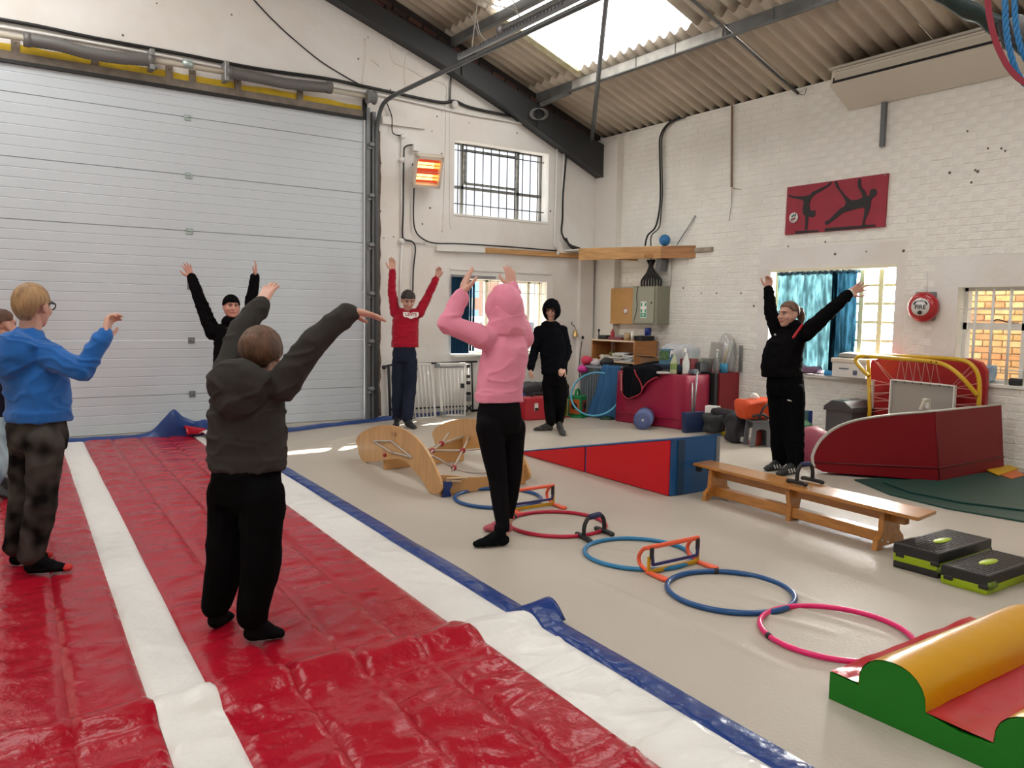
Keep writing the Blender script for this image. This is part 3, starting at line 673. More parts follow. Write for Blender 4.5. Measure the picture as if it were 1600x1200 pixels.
# ---- casement window near the fire bell
wn = bpy.data.objects.new('window_4', None); COL.objects.link(wn); wn.location = (XR, 3.6, W2[2]); wn['kind'] = 'structure'
m_wf = mat('white_frame', (0.80, 0.79, 0.75), .5); xg = XR+.2
bm = NB()
for a, b in (((W2[0], W2[2]), (W2[1], W2[2])), ((W2[0], W2[3]), (W2[1], W2[3])), ((W2[1], W2[2]), (W2[1], W2[3])), ((W2[0], W2[2]), (W2[0], W2[3])), ((3.69, W2[2]), (3.69, W2[3])), ((W2[0], 1.36), (W2[1], 1.36))):
    bar(bm, (xg-.02, a[0], a[1]), (xg-.02, b[0], b[1]), .07, .075, (1, 0, 0))
part('frame', bm, m_wf, wn)
for y0, y1, z0, z1 in ((3.70, 4.26, .80, 1.35), (3.70, 4.26, 1.37, 1.73), (2.96, 3.68, .8, 1.35), (2.96, 3.68, 1.37, 1.73)):
    bm = NB(); box(bm, (xg, (y0+y1)/2, (z0+z1)/2), (.004, y1-y0, z1-z0)); part('pane', bm, m_glass, wn)
for y in (4.125, 3.96, 3.795, 3.63, 3.465, 3.3):
    bm = NB(); tube(bm, [(XR+.05, y, W2[2]-.01), (XR+.05, y, W2[3]-.02)], .014, 8); part('bar', bm, m_wf, wn)
for z in (1.53, .935):
    bm = NB(); tube(bm, [(XR+.06, W2[0], z), (XR+.06, W2[1], z)], .006, 7); part('bar', bm, m_wf, wn)
bm = NB(); tube(bm, smooth_path([V(xg-.04, 4.02, 1.40), V(xg-.06, 3.95, 1.43), V(xg-.05, 3.84, 1.40), V(xg-.04, 3.76, 1.40)], 4), .007, 6); part('stay', bm, mat('rusty_stay', (.15, .06, .04), .7), wn)
bm = NB(); box(bm, (XR+.10, 3.6, W2[2]-.012), (.26, 1.4, .03), None, .004); part('sill', bm, m_sill, wn)
# ================================================================ THINGS ON THE WALLS
m_redp = mat('poster_red', (0.33, 0.022, 0.045), .55, var=.12, vscale=6)
m_pblk = mat('poster_black', (0.015, 0.013, 0.014), .55)
def heater():
    c = BW(668, 267, .22)
    t = thing('wall_heater', 'glowing orange infrared wall heater left of the upper window', 'heater', (c.x, YB, c.z-.25))
    R = Matrix.Rotation(math.radians(-14), 3, 'Z') @ Matrix.Rotation(math.radians(28), 3, 'X')   # faces down into the room
    def P(x, y, z): return c+R @ V(x, y, z)
    W, Hh, D = .37, .42, .13
    m_case = mat('heater_case', (0.72, 0.62, 0.52), .35)
    bm = NB()
    for x0, x1, z0, z1 in ((-W/2, -W/2+.03, -Hh/2, Hh/2), (W/2-.03, W/2, -Hh/2, Hh/2), (-W/2, W/2, Hh/2-.04, Hh/2), (-W/2, W/2, -Hh/2, -Hh/2+.04)):
        box(bm, P((x0+x1)/2, 0, (z0+z1)/2), (x1-x0, D, z1-z0), R)
    box(bm, P(0, D/2, 0), (W, .02, Hh), R); part('casing', bm, m_case, t)
    m_refl = emat('heater_reflector', (1.0, 0.10, 0.04), 1.0)
    bm = NB(); box(bm, P(0, D/2-.02, 0), (W-.06, .01, Hh-.08), R); part('reflector', bm, m_refl, t)
    m_tube = emat('heater_tube', (1.0, 0.55, 0.16), 6.0)
    for z in (.10, .055, -.06, -.105):
        bm = NB(); tube(bm, [P(-W/2+.035, -.01, z), P(W/2-.11, -.01, z)], .016, 10); part('lamp_tube', bm, m_tube, t)
        bm = NB(); tube(bm, [P(W/2-.10, -.01, z), P(W/2-.035, -.01, z)], .016, 10); part('lamp_tube', bm, emat('heater_tube_end', (1.0, 0.38, 0.08), 3.0), t)
    bm = NB(); bar(bm, P(-.1, D/2, .05), V(c.x-.1, YB, c.z+.1), .03, .03); bar(bm, P(.1, D/2, .05), V(c.x+.1, YB, c.z+.1), .03, .03); part('bracket', bm, m_steel, t)
    for z in (.0, -.145):
        bm = NB(); tube(bm, [P(-W/2+.03, -.055, z), P(W/2-.03, -.055, z)], .003, 6); part('guard_wire', bm, m_galv, t)
heater()

def poster():
    c = [RW(1230.2, 292.7, .03), RW(1387.7, 270.5, .03), RW(1382.2, 354.2, .03), RW(1226.2, 367, .03)]
    cen = sum(c, Vector())/4
    t = thing('wall_sign', 'red board with two black gymnast silhouettes high on brick wall', 'sign', (XR, cen.y, min(p.z for p in c)))
    bm = NB(); prism(bm, c, (.024, 0, 0)); part('board', bm, m_redp, t)
    def Q(u, v, off=.033): return RW(1180+u/6.667, 250+v/6.667, off)
    def shape(name, polys, m, off=.036):
        bm = NB()
        for pl in polys: prism(bm, [Q(u, v, off) for u, v in pl], (.006, 0, 0))
        return part(name, bm, m, t)
    shape('silhouette', [[(340, 372), (352, 365), (420, 380), (500, 378), (560, 368), (600, 330), (690, 290), (745, 262), (775, 232), (792, 224), (795, 235), (770, 270), (745, 285), (690, 320), (625, 355), (595, 385), (572, 420), (560, 470), (572, 520), (585, 530), (625, 522), (622, 580), (600, 598), (565, 590), (550, 595), (548, 650), (542, 700), (545, 725), (515, 728), (520, 690), (522, 640), (520, 578), (498, 566), (492, 520), (500, 470), (505, 430), (480, 412), (420, 402), (360, 385)]], m_pblk)
    shape('silhouette', [[(828, 222), (850, 220), (862, 262), (880, 300), (920, 350), (965, 395), (1000, 420), (1085, 410), (1120, 385), (1108, 350), (1090, 315), (1070, 280), (1068, 230), (1075, 196), (1102, 195), (1098, 250), (1105, 285), (1140, 320), (1155, 360), (1170, 378), (1190, 370), (1192, 330), (1210, 306), (1240, 298), (1264, 316), (1264, 350), (1245, 382), (1218, 395), (1205, 420), (1200, 480), (1180, 540), (1160, 590), (1140, 640), (1140, 668), (1175, 680), (1110, 685), (1120, 640), (1130, 580), (1140, 520), (1130, 492), (1060, 505), (980, 530), (920, 545), (860, 590), (790, 645), (745, 675), (722, 660), (730, 640), (770, 620), (830, 560), (880, 510), (930, 480), (945, 440), (915, 380), (880, 330), (850, 290), (835, 265)]], m_pblk)
    shape('beam_bar', [[(415, 742), (660, 730), (658, 748), (415, 768)], [(725, 710), (1250, 672), (1250, 692), (722, 745)]], m_pblk)
    bm = NB(); e = Q(402, 602, .037)
    lathe(bm, [(0, 0), (.062, 0), (.062, .006), (0, .006)], e, 24, (-1, 0, 0)); part('badge', bm, m_white, t)
    mg, mr = mat('badge_green', (.03, .16, .12), .6), mat('badge_red', (.35, .03, .06), .6)
    def Q2(a, b): return e+V(-.009, -a*.062, b*.062)
    for m_, segs in ((mg, (((-.5, .30), (.55, .50)), ((.0, .72), (-.1, .10)), ((.45, .75), (.35, .15)))), (mr, (((-.55, -.35), (.5, -.15)), ((-.25, .0), (-.35, -.65)), ((.25, .05), (.12, -.5))))):
        bm = NB()
        for a, b in segs: bar(bm, Q2(*a), Q2(*b), .003, .011, (0, 0, 1))
        part('emblem', bm, m_, t)
    bm = NB(); ball(bm, Q(1356, 158, .034), .008, 8, 5); part('screw', bm, m_zinc, t)
poster()

def fire_bell():
    p = RW(1447, 480, .0)
    t = thing('fire_bell', 'round red fire bell with white FIRE disc on brick wall', 'bell', (XR, p.y, p.z-.17))
    bm = NB(); box(bm, V(XR-.015, p.y, p.z+.01), (.03, .22, .30), None, .02); part('back_box', bm, m_grey, t)
    ax = V(-1, -.12, 0)
    bm = NB(); lathe(bm, [(0, .0), (.15, .0), (.158, .03), (.155, .055), (.135, .085), (.10, .10), (0, .105)], V(XR-.03, p.y, p.z), 32, ax); part('gong', bm, mat('bell_red', (0.42, 0.012, 0.02), .28, coat=.4), t)
    cc = V(XR-.03, p.y, p.z)+ax.normalized()*.103
    bm = NB(); lathe(bm, [(0, 0), (.092, 0), (.092, .006), (0, .006)], cc, 28, ax); part('disc', bm, m_white, t)
    xd = Vector((0, 0, 1)).cross(ax).normalized(); cc = cc+ax.normalized()*.008
    text_mesh('FIRE', .062, m_pblk, 'lettering', t, cc+V(0, 0, -.002), xd, (0, 0, 1), .001, .0012)
    text_mesh('ALARM', .022, m_pblk, 'lettering', t, cc+V(0, 0, .062), xd, (0, 0, 1), .001)
    for s in (-1, 1):
        bm = NB(); tube(bm, [cc+xd*(s*.072*math.cos(a))+V(0, 0, .072*math.sin(a)) for a in (.35, .55, .75, .95)], .007, 6); part('arc_mark', bm, m_pblk, t)
    bm = NB(); lathe(bm, [(0, 0), (.022, 0), (.018, .02), (0, .022)], cc+V(0, 0, -.058), 12, ax); part('bolt', bm, m_pblk, t)
    bm = NB(); tube(bm, [RW(1449, 424, .004), RW(1448, 458, .004)], .004, 6); part('wire', bm, m_white, t)
fire_bell()

def air_unit():
    t = thing('air_unit', 'long white ceiling air conditioning unit hung along brick wall top', 'air conditioner', (8.0, 4.6, 3.8))
    ya, yb = 5.62, 2.6
    prof = [(XR-.02, 4.12), (XR-.42, 4.12), (XR-.44, 4.06), (XR-.42, 3.95), (XR-.02, 3.80)]
    prof = [(8.10, 4.14), (8.06, 3.96), (8.43, 3.76), (8.43, 4.14)]
    bm = NB(); prism(bm, [V(x, ya, z) for x, z in prof], (0, yb-ya, 0), .012); part('casing', bm, mat('aircon_cream', (0.66, 0.61, 0.52), .4), t)
    bm = NB(); prism(bm, [V(8.095, ya-.03, 4.115), V(8.065, ya-.03, 3.985), V(8.11, ya-.03, 3.985), V(8.13, ya-.03, 4.115)], (0, yb-ya+.06, 0)); prism(bm, [V(8.093, ya-.03, 4.112), V(8.104, ya-.03, 4.138), V(8.12, ya-.03, 4.138), V(8.12, ya-.03, 4.112)], (0, yb-ya+.06, 0)); part('slot', bm, m_black, t)
    bm = NB(); prism(bm, [V(8.086, ya-.05, 4.082), V(8.068, ya-.05, 4.018), V(8.075, ya-.05, 4.012), V(8.10, ya-.05, 4.082)], (0, yb-ya+.1, 0), .004); part('flap', bm, mat('aircon_flap', (0.60, 0.56, 0.47), .4), t)
    bm = NB(); box(bm, (8.25, (ya+yb)/2, 4.155), (.36, abs(yb-ya)+.06, .025)); part('top_rail', bm, mat('aircon_rail', (.45, .42, .36), .5), t)
    p, q = RW(1382, 160, .03), RW(1378.5, 229, .03)
    bm = NB(); box(bm, ((p+q)/2), (.05, .045, (p-q).length)); box(bm, (p+q)/2+V(-.02, .01, 0), (.02, .012, (p-q).length)); single('bracket_leg', bm, m_track, 'short vertical grey steel bracket on brick wall under the air unit', 'bracket')
air_unit()
bm = NB(); tube(bm, [RW(1144, 138, .03), RW(1143, 292, .03)], .014, 8); tube(bm, [RW(1143, 294, .03), RW(1157, 296, .03)], .006, 6); tube(bm, smooth_path([RW(1143, 296, .02), RW(1143, 318, .02), RW(1139, 345, .02)], 4), .004, 5)
single('copper_pipe', bm, mat('brown_pipe', (.28, .20, .14), .6), 'thin brown vertical pipe on brick wall between cables and red board', 'pipe')
bm = NB()
for o, r in ((0, .013), (3, .009)):
    tube(bm, smooth_path([RW(1062+o*3, 183, .05), RW(1044+o, 193, .05), RW(1032+o, 212, .05), RW(1031+o, 240, .05), RW(1032+o, 300, .05), RW(1030+o, 330, .05), RW(1024+o*2, 355, .10), RW(1012+o*2, 368, .25), RW(1008+o*3, 384, .30)], 5), r, 8)
single('black_cable', bm, m_black, 'pair of black cables down brick wall from roof to the corner shelf', 'cable')

# ---- cabinets in the corner
m_oak = mat('cabinet_board', (0.50, 0.26, 0.075), .45, var=.10, vscale=5)
t = thing('wall_cabinet', 'flat orange wooden wall cabinet with round sticker beside the fuse box', 'cabinet', (8.4, 9.25, 1.29))
ca, cb = V(8.30, 9.40, 0), V(8.30, 8.83, 0)
bm = NB(); box(bm, (8.375, 9.115, 1.555), (.14, .57, .53)); part('body', bm, m_oak, t)
bm = NB(); box(bm, (8.295, 9.115, 1.555), (.018, .575, .535), None, .003, 1); d = part('door', bm, m_oak, t)
bm = NB(); ball(bm, (8.268, 8.875, 1.545), .017, 10, 8); part('knob', bm, mat('brass', (.6, .42, .18), .3, metal=.9), d)
bm = NB(); lathe(bm, [(0, 0), (.048, 0), (.048, .003), (0, .003)], (8.285, 9.06, 1.48), 20, (-1, 0, 0)); part('sticker', bm, mat('sticker_red', (.55, .25, .25), .5), d)
bm = NB(); lathe(bm, [(0, 0), (.036, 0), (.036, .002), (0, .002)], (8.2815, 9.06, 1.48), 20, (-1, 0, 0)); part('sticker', bm, m_white, d)
t = thing('fuse_box', 'grey green metal fuse box with green first aid sticker in the corner', 'fuse box', (8.35, 8.6, 1.29))
m_fb = mat('fusebox_green', (0.235, 0.235, 0.175), .5)
bm = NB(); box(bm, (8.325, 8.57, 1.565), (.25, .50, .545), None, .004, 1); part('body', bm, m_fb, t)
bm = NB(); box(bm, (8.195, 8.59, 1.565), (.018, .44, .52), None, .004, 1); d = part('door', bm, mat('fusebox_door', (0.28, 0.28, 0.21), .45), t)
bm = NB(); lathe(bm, [(0, 0), (.012, 0), (.012, .008), (0, .008)], (8.186, 8.42, 1.60), 10, (-1, 0, 0)); part('lock', bm, m_black, d)
m_fa = mat('first_aid_green', (.02, .30, .17), .5)
bm = NB(); box(bm, (8.184, 8.575, 1.50), (.003, .125, .235), None, 0); part('sticker', bm, m_white, d)
bm = NB()
for dy, dz, sy, sz in ((.040, .075, .028, .05), (-.040, .075, .028, .05), (.040, -.015, .028, .05), (-.040, -.015, .028, .05), (0, -.075, .110, .06)): box(bm, (8.181, 8.575+dy, 1.50+dz), (.003, sy, sz))
part('cross_panel', bm, m_fa, d)
bm = NB()
for sy, sz, dz in ((.012, .04, -.075), (.05, .012, -.075)): box(bm, (8.178, 8.575, 1.50+dz), (.003, sy, sz))
part('cross', bm, m_white, d)
bm = NB()
for k in range(8):
    y0 = 8.78-k*.055; top = V(8.32+random.uniform(-.05, .05), 8.60+random.uniform(-.06, .06), 2.22)
    tube(bm, smooth_path([V(8.33, y0, 1.84), V(8.33, y0, 1.93), V(8.34, 8.62+(y0-8.62)*.35, 2.05), top], 4), .016, 7)
single('cable_bunch', bm, m_black, 'bunch of black cables rising from the fuse box to the corner shelf', 'cable')
bm = NB(); box(bm, (8.36, 8.42, 2.14), (.14, .10, .17), Matrix.Rotation(.2, 3, 'X'), .01); single('junction_box', bm, m_grey, 'grey junction box among cables above the fuse box', 'box')
bm = NB(); tube(bm, [(8.42, 8.31, 1.84), (8.42, 8.31, 2.3)], .016, 8); single('white_pipe', bm, m_white, 'short white pipe above the right edge of the fuse box', 'pipe')
bm = NB(); tube(bm, smooth_path([V(8.18, 8.70, 1.84), V(8.175, 8.72, 1.7), V(8.172, 8.70, 1.55), V(8.175, 8.74, 1.40), V(8.19, 8.80, 1.31)], 5), .004, 5); single('thin_wire', bm, m_black, 'thin black wire trailing over the fuse box front', 'wire')
for u, nm in ((925, 'left'), (933, 'right')):
    bm = NB(); tube(bm, [BW(u+1.5, 412, .05), BW(u-3, 640, .05)], .017, 8)
    single('wall_pipe', bm, m_white, 'white vertical pipe below the corner shelf, %s one of two' % nm, 'pipe')
# hook with brass tap / keys, socket and its lead
t = thing('bell_pull', 'small brass hand bell hanging on the back wall beside socket', 'bell', BW(897, 528, .04))
bm = NB(); tube(bm, smooth_path([BW(894, 503, .0), BW(893, 506, .05), BW(897, 509, .06), BW(899, 514, .05)], 4), .006, 6); part('hook', bm, m_black, t)
bm = NB(); b0 = BW(899, 521, .06); lathe(bm, [(.012, .06), (.02, .05), (.028, .02), (.040, -.04), (.043, -.05), (0, -.05)], b0, 14); part('bell', bm, MATS['brass'], t)
bm = NB(); tube(bm, [BW(899, 521, .06), BW(899, 528, .06)], .008, 6); part('pull', bm, m_white, t)
t = thing('wall_socket', 'white double socket on the back wall with black plug in it', 'socket', BW(916, 528, .02))
bm = NB(); box(bm, BW(915, 526, .015), (.20, .03, .09), None, .006); part('face_plate', bm, m_white, t)
bm = NB(); ball(bm, BW(909.5, 527.5, .05), .032, 10, 8); part('plug', bm, m_black, t)
bm = NB(); ball(bm, BW(921, 528, .04), .024, 10, 8); part('plug', bm, m_black, t)
bm = NB(); tube(bm, smooth_path([BW(909, 532, .06), BW(906, 555, .06), BW(905, 585, .06), BW(910, 600, .08), BW(914, 612, .15)], 5), .010, 7); part('lead', bm, m_black, t)

# ---- bookcase with clutter
m_book = mat('bookcase_board', (0.46, 0.20, 0.065), .5, var=.16, vscale=4, stretch=(1, 1, 6)); m_bedge = mat('bookcase_edge', (0.72, 0.55, 0.38), .5)
t = thing('bookcase', 'open orange wood bookcase full of papers under the wall cabinet', 'bookcase', (8.18, 9.0, 0))
bx0, bx1, by0, by1, bt = 7.96, 8.40, 8.50, 9.44, 1.045
bm = NB(); box(bm, ((bx0+bx1)/2, by0+.01, bt/2), (bx1-bx0, .022, bt)); part('side_panel', bm, m_book, t)
bm = NB(); box(bm, ((bx0+bx1)/2, by1-.01, bt/2), (bx1-bx0, .022, bt)); part('side_panel', bm, m_book, t)
bm = NB(); box(bm, (bx1-.005, (by0+by1)/2, bt/2), (.012, by1-by0, bt)); part('back_panel', bm, m_book, t)
for z in (bt, .74, .42, .08):
    bm = NB(); box(bm, ((bx0+bx1)/2+.004, (by0+by1)/2, z), (bx1-bx0, by1-by0-.03 if z < bt else by1-by0+.02, .022)); s_ = part('shelf', bm, m_book, t)
    bm = NB(); box(bm, (bx0-.001, (by0+by1)/2, z), (.012, by1-by0, .024)); part('edge_strip', bm, m_bedge, s_)
m_paper = mat('paper', (0.74, 0.72, 0.68), .8); m_dark = mat('dark_stuff', (0.018, 0.018, 0.022), .7)
def papers(n, x, y, z, cols, label):
    for k in range(n):
        bm = NB(); box(bm, (x+random.uniform(-.03, .03), y+random.uniform(-.04, .04), z+.006+k*.0155), (.27, .22, .013), random.uniform(-.5, .5), .003, 1)
        single('paper_stack', bm, cols[k % len(cols)], ['bottom', 'second', 'third', 'fourth', 'fifth', 'sixth', 'seventh', 'eighth'][k]+' paper wad from below '+label, 'papers', 'papers in the bookcase')
mp = [m_paper, mat('paper_cool', (.60, .64, .67), .8), mat('paper_warm', (.66, .6, .5), .8)]
papers(8, 8.09, 8.88, .752, mp, 'in the middle pile on bookcase top shelf')
papers(6, 8.09, 8.64, .752, [mp[1], mp[0]], 'in the right hand pile on bookcase top shelf')
papers(5, 8.09, 9.16, .752, [mp[2], mp[0]], 'in the low left pile on bookcase top shelf')
bm = NB(); box(bm, (8.12, 8.95, .58), (.3, .7, .26), None, .06, 3); crumple(bm, .03, 6, 2); single('dark_bag', bm, m_dark, 'dark bag stuffed in the bookcase lower shelf', 'bag')
bm = NB(); ball(bm, (8.05, 9.05, .85), .05, 12, 8, (1, 1.5, .8)); single('olive_pouch', bm, mat('olive', (.12, .11, .02), .7), 'olive pouch on papers in the bookcase', 'pouch')
def bottle(name, c, r, h, m, label, cat='bottle', neck=.4, cap=None, grp=None):
    c = Vector(c); t = thing(name, label, cat, c, grp)
    bm = NB(); lathe(bm, [(0, 0), (r*.92, 0), (r, .01), (r, h*.6), (r*.75, h*.74), (r*neck, h*.84), (r*neck, h*.92), (0, h*.92)], c, 16); part('body', bm, m, t)
    bm = NB(); lathe(bm, [(0, h*.9), (r*neck*1.15, h*.9), (r*neck*1.15, h), (0, h)], c, 12); part('cap', bm, cap or m_white, t)
    return t
zt = bt+.0115
bottle('bottle', (8.10, 9.13, zt), .032, .16, mat('red_bottle', (.40, .02, .03), .3), 'red bottle with pale cap on top of the bookcase', cap=mat('pink_cap', (.6, .3, .3), .5))
bm = NB(); lathe(bm, [(0, 0), (.045, 0), (.045, .10), (.035, .11), (0, .11)], (8.05, 8.76, zt), 16); single('tape_roll', bm, mat('tan_tape', (.5, .38, .22), .6), 'tan roll standing on top of the bookcase', 'roll')
bm = NB(); lathe(bm, [(0, 0), (.022, 0), (.022, .13), (0, .13)], (8.06, 8.66, zt), 12); single('white_tub', bm, m_white, 'slim white tub on top of the bookcase', 'tub')
bm = NB(); lathe(bm, [(0, 0), (.045, 0), (.048, .10), (.04, .11), (0, .11)], (8.28, 8.42+.15, zt+.075), 16); single('blue_lid_pot', bm, mat('royal_blue', (.02, .05, .32), .4), 'royal blue pot on black tray on the bookcase', 'pot')
bm = NB(); box(bm, (8.24, 8.60, zt+.035), (.26, .15, .07), None, .015, 2); single('black_tray', bm, m_dark, 'black tray of oddments at the right end on the bookcase', 'tray')
bm = NB(); box(bm, (8.12, 9.30, zt+.03), (.2, .16, .06), .2, .02, 2); single('black_box', bm, m_dark, 'black box at the left end on the bookcase', 'box')
bm = NB(); box(bm, (8.04, 8.96, zt+.02), (.12, .26, .04), .15, .012, 2); single('maroon_case', bm, mat('maroon', (.16, .015, .03), .5), 'maroon pencil case lying on top of the bookcase', 'case')
bm = NB(); box(bm, (8.22, 8.98, zt+.035), (.18, .2, .07), .1, .012, 2); single('grey_box', bm, m_grey, 'grey box behind the maroon case on the bookcase', 'box')
bm = NB(); tube(bm, [(8.03, 9.36, zt), (8.03, 9.36, zt+.14)], .008, 8); ball(bm, (8.03, 9.36, zt+.13), .02, 8, 6); single('black_pump', bm, m_black, 'small black pump standing at bookcase top left corner', 'pump')

# ---- crate with pink things, blue cloth, hoop, toy box, bags
m_crate = mat('crate_grey', (0.20, 0.23, 0.26), .5)
t = thing('crate', 'grey plastic crate of pink balls in front of the bookcase', 'crate', (7.62, 8.82, 0))
bm = NB()
for k in range(9): box(bm, (7.44, 8.60+k*.055, .36), (.012, .014, .66)); box(bm, (7.44+k*.042, 8.59, .36), (.014, .012, .66))
box(bm, (7.62, 8.83, .36), (.33, .45, .62), None, .02); box(bm, (7.62, 8.83, .68), (.40, .52, .03), None, .01); part('basket', bm, m_crate, t)
for k, (x, y, z, r, c) in enumerate(((7.50, 9.0, .76, .085, (.55, .03, .08)), (7.42, 8.98, .64, .075, (.62, .03, .30)), (7.62, 8.95, .74, .07, (.5, .45, .45)), (7.66, 8.74, .75, .09, (.02, .02, .025)), (7.50, 8.80, .73, .06, (.55, .5, .52)))):
    bm = NB(); ball(bm, (x, y, z), r, 12, 8, (1, 1.2, .75)); crumple(bm, .018, 14, k)
    single('soft_toy', bm, mat('toy_%d' % k, c, .6), ['red', 'hot pink', 'pale', 'black', 'white'][k]+' soft bundle on the grey crate by the bookcase', 'toy')
bm = NB()
sheet(bm, lambda s, t_: V(7.44-.16*(1-t_)*(.4+s)+.02*math.sin(s*17), 8.20+.34*s+.06*(1-t_)*s+.015*math.sin(t_*9), .01+.72*t_+.0*s), 24, 14, .01)
single('blue_cloth', bm, mat('denim_blue', (0.015, 0.10, 0.24), .7, bump=.2), 'blue fabric sheet hanging between the crate and the red block', 'cloth')
def hoop(c, r, tr, m, label, nrm=None, seg=64, tape=None):
    c = Vector(c); t = thing('hula_hoop', label, 'hoop', c-Vector((0, 0, tr)) if nrm is None else c, 'hula hoops' if nrm is None else None)
    if nrm is None: x, y = V(1, 0, 0), V(0, 1, 0)
    else: x, y = frame_at(Vector(nrm))
    bm = NB(); tube(bm, [c+(x*math.cos(a)+y*math.sin(a))*r for a in [2*PI*k/seg for k in range(seg)]], tr, 10, True); part('ring', bm, m, t)
    if tape is not None:
        bm = NB(); tube(bm, [c+(x*math.cos(a)+y*math.sin(a))*r for a in (tape, tape+.04, tape+.08)], tr*1.12, 10); part('joint_tape', bm, m_dark if tape < 9 else m_white, t)
    return t
m_lb = mat('hoop_light_blue', (0.10, 0.42, 0.62), .35)
hp = [FL(909, 643, .012), FL(962, 640, .012)]
hoop((7.22, 8.45, .34), .34, .013, m_lb, 'pale blue hula hoop leaning on the red block end', nrm=(-.55, -.45, .5))
t = thing('toy_box', 'green plastic toy box with orange panels near the bookcase', 'toy', (7.12, 8.72, 0))
m_tg = mat('toy_green', (.01, .24, .07), .45); m_to = mat('toy_orange', (.55, .13, .02), .5)
bm = NB(); box(bm, (7.12, 8.72, .15), (.20, .20, .30), .5, .02, 2); box(bm, (7.12, 8.72, .012), (.28, .28, .024), .5, .01); tube(bm, smooth_path([V(7.07, 8.70, .30), V(7.09, 8.71, .37), V(7.15, 8.73, .37), V(7.17, 8.74, .30)], 4), .018, 8); part('body', bm, m_tg, t)
R5 = Matrix.Rotation(.5, 3, 'Z')
for dv, sz in ((V(-.102, 0, .15), (.012, .15, .20)), (V(0, -.102, .15), (.13, .012, .16))):
    bm = NB(); box(bm, V(7.12, 8.72, 0)+R5 @ dv, sz, .5, .005); pnl = part('panel', bm, m_to if dv.x else mat('toy_red', (.35, .02, .02), .5), t)
    bm = NB(); lathe(bm, [(0, 0), (.045, 0), (.04, .01), (0, .012)], V(7.12, 8.72, 0)+R5 @ (dv*1.06), 14, R5 @ (V(-1, 0, 0) if dv.x else V(0, -1, 0))); part('dial', bm, m_dark, pnl)
def softbag(name, c, s, m, label, cat='bag', rot=0.0, amp=.05, sc=6, seed=1, bevel=.09):
    bm = NB(); box(bm, (0, 0, 0), s, None, min(bevel, min(s)*.45), 4); bmesh.ops.subdivide_edges(bm, edges=bm.edges[:], cuts=2, use_grid_fill=True); crumple(bm, amp, sc, seed)
    bmesh.ops.rotate(bm, cent=(0, 0, 0), matrix=Matrix.Rotation(rot, 3, 'Z'), verts=bm.verts)
    mz = min(v.co.z for v in bm.verts); bmesh.ops.translate(bm, vec=Vector(c)+V(0, 0, -mz), verts=bm.verts)
    for f in bm.faces: f.smooth = True
    return single(name, bm, m, label, cat)
t = thing('toolbox', 'red plastic tool box with white badge behind the hooded boy', 'tool box', (6.55, 8.80, 0))
bm = NB(); box(bm, (6.55, 8.80, .15), (.62, .28, .30), -.1, .03, 3); part('body', bm, mat('toolbox_red', (.45, .015, .03), .4), t)
bm = NB(); tube(bm, smooth_path([V(6.40, 8.80, .30), V(6.42, 8.80, .34), V(6.68, 8.78, .34), V(6.70, 8.78, .30)], 4), .014, 8); part('handle', bm, m_dark, t)
bm = NB(); box(bm, (6.375, 8.665, .18), (.055, .012, .10), -.1); bd = part('badge', bm, m_white, t)
bm = NB(); box(bm, (6.375, 8.656, .15), (.05, .008, .035), -.1); part('badge_foot', bm, m_dark, bd)
softbag('holdall', (6.35, 9.22, .0), (.75, .36, .42), m_dark, 'dark holdall behind the red tool box', rot=-.1)
bm = NB(); sheet(bm, lambda s, t_: V(6.0+.48*s+.03*math.sin(t_*7), 8.98+.24*t_-.05*math.sin(s*3), .03+.50*math.sin(min(1, t_*1.15)*PI*.5)*(.55+.45*s)+.02*math.sin(s*14+t_*5)), 20, 14, .012)
single('blue_tarp', bm, mat('tarp_blue', (0.012, 0.08, 0.36), .35), 'crumpled blue tarpaulin heaped behind the hooded boy by the wall', 'tarpaulin')
softbag('grey_sack', (6.10, 9.05, 0), (.5, .3, .22), m_grey, 'grey sack on the floor beside the red tool box', seed=4)
t = thing('kit_bag', 'yellow and black kit bag between the hooded boy and the toy box', 'bag', (6.95, 9.15, 0))
bm = NB(); box(bm, (6.95, 9.12, .13), (.44, .30, .26), -.35, .05, 3); part('base', bm, mat('bag_yellow', (.55, .38, .01), .5), t)
bm = NB(); box(bm, (6.97, 9.15, .32), (.48, .32, .24), -.35, .09, 3); crumple(bm, .03, 6, 3); part('top', bm, m_dark, t)
bm = NB(); tube(bm, smooth_path([V(6.85, 9.1, .42), V(6.88, 9.05, .52), V(7.0, 9.1, .50), V(7.05, 9.15, .42)], 4), .015, 8); part('handle', bm, m_dark, t)
text_mesh('Stanley', .05, m_white, 'lettering', t, (6.925, 8.965, .34), (.94, -.34, 0), (0, 0, 1), .002)
bm = NB(); box(bm, FL(894, 650, .01), (.25, .09, .02), .2, .008); single('red_strip', bm, mat('strip_red', (.40, .06, .03), .6), 'small red strip on the floor beside the kit bag', 'strip')
bm = NB(); ball(bm, FL(949, 655, .0), .12, 16, 8, (1, .8, .4)); single('green_dome', bm, mat('dome_green', (.012, .045, .02), .5), 'dark green marker dome on the floor near the red block', 'marker')

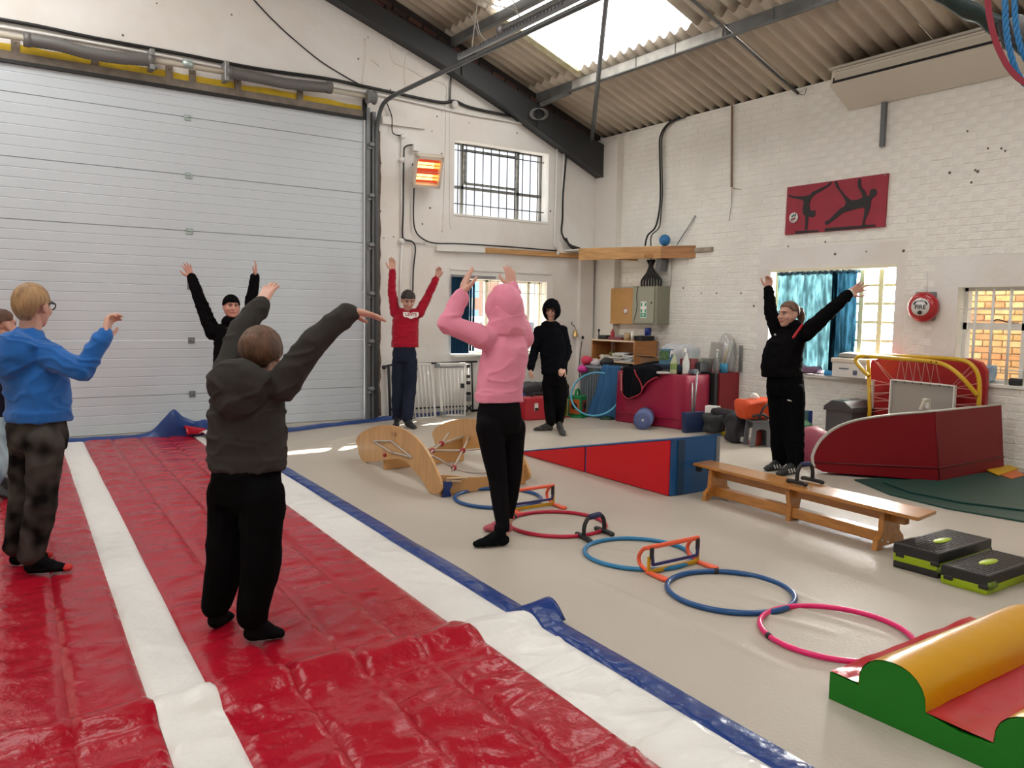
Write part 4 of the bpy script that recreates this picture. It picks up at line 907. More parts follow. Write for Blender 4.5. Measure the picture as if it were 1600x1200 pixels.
# ---- red foam blocks and everything on them
m_mag = mat('vinyl_crimson', (0.36, 0.012, 0.055), .38, bump=.25, bscale=5, spec=.5, bdist=.03)
m_mag2 = mat('vinyl_dark_red', (0.25, 0.008, 0.018), .42)
t = thing('foam_block', 'large crimson vinyl foam block with clutter on top in corner', 'foam block', (7.62, 7.6, 0))
P0, P1, P2, P3 = V(7.29, 8.10, 0), V(7.454, 7.066, 0), V(7.93, 7.066, 0), V(7.80, 8.15, 0)
bm = NB(); prism(bm, [P0, P1, P2, P3], (0, 0, .685), .018); bmesh.ops.subdivide_edges(bm, edges=[e for e in bm.edges if e.calc_length() > .3], cuts=5, use_grid_fill=True); crumple(bm, .012, 3.5, 5)
for f in bm.faces: f.smooth = True
part('cover', bm, m_mag, t)
bm = NB(); n_ = (P1-P0).cross(V(0, 0, 1)).normalized()
for a, b in ((P0, P1), (P1, P2)):
    nn = (b-a).cross(V(0, 0, 1)).normalized(); tube(bm, smooth_path([a+(b-a)*k/6+nn*.008+V(0, 0, .12+random.uniform(-.008, .008)) for k in range(7)], 3), .006, 6)
part('seam', bm, m_mag2, t)
t = thing('foam_block', 'narrow dark red foam block standing against brick wall', 'foam block', (8.25, 7.15, 0))
bm = NB(); prism(bm, [V(8.07, 7.02, 0), V(8.44, 7.02, 0), V(8.44, 7.9, 0), V(8.07, 7.9, 0)], (0, 0, .70), .012); part('cover', bm, m_mag2, t)
bm = NB(); prism(bm, [V(8.0, 7.04, 0), V(8.065, 7.04, 0), V(8.065, 7.9, 0), V(8.0, 7.9, 0)], (0, 0, .70), .01); part('side_cover', bm, mat('vinyl_charcoal', (.025, .03, .032), .45), t)
t = thing('yoga_mat_roll', 'rolled lilac blue exercise mat lying before the crimson block', 'mat', (7.14, 7.43, 0))
cr_ = FL(984, 665, 0); ax = V(.75, .66, 0).normalized(); sp = []
rc = V(7.12, 7.40, .12)
bm = NB(); lathe(bm, [(.024, 0), (.118, 0), (.118, .45), (.024, .45)], rc-ax*.12, 26, ax); part('roll', bm, mat('mat_lilac', (.13, .17, .36), .6), t)
bm = NB()
x_, y_ = frame_at(ax)
for k in range(40):
    a = k*.5; r = .03+.088*k/40; sp.append(rc-ax*.124+(x_*math.cos(a)+y_*math.sin(a))*r)
tube(bm, smooth_path(sp, 3), .003, 5); part('spiral_edge', bm, mat('mat_lilac_dark', (.09, .11, .25), .6), t)
bm = NB(); lathe(bm, [(0, 0), (.014, 0), (.014, .01), (0, .01)], rc-ax*.13, 12, ax); part('core', bm, m_white, t)
t = thing('dustpan', 'dark blue long handled dustpan standing before the red blocks', 'dustpan', (7.62, 6.93, 0))
dx = V(.99, -.12, 0); base = FL(1086, 676, 0)
q0 = [base-dx*.15, base+dx*.15, base+dx*.165+V(0, 0, .25), base-dx*.165+V(0, 0, .25)]
bm = NB(); prism(bm, q0, V(.03, .09, 0), .012); part('pan', bm, mat('dustpan_blue', (.018, .035, .10), .45), t)
bm = NB(); tube(bm, [base+V(.02, .05, .24), base+V(.11, .10, .74)], .013, 10); part('handle', bm, m_galv, t)
bm = NB(); tube(bm, [base+V(-.03, .03, .20), base+V(.03, .10, .60)], .010, 10); ball(bm, base+V(.11, .10, .74), .018, 8, 6); part('brush_handle', bm, m_galv, t)
# jacket draped over the block
t = thing('jacket', 'black jacket with red piping draped over the crimson foam block', 'jacket', (7.36, 7.75, .69))
m_jk = mat('jacket_black', (0.007, 0.007, 0.010), .85, spec=.1, bump=.3, bscale=14)
bm = NB()
def jk(s, t_):
    y = 7.98-.58*s; d = t_*.62
    if d < .30: x, z = 7.68-d*.98, .70+.10*math.sin(PI*s)*(1-(d/.3)**2*.5)
    else: x, z = 7.30+.092*s-.03*math.sin(PI*s)-.012*math.sin(s*20), .73-(d-.30)*(.8+.5*math.sin(PI*s*1.3+.5))
    if d < .3: x = x+(7.30+.092*s-7.386)*(d/.3)
    return V(x-.022, y, z+.012)+V(.012*math.sin(s*16+t_*6), 0, .012*math.cos(s*13+t_*8))
sheet(bm, jk, 26, 20, .016); part('body', bm, m_jk, t)
bm = NB(); tube(bm, [jk(s, 1.0)+V(-.012, 0, 0) for s in [k/16 for k in range(17)]], .009, 6); tube(bm, [jk(.04, .55+.45*k/8)+V(-.014, 0, 0) for k in range(9)], .009, 6); tube(bm, [jk(.42+.2*k/8, .5+.5*k/8)+V(-.014, 0, 0) for k in range(9)], .009, 6); part('piping', bm, mat('piping_red', (.45, .03, .05), .6), t)
bm = NB(); bar(bm, jk(.03, .62)+V(-.02, 0, 0), jk(.03, .95)+V(-.02, 0, 0), .004, .02); part('label_strip', bm, m_white, t)
softbag('folded_cloth', (7.62, 7.42, .69), (.26, .5, .10), mat('navy_cloth', (.012, .02, .045), .8), 'folded navy cloth beside the jacket on the crimson block', 'cloth', amp=.015, seed=8)
t = thing('cardboard_box', 'open cardboard box behind the jacket on the crimson block', 'box', (7.72, 7.95, .69))
m_card = mat('cardboard', (.36, .22, .12), .8)
bm = NB(); box(bm, (7.74, 7.85, .775), (.20, .34, .17)); part('carton', bm, m_card, t)
bm = NB(); bar(bm, (7.62, 7.85, .86), (7.50, 7.85, .89), .32, .006); part('flap', bm, m_card, t)
bm = NB(); ball(bm, (7.74, 7.62, .93), .085, 12, 8, (.8, 1.2, .8)); crumple(bm, .05, 10, 3); single('black_glove', bm, m_dark, 'black glove lying on the clutter above the crimson block', 'glove')
m_bagw = cloth_glow('carrier_bag', (.75, .77, .80), .3)
softbag('carrier_bag', (7.80, 7.46, .69), (.30, .46, .32), m_bagw, 'white carrier bag bulging on the crimson block', amp=.06, sc=6, seed=11)
t = thing('printed_carton', 'green and blue printed carton on the crimson block by the bag', 'carton', (7.58, 7.50, .69))
bm = NB(); box(bm, (7.60, 7.50, .84), (.12, .16, .30), .1); part('carton', bm, mat('carton_blue', (.09, .22, .34), .5), t)
bm = NB(); box(bm, (7.537, 7.49, .91), (.006, .15, .12), .1); part('print_panel', bm, mat('carton_green', (.10, .20, .08), .5, var=.5, vscale=30), t)
m_clear = mat('spray_plastic', (.72, .75, .72), .3)
def spray(c, h, mb, label, lab=None):
    c = Vector(c); t = thing('spray_bottle', label, 'spray bottle', c, 'spray bottles on the crimson block')
    r = .043
    bm = NB(); lathe(bm, [(0, 0), (r, 0), (r*1.05, .02), (r*1.05, h*.45), (r*.6, h*.62), (r*.35, h*.72), (r*.35, h*.78), (0, h*.78)], c, 16); part('body', bm, mb, t)
    if lab:
        bm = NB(); lathe(bm, [(r*1.06, h*.18), (r*1.065, h*.19), (r*1.065, h*.42), (r*1.06, h*.43)], c, 16); part('label', bm, lab, t)
    bm = NB(); box(bm, c+V(-.02, .01, h*.88), (.10, .03, h*.16), .5, .008); box(bm, c+V(-.045, .02, h*.76), (.012, .012, h*.16), .5, .003, 1); part('trigger_head', bm, m_white, t)
spray((7.47, 7.25, .69), .31, mat('green_spray', (.50, .52, .33), .3), 'spray bottle with green label standing on crimson block edge', mat('spray_label', (.22, .33, .10), .5))
spray((7.58, 7.15, .69), .34, m_clear, 'white spray bottle at the back of crimson block edge')
m_cl = [mat('clutter_%d' % k, c, .6) for k, c in enumerate([(.03, .03, .035), (.5, .48, .45), (.20, .02, .03), (.28, .30, .22), (.10, .12, .15), (.62, .60, .56)])]
for k, (x, y, z, s, l) in enumerate([(7.72, 7.22, .80, (.16, .2, .16), 'dark red pouch between the spray bottles'), (7.83, 7.12, .78, (.22, .1, .12), 'black tool case at the block end'), (7.70, 7.10, .725, (.25, .07, .06), 'grey tray at the front of crimson block'), (7.80, 7.20, .86, (.14, .18, .05), 'khaki flap on top of the pouch'), (7.52, 7.35, .715, (.14, .22, .05), 'black cloth at the crimson block edge'), (7.40, 7.36, .70, (.13, .16, .03), 'white wipe pack on the crimson block')]):
    bm = NB(); box(bm, (x, y, z), s, .2*k, .02, 2); single('oddment', bm, m_cl[[2, 0, 4, 3, 0, 5][k]], l, 'oddment')
# tubs, jars and a clear bag on the narrow block
bm = NB(); lathe(bm, [(0, 0), (.085, 0), (.10, .17), (.105, .18), (0, .18)], (8.10, 7.30, .70), 20); single('clear_tub', bm, mat('tub_grey', (.42, .42, .40), .3), 'grey translucent tub on the narrow red block', 'tub')
bottle('water_bottle', (8.10, 7.10, .70), .04, .30, glassmat('bottle_clear', (.93, .95, .95), .22, .1), 'clear plastic bottle on the narrow red block', cap=m_white)
bm = NB(); lathe(bm, [(0, 0), (.05, 0), (.052, .11), (.045, .12), (0, .12)], (8.17, 7.05, .70), 16); single('blue_tub', bm, mat('tub_blue', (.05, .28, .48), .4), 'small bright blue tub at front of narrow block', 'tub')
t = thing('polythene_bag', 'tall clear polythene bag of rolls standing on the narrow block', 'bag', (8.33, 7.15, .70))
bm = NB(); lathe(bm, [(.0, 0), (.12, 0), (.125, .2), (.11, .36), (.07, .47), (.03, .50), (0, .5)], (8.33, 7.15, .70), 18); crumple(bm, .03, 9, 6); part('film', bm, glassmat('polythene', (.96, .97, .98), .25, .25), t)
for k, (a, b) in enumerate(((V(8.26, 7.12, .72), V(8.36, 7.10, 1.10)), (V(8.30, 7.18, .72), V(8.40, 7.12, 1.14)), (V(8.35, 7.12, .72), V(8.38, 7.16, 1.02)))):
    bm = NB(); tube(bm, [a, b], .028, 10); part('paper_roll', bm, [m_paper, mp[2], mp[1]][k], t)
bm = NB(); bar(bm, (8.20, 7.24, .72), (8.23, 7.22, 1.08), .05, .16); single('grey_folder', bm, m_cl[1], 'grey folder standing beside the polythene bag', 'folder')
bm = NB(); tube(bm, [(8.18, 7.12, .72), (8.30, 7.10, 1.02)], .014, 8); single('wood_stick', bm, mat('stick', (.5, .4, .22), .6), 'wooden stick leaning beside the polythene bag', 'stick')
bm = NB(); bar(bm, (8.46-.03, 7.0, .70), (8.46-.03, 7.0, 1.05), .012, .05); single('steel_strip', bm, m_galv, 'thin steel strip against brick wall by the polythene bag', 'strip')
# ================================================================ THINGS ON THE FLOOR
# ---- quilted red mats with white stripes and blue border
def vinyl(name, col, rough=.24):
    return mat(name, col, rough, bump=.6, bscale=6.5, spec=.28, coat=.06, bdist=.035)
m_vred, m_vwhite, m_vblue = vinyl('vinyl_red', (0.37, 0.006, 0.020)), vinyl('vinyl_white', (0.78, 0.77, 0.74), .3), vinyl('vinyl_blue', (0.012, 0.042, 0.20), .28)
def wr(x, y, s):
    p = V(x*2.0, y*3.6, s); q = V(x*3.1+.4*mnoise.noise(p), y*7.5+.5*mnoise.noise(p*1.3), s+4)
    a = 1-abs(mnoise.noise(q))*2; b = 1-abs(mnoise.noise(p*1.6+V(9, 2, 0)))*2
    return mnoise.noise(p)*.8+.75*max(0, a)**2+.6*max(0, b)**3+.2*mnoise.noise(p*5.1)-.4
SKEW = .055
def mat_thing(name, label, y0, y1, lift, lip, loc, amp, seed, ncell):
    t = thing(name, label, 'mat', loc)
    strips = [('blue_border', m_vblue, 2.085, 2.205)] + [('white_stripe', m_vwhite, 1.79, 2.085), ('white_stripe', m_vwhite, .517, .722)]
    strips += [('red_panel', m_vred, .722+.267*k, .722+.267*(k+1)) for k in range(4)]+[('red_panel', m_vred, .27, .517), ('red_panel', m_vred, .02, .27), ('red_panel', m_vred, -.24, .02), ('red_panel', m_vred, -.5, -.24)]
    for nm, m_, xa, xb in strips:
        quilt = nm == 'red_panel'
        def fn(s, q):
            y = y0+(y1-y0)*q; x = xa+(xb-xa)*s
            edge = 0.0
            if not quilt: edge = .006*mnoise.noise(V(y*1.7, xa*3, seed))
            puff = (.013 if quilt else .010)*(max(0, 1-(2*s-1)**8))**.6
            h = lift+.006+puff+amp*wr(x, y, seed)*(max(0, 1-(2*s-1)**8))
            if nm == 'blue_border' and s > .5: h = lift+.004+(h-lift)*(2-2*s)*.8
            if lip:
                d = y1-y
                if d < .02: h = .03+ (h-.03)*(d/.02)
                elif d < .22: h += .035*math.sin(PI*(d-.02)/.20)
            return V(x+SKEW*(y-2.8)+edge, y+(.02*mnoise.noise(V(x*3, seed, 1)) if lip and q > .97 else 0), max(.004, h))
        bm = NB(); sheet(bm, fn, 12, ncell)
        # skirt down to the floor at both long edges keeps it solid
        part(nm, bm, m_, t)
    return t
mat_thing('tumbling_mat', 'far quilted red mat with white stripes and blue edge, reaching garage door', 2.88, 9.38, 0.0, False, (1.0, 6.1, 0), .0085, 3.1, 260)
mat_thing('tumbling_mat', 'near crumpled red and white striped mat whose raised end overlaps the far mat', .4, 2.98, .030, True, (.9, 1.7, 0), .019, 7.7, 150)
# lifted blue flap at the corner of the near mat
bm = NB(); c0 = V(2.105, 2.99, .045)
sheet(bm, lambda s, q: V(2.09+.15*s, 2.99-.20*q, .05+.055*math.sin(PI*q)*(.5+.5*s)-.03*q+.01*s), 8, 10, .006); single('folded_flap', bm, m_vblue, 'stiff blue flap sticking up at the near mat corner', 'flap')
# blue cover along the back wall and its heap by the door
m_cover = mat('cover_blue', (0.010, 0.045, 0.20), .36, bump=.3, bscale=7, bdist=.03)
pts = [(90, 694), (150, 690), (215, 687), (245, 686), (330, 681), (390, 675), (445, 676), (520, 667), (585, 660), (640, 654), (700, 648), (750, 642)]
ctr = smooth_path([FL(u, v) for u, v in pts], 10)
bm = NB()
def cover(s, q):
    i = s*(len(ctr)-1); k = min(len(ctr)-2, int(i)); p = ctr[k].lerp(ctr[k+1], i-k)
    wdt = .20; y = p.y+wdt*q+.01
    pk = math.exp(-((p.x-1.95)/.16)**2)*.24 + math.exp(-((p.x-2.35)/.30)**2)*.14
    h = math.sin(PI*q)**.8*(.035+.02*mnoise.noise(V(p.x*4, 1, 0))+pk*(.9+.2*mnoise.noise(V(p.x*9, q*3, 2))))
    return V(p.x+.01*mnoise.noise(V(p.x*6, q*4, 3)), min(y, 9.845)-pk*.25*math.sin(PI*q), .004+max(0, h))
sheet(bm, cover, 220, 10); single('blue_cover', bm, m_cover, 'long blue vinyl cover bunched along the door and back wall base', 'cover', loc=(3.3, 9.5, 0))
bm = NB(); a = FL(290, 681, .05); sheet(bm, lambda s, q: V(2.18+.30*s, 9.20-.45*q+.12*s, .04+.05*math.sin(PI*q)*(1-s*.4)+.02*math.sin(s*7)), 10, 10, .006)
single('white_flap', bm, m_vwhite, 'turned up white end of the mat by the blue heap', 'flap')
bm = NB(); sheet(bm, lambda s, q: V(2.05+.22*s, 9.35-.2*q, .05+.09*math.sin(PI*q)*(1-s*.5)), 8, 8, .006); single('red_flap', bm, m_vred, 'turned up red corner of the mat by the blue heap', 'flap')

# ---- hoops
HB = mat('hoop_blue', (0.008, 0.075, 0.24), .28); HP = mat('hoop_pink', (0.75, 0.008, 0.15), .3); HR = mat('hoop_red', (0.50, 0.01, 0.045), .32); HL = mat('hoop_sky', (0.018, 0.20, 0.42), .3)
hoop((3.197, 2.067, .016), .321, .0125, HP, 'pink hula hoop partly under the wave block', tape=2.7)
hoop((3.227, 2.689, .014), .315, .014, HB, 'dark blue hula hoop between the near hurdle and pink hoop', tape=.9)
hoop((3.284, 3.429, .013), .312, .0125, HL, 'sky blue hula hoop under the near hurdle')
hoop((3.292, 4.216, .013), .325, .0125, HR, 'red hula hoop behind the floor push up bar', tape=2.0)
hoop((3.369, 5.05, .014), .327, .014, HB, 'blue hula hoop beside the wooden climbing arch, farthest of the row')

# ---- folding hurdles
m_hor = mat('hurdle_orange', (0.85, 0.12, 0.05), .4); m_hye = mat('hurdle_yellow', (0.60, 0.33, 0.01), .45); m_hna = mat('hurdle_navy', (0.025, 0.022, 0.13), .45)
def hurdle(label, x0, x1, y, h=.15):
    t = thing('hurdle', label, 'hurdle', ((x0+x1)/2, y, 0), 'folding mini hurdles')
    for x in (x0, x1):
        bm = NB(); tube(bm, smooth_path([V(x, y-.005, h), V(x, y+.04, h-.018), V(x, y+.075, h*.55), V(x, y+.06, .04), V(x, y+.0, .018)], 5), .011, 8)
        pth = smooth_path([V(x, y, .016), V(x, y-.05, .014), V(x, y-.13, .014)], 4)
        prism(bm, [V(x-.012, y+.01, .006), V(x+.012, y+.01, .006), V(x+.024, y-.13, .004), V(x+.014, y-.15, .004), V(x-.014, y-.15, .004), V(x-.024, y-.13, .004)], (0, 0, .014), .004)
        part('leg', bm, m_hor, t)
        bm = NB(); bar(bm, (x+(.012 if x == x0 else -.012), y-.012, h), (x+(.012 if x == x0 else -.012), y-.012, h-.065), .018, .022, (1, 0, 0), .003); part('clip', bm, m_dark, t)
        bm = NB(); bar(bm, (x, y-.004, .012), (x, y-.004, h-.05), .012, .016, (1, 0, 0)); part('upright', bm, m_hye, t)
    bm = NB(); bar(bm, (x0-.012, y, h), (x1+.012, y, h), .022, .024, bevel=.006); part('top_bar', bm, m_hor, t)
    bm = NB(); bar(bm, (x0+.02, y-.016, h-.095), (x1-.02, y-.016, h-.095), .012, .017, bevel=.003); bar(bm, (x0+.014, y-.016, h-.05), (x0+.02, y-.016, h-.10), .012, .014, (1, 0, 0)); bar(bm, (x1-.014, y-.016, h-.05), (x1-.02, y-.016, h-.10), .012, .014, (1, 0, 0)); part('middle_bar', bm, m_hna, t)
    bm = NB(); bar(bm, (x0, y-.004, .016), (x1, y-.004, .016), .014, .022, bevel=.003); part('bottom_bar', bm, m_hye, t)
    return t
hurdle('orange, yellow and navy mini hurdle between the sky blue and dark blue hoops', 3.08, 3.463, 3.13)
hurdle('orange, yellow and navy mini hurdle beside the girl, in front of red hoop', 3.24, 3.611, 4.68)

# ---- push up bars
def pushup(label, a0, a1, b0, b1, z, h=.115):
    a0, a1, b0, b1 = map(Vector, (a0, a1, b0, b1)); ca, cb = (a0+a1)/2, (b0+b1)/2
    t = thing('push_up_bar', label, 'push up bar', ((ca+cb)/2).xy.to_3d()+V(0, 0, z), 'push up bars')
    for p, q in ((a0, a1), (b0, b1)):
        bm = NB(); p2, q2 = p.copy(), q.copy(); p2.z = q2.z = z+.018; bar(bm, p2, q2, .030, .026, bevel=.008)
        for e in (p2, q2): ball(bm, e-V(0, 0, .003), .019, 10, 6, (1, 1, .8))
        part('foot', bm, m_black, t)
    ca.z = cb.z = z+.02; up = V(0, 0, h)
    bm = NB(); d = cb-ca
    tube(bm, smooth_path([ca, ca+up*.55+d*.02, ca+up*.88+d*.14, ca+up+d*.30], 5)+smooth_path([cb+up-d*.30, cb+up*.88-d*.14, cb+up*.55-d*.02, cb], 5), .0135, 10); part('arch', bm, m_black, t)
    bm = NB(); tube(bm, [ca+up+d*.22, ca+up+d*.30, cb+up-d*.30, cb+up-d*.22], [.014, .0185, .0185, .014], 12); part('grip', bm, mat('grip_navy', (0.012, 0.016, 0.075), .65), t)
pushup('black push up bar with navy grip on floor between red and sky hoops', FL(902, 838), FL(922, 849), FL(932, 829), FL(956, 838), 0)
# ---- gym bench
m_bench = mat('bench_pine', (0.47, 0.20, 0.045), .28, var=.22, vscale=5, stretch=(7, 1, 7), spec=.5, coat=.35); m_bend = mat('bench_end', (0.40, 0.22, 0.09), .45, var=.2, vscale=8)
t = thing('gym_bench', 'long varnished wooden gym bench beside the blue and red ramp', 'bench', (4.8, 3.45, 0))
ZT = .262
n0, n1, f0, f1 = FL(1435, 809, ZT), FL(1463, 798, ZT), FL(1083, 723, ZT), FL(1110, 718.5, ZT)
bm = NB(); prism(bm, [n0, n1, f1, f0], (0, 0, -.022), .005); part('seat', bm, m_bench, t)
def at_bench(y, off, z):
    s = (y-n0.y)/(f0.y-n0.y); a = n0.lerp(f0, s); b = n1.lerp(f1, s); c = (a+b)/2; return V(c.x+off, y, z)
bm = NB(); bar(bm, at_bench(2.62, 0, .205), at_bench(4.28, 0, .205), .05, .075, bevel=.004); part('upper_rail', bm, m_bench, t)
bm = NB(); bar(bm, at_bench(2.72, 0, .058), at_bench(4.22, 0, .058), .07, .07, bevel=.004); part('floor_rail', bm, m_bench, t)
for y, wt, wb in ((2.72, .085, .155), (4.20, .085, .155)):
    bm = NB(); prf = [(-wb, 0), (-wb+.05, 0), (-wb+.07, .022), (wb-.07, .022), (wb-.05, 0), (wb, 0), (wb-.015, .06), (wb-.045, .085), (wt+.01, .10), (wt, .24), (-wt, .24), (-wt-.01, .10), (-wb+.045, .085), (-wb+.015, .06)]
    prism(bm, [at_bench(y, px, pz) for px, pz in prf], (0, .035, 0), .003); part('leg', bm, m_bench, t)
bm = NB(); yy = 3.46; prism(bm, [at_bench(yy, px, pz) for px, pz in [(-.06, .0), (.06, .0), (.05, .10), (.075, .20), (.075, .24), (-.075, .24), (-.075, .20), (-.05, .10)]], (0, .035, 0), .003); part('leg', bm, m_bench, t)
for y in (2.70, 2.74):
    bm = NB(); ball(bm, at_bench(y, -.10, .06)+V(0, -.02, 0), .007, 8, 5); part('bolt', bm, m_zinc, t)
for x_ in (-.06, .06):
    bm = NB(); box(bm, at_bench(4.37, x_, .215), (.03, .04, .05), None, .006); part('hook', bm, m_black, t)
pushup('black push up bar with navy grip standing on the gym bench', FL(1232, 754, ZT), FL(1258, 760, ZT), FL(1255, 750, ZT), FL(1284, 757, ZT), ZT)

# ---- exercise steps
m_stop = mat('step_black', (0.014, 0.014, 0.015), .42, bump=.25, bscale=90); m_lime = mat('step_lime', (0.30, 0.42, 0.004), .42)
def step(label, x0, x1, y0, y1, layers, h):
    t = thing('exercise_step', label, 'exercise step', ((x0+x1)/2, (y0+y1)/2, 0), 'exercise steps by the bench')
    z = 0
    if layers == 2:
        bm = NB(); box(bm, ((x0+x1)/2, (y0+y1)/2, .02), (x1-x0, y1-y0, .04), None, .012, 2); part('base', bm, m_stop, t); z = .038
    bm = NB(); box(bm, ((x0+x1)/2, (y0+y1)/2, z+.025), (x1-x0+.002, y1-y0+.004, .05), None, .014, 2); part('riser', bm, m_lime, t)
    bm = NB(); zt = z+.043
    box(bm, ((x0+x1)/2, (y0+y1)/2, (zt+h)/2), (x1-x0+.004, y1-y0+.006, h-zt), None, .012, 3)
    for yy in (y0+.02, y1-.04):
        for xx in (x0-.002, x1+.002): box(bm, (xx, yy, zt-.003), (.01, .05, .024), None, .004, 1)
    top = part('deck', bm, m_stop, t)
    bm = NB()
    for k in range(17): bar(bm, (x0+.03+k*(x1-x0-.06)/16-.015, y0+.02, h+.0005), (x0+.03+k*(x1-x0-.06)/16+.015, y1-.02, h+.0005), .004, .003)
    for k in range(9): bar(bm, (x0+.03, y0+.02+k*(y1-y0-.04)/8, h+.0005), (x1-.03, y0+.02+k*(y1-y0-.04)/8, h+.0005), .003, .002)
    part('tread_ribs', bm, m_stop, t)
    bm = NB(); lathe(bm, [(0, 0), (1, 0), (1, .003), (0, .003)], (0, 0, 0), 32)
    for v in bm.verts: v.co = V((x0+x1)/2-.01+v.co.x*.085, (y0+y1)/2+v.co.y*.030, h+v.co.z)
    part('badge', bm, mat('lime_badge', (.40, .56, .02), .4), t)
    for yy in (y0+.005,):
        bm = NB(); lathe(bm, [(0, -.03), (.02, -.03), (.02, .03), (0, .03)], (x0+.03, y0-.004, .05), 14, (1, 0, 0)); lathe(bm, [(0, -.03), (.02, -.03), (.02, .03), (0, .03)], (x1-.06, y0-.004, .05), 14, (1, 0, 0)); part('peg', bm, mat('dark_lime', (.10, .15, .004), .5), t)
step('taller black and lime exercise step beside the bench end', 4.385, 4.965, 2.235, 2.495, 2, .142)
step('lower black and lime exercise step nearest the right edge', 4.335, 4.87, 1.955, 2.195, 1, .104)
bm = NB(); p = FL(1597, 921, 0); box(bm, V(p.x+.10, p.y-.12, .05), (.20, .22, .10), None, .02, 3); single('peach_block', bm, mat('peach_plastic', (.52, .36, .26), .5), 'peach plastic block cut off at the right edge by the steps', 'block')

# ---- wave shaped soft play block
m_sg, m_sy, m_sr = mat('soft_green', (0.010, 0.17, 0.010), .45, bump=.15, bscale=7, bdist=.03, spec=.3), mat('soft_yellow', (0.60, 0.30, 0.002), .32, bump=.2, bscale=5, coat=.05, bdist=.03, spec=.4), mat('soft_red', (0.46, 0.010, 0.025), .26, bump=.25, bscale=6, coat=.25, bdist=.03)
t = thing('wave_block', 'soft play wave block, green sides, yellow humps and red hollows', 'soft play block', (3.1, 1.2, 0))
ya, xa, xb = 1.714, 2.630, 3.66
def hump(s0, s1, zb, top, n=12):
    out = []
    for k in range(n+1):
        a = PI*k/n; out.append(((s0+s1)/2-math.cos(a)*(s1-s0)/2, zb+(top-zb)*math.sin(a)**.75))
    return out
h1 = hump(.115, .362, .098, .224); h2 = hump(.575, .822, .090, .216)
prof = [(0, 0), (0, .104), (.06, .100)]+h1+[(.47, .080)]+h2+[(.90, .088), (.96, .10), (.96, 0)]
for x, dx in ((xa, .028), (xb-.028, .028)):
    bm = NB(); prism(bm, [V(x, ya-s, z) for s, z in prof], (dx, 0, 0), .006); part('side_panel', bm, m_sg, t)
bm = NB(); prism(bm, [V(xa+.02, ya-s, z-.006 if z > 0 else .004) for s, z in prof], (xb-xa-.04, 0, 0)); part('core', bm, m_sr, t)
for hh in (h1, h2):
    bm = NB()
    nX = 24
    def fn(s, q):
        i = q*(len(hh)-1); k = min(len(hh)-2, int(i)); f_ = i-k; sy = hh[k][0]*(1-f_)+hh[k+1][0]*f_; z = hh[k][1]*(1-f_)+hh[k+1][1]*f_
        return V(xa-.001+(xb-xa+.002)*s, ya-sy, z+.004+.0025*mnoise.noise(V(s*9, q*4, 1)))
    sheet(bm, fn, nX, 24); part('roll', bm, m_sy, t)
for (s0, z0), (s1, z1), dip in (((0, .104), (.118, .104), .012), ((.358, .098), (.578, .092), .016), ((.818, .09), (.96, .10), .01)):
    bm = NB()
    def fn(s, q):
        edge = min(s, 1-s)*(xb-xa)
        pull = math.exp(-edge/.10)
        fl_ = min(1, edge/.05)
        z = z0+(z1-z0)*q-(dip*math.sin(PI*q)*(1-.3*pull)-.010*pull*abs(math.sin(q*9+s*30))*math.sin(PI*q)-.006*mnoise.noise(V(s*7, q*2.5+s0*9, 4)))*fl_
        return V(xa+.003+(xb-xa-.006)*s, ya-(s0+(s1-s0)*q), z+.002)
    sheet(bm, fn, 44, 14); part('hollow', bm, m_sr, t)

# ---- incline ramp
m_rr, m_rb = mat('ramp_red', (0.56, 0.006, 0.016), .45, bump=.12, bscale=4, bdist=.03, spec=.3), mat('ramp_blue', (0.008, 0.085, 0.25), .36, bump=.15, bscale=5, bdist=.03)
t = thing('incline_ramp', 'long red and blue folding vinyl gymnastics ramp behind the bench', 'ramp', (4.9, 5.4, 0))
tip, nb = FL(813, 709), FL(1047, 776); W_ = .56; Hh = .452
def rp(s, z): p = tip.lerp(nb, s); return V(p.x, p.y, z)
tz = .022
bm = NB(); prism(bm, [rp(0, .004), rp(1, .004), rp(1, Hh), rp(0, tz)], (W_, 0, 0), .01); part('core', bm, m_rb, t)
fs = (PX(917, 737, 0, 4.65).y-tip.y)/(nb.y-tip.y)
for a, b in ((.004, fs-.006), (fs+.006, .995)):
    bm = NB(); za, zb = tz+(Hh-tz)*a, tz+(Hh-tz)*b
    prism(bm, [rp(a, .006), rp(b, .006), rp(b, zb-.006), rp(a, max(.012, za-.006))], (-.012, 0, 0), .004); part('side_panel', bm, m_rr, t)
for a, b in ((0, fs-.004), (fs+.004, 1.0)):
    bm = NB(); sheet(bm, lambda s, q: V(rp(a+(b-a)*s, 0).x+W_*q-.008+.016*q, rp(a+(b-a)*s, 0).y, tz+(Hh-tz)*(a+(b-a)*s)+.004+.006*max(0, mnoise.noise(V(s*11, q*3, a)))), 26, 6, .006); part('top_cover', bm, m_rb, t)
for du, wd, m_ in ((.10, .07, mat('ramp_band', (.012, .045, .10), .5)), (.525, .035, m_grey)):
    bm = NB(); box(bm, rp(1, Hh/2)+V(du, -.006, 0), (wd, .010, Hh-.02)); part('strap', bm, m_, t)

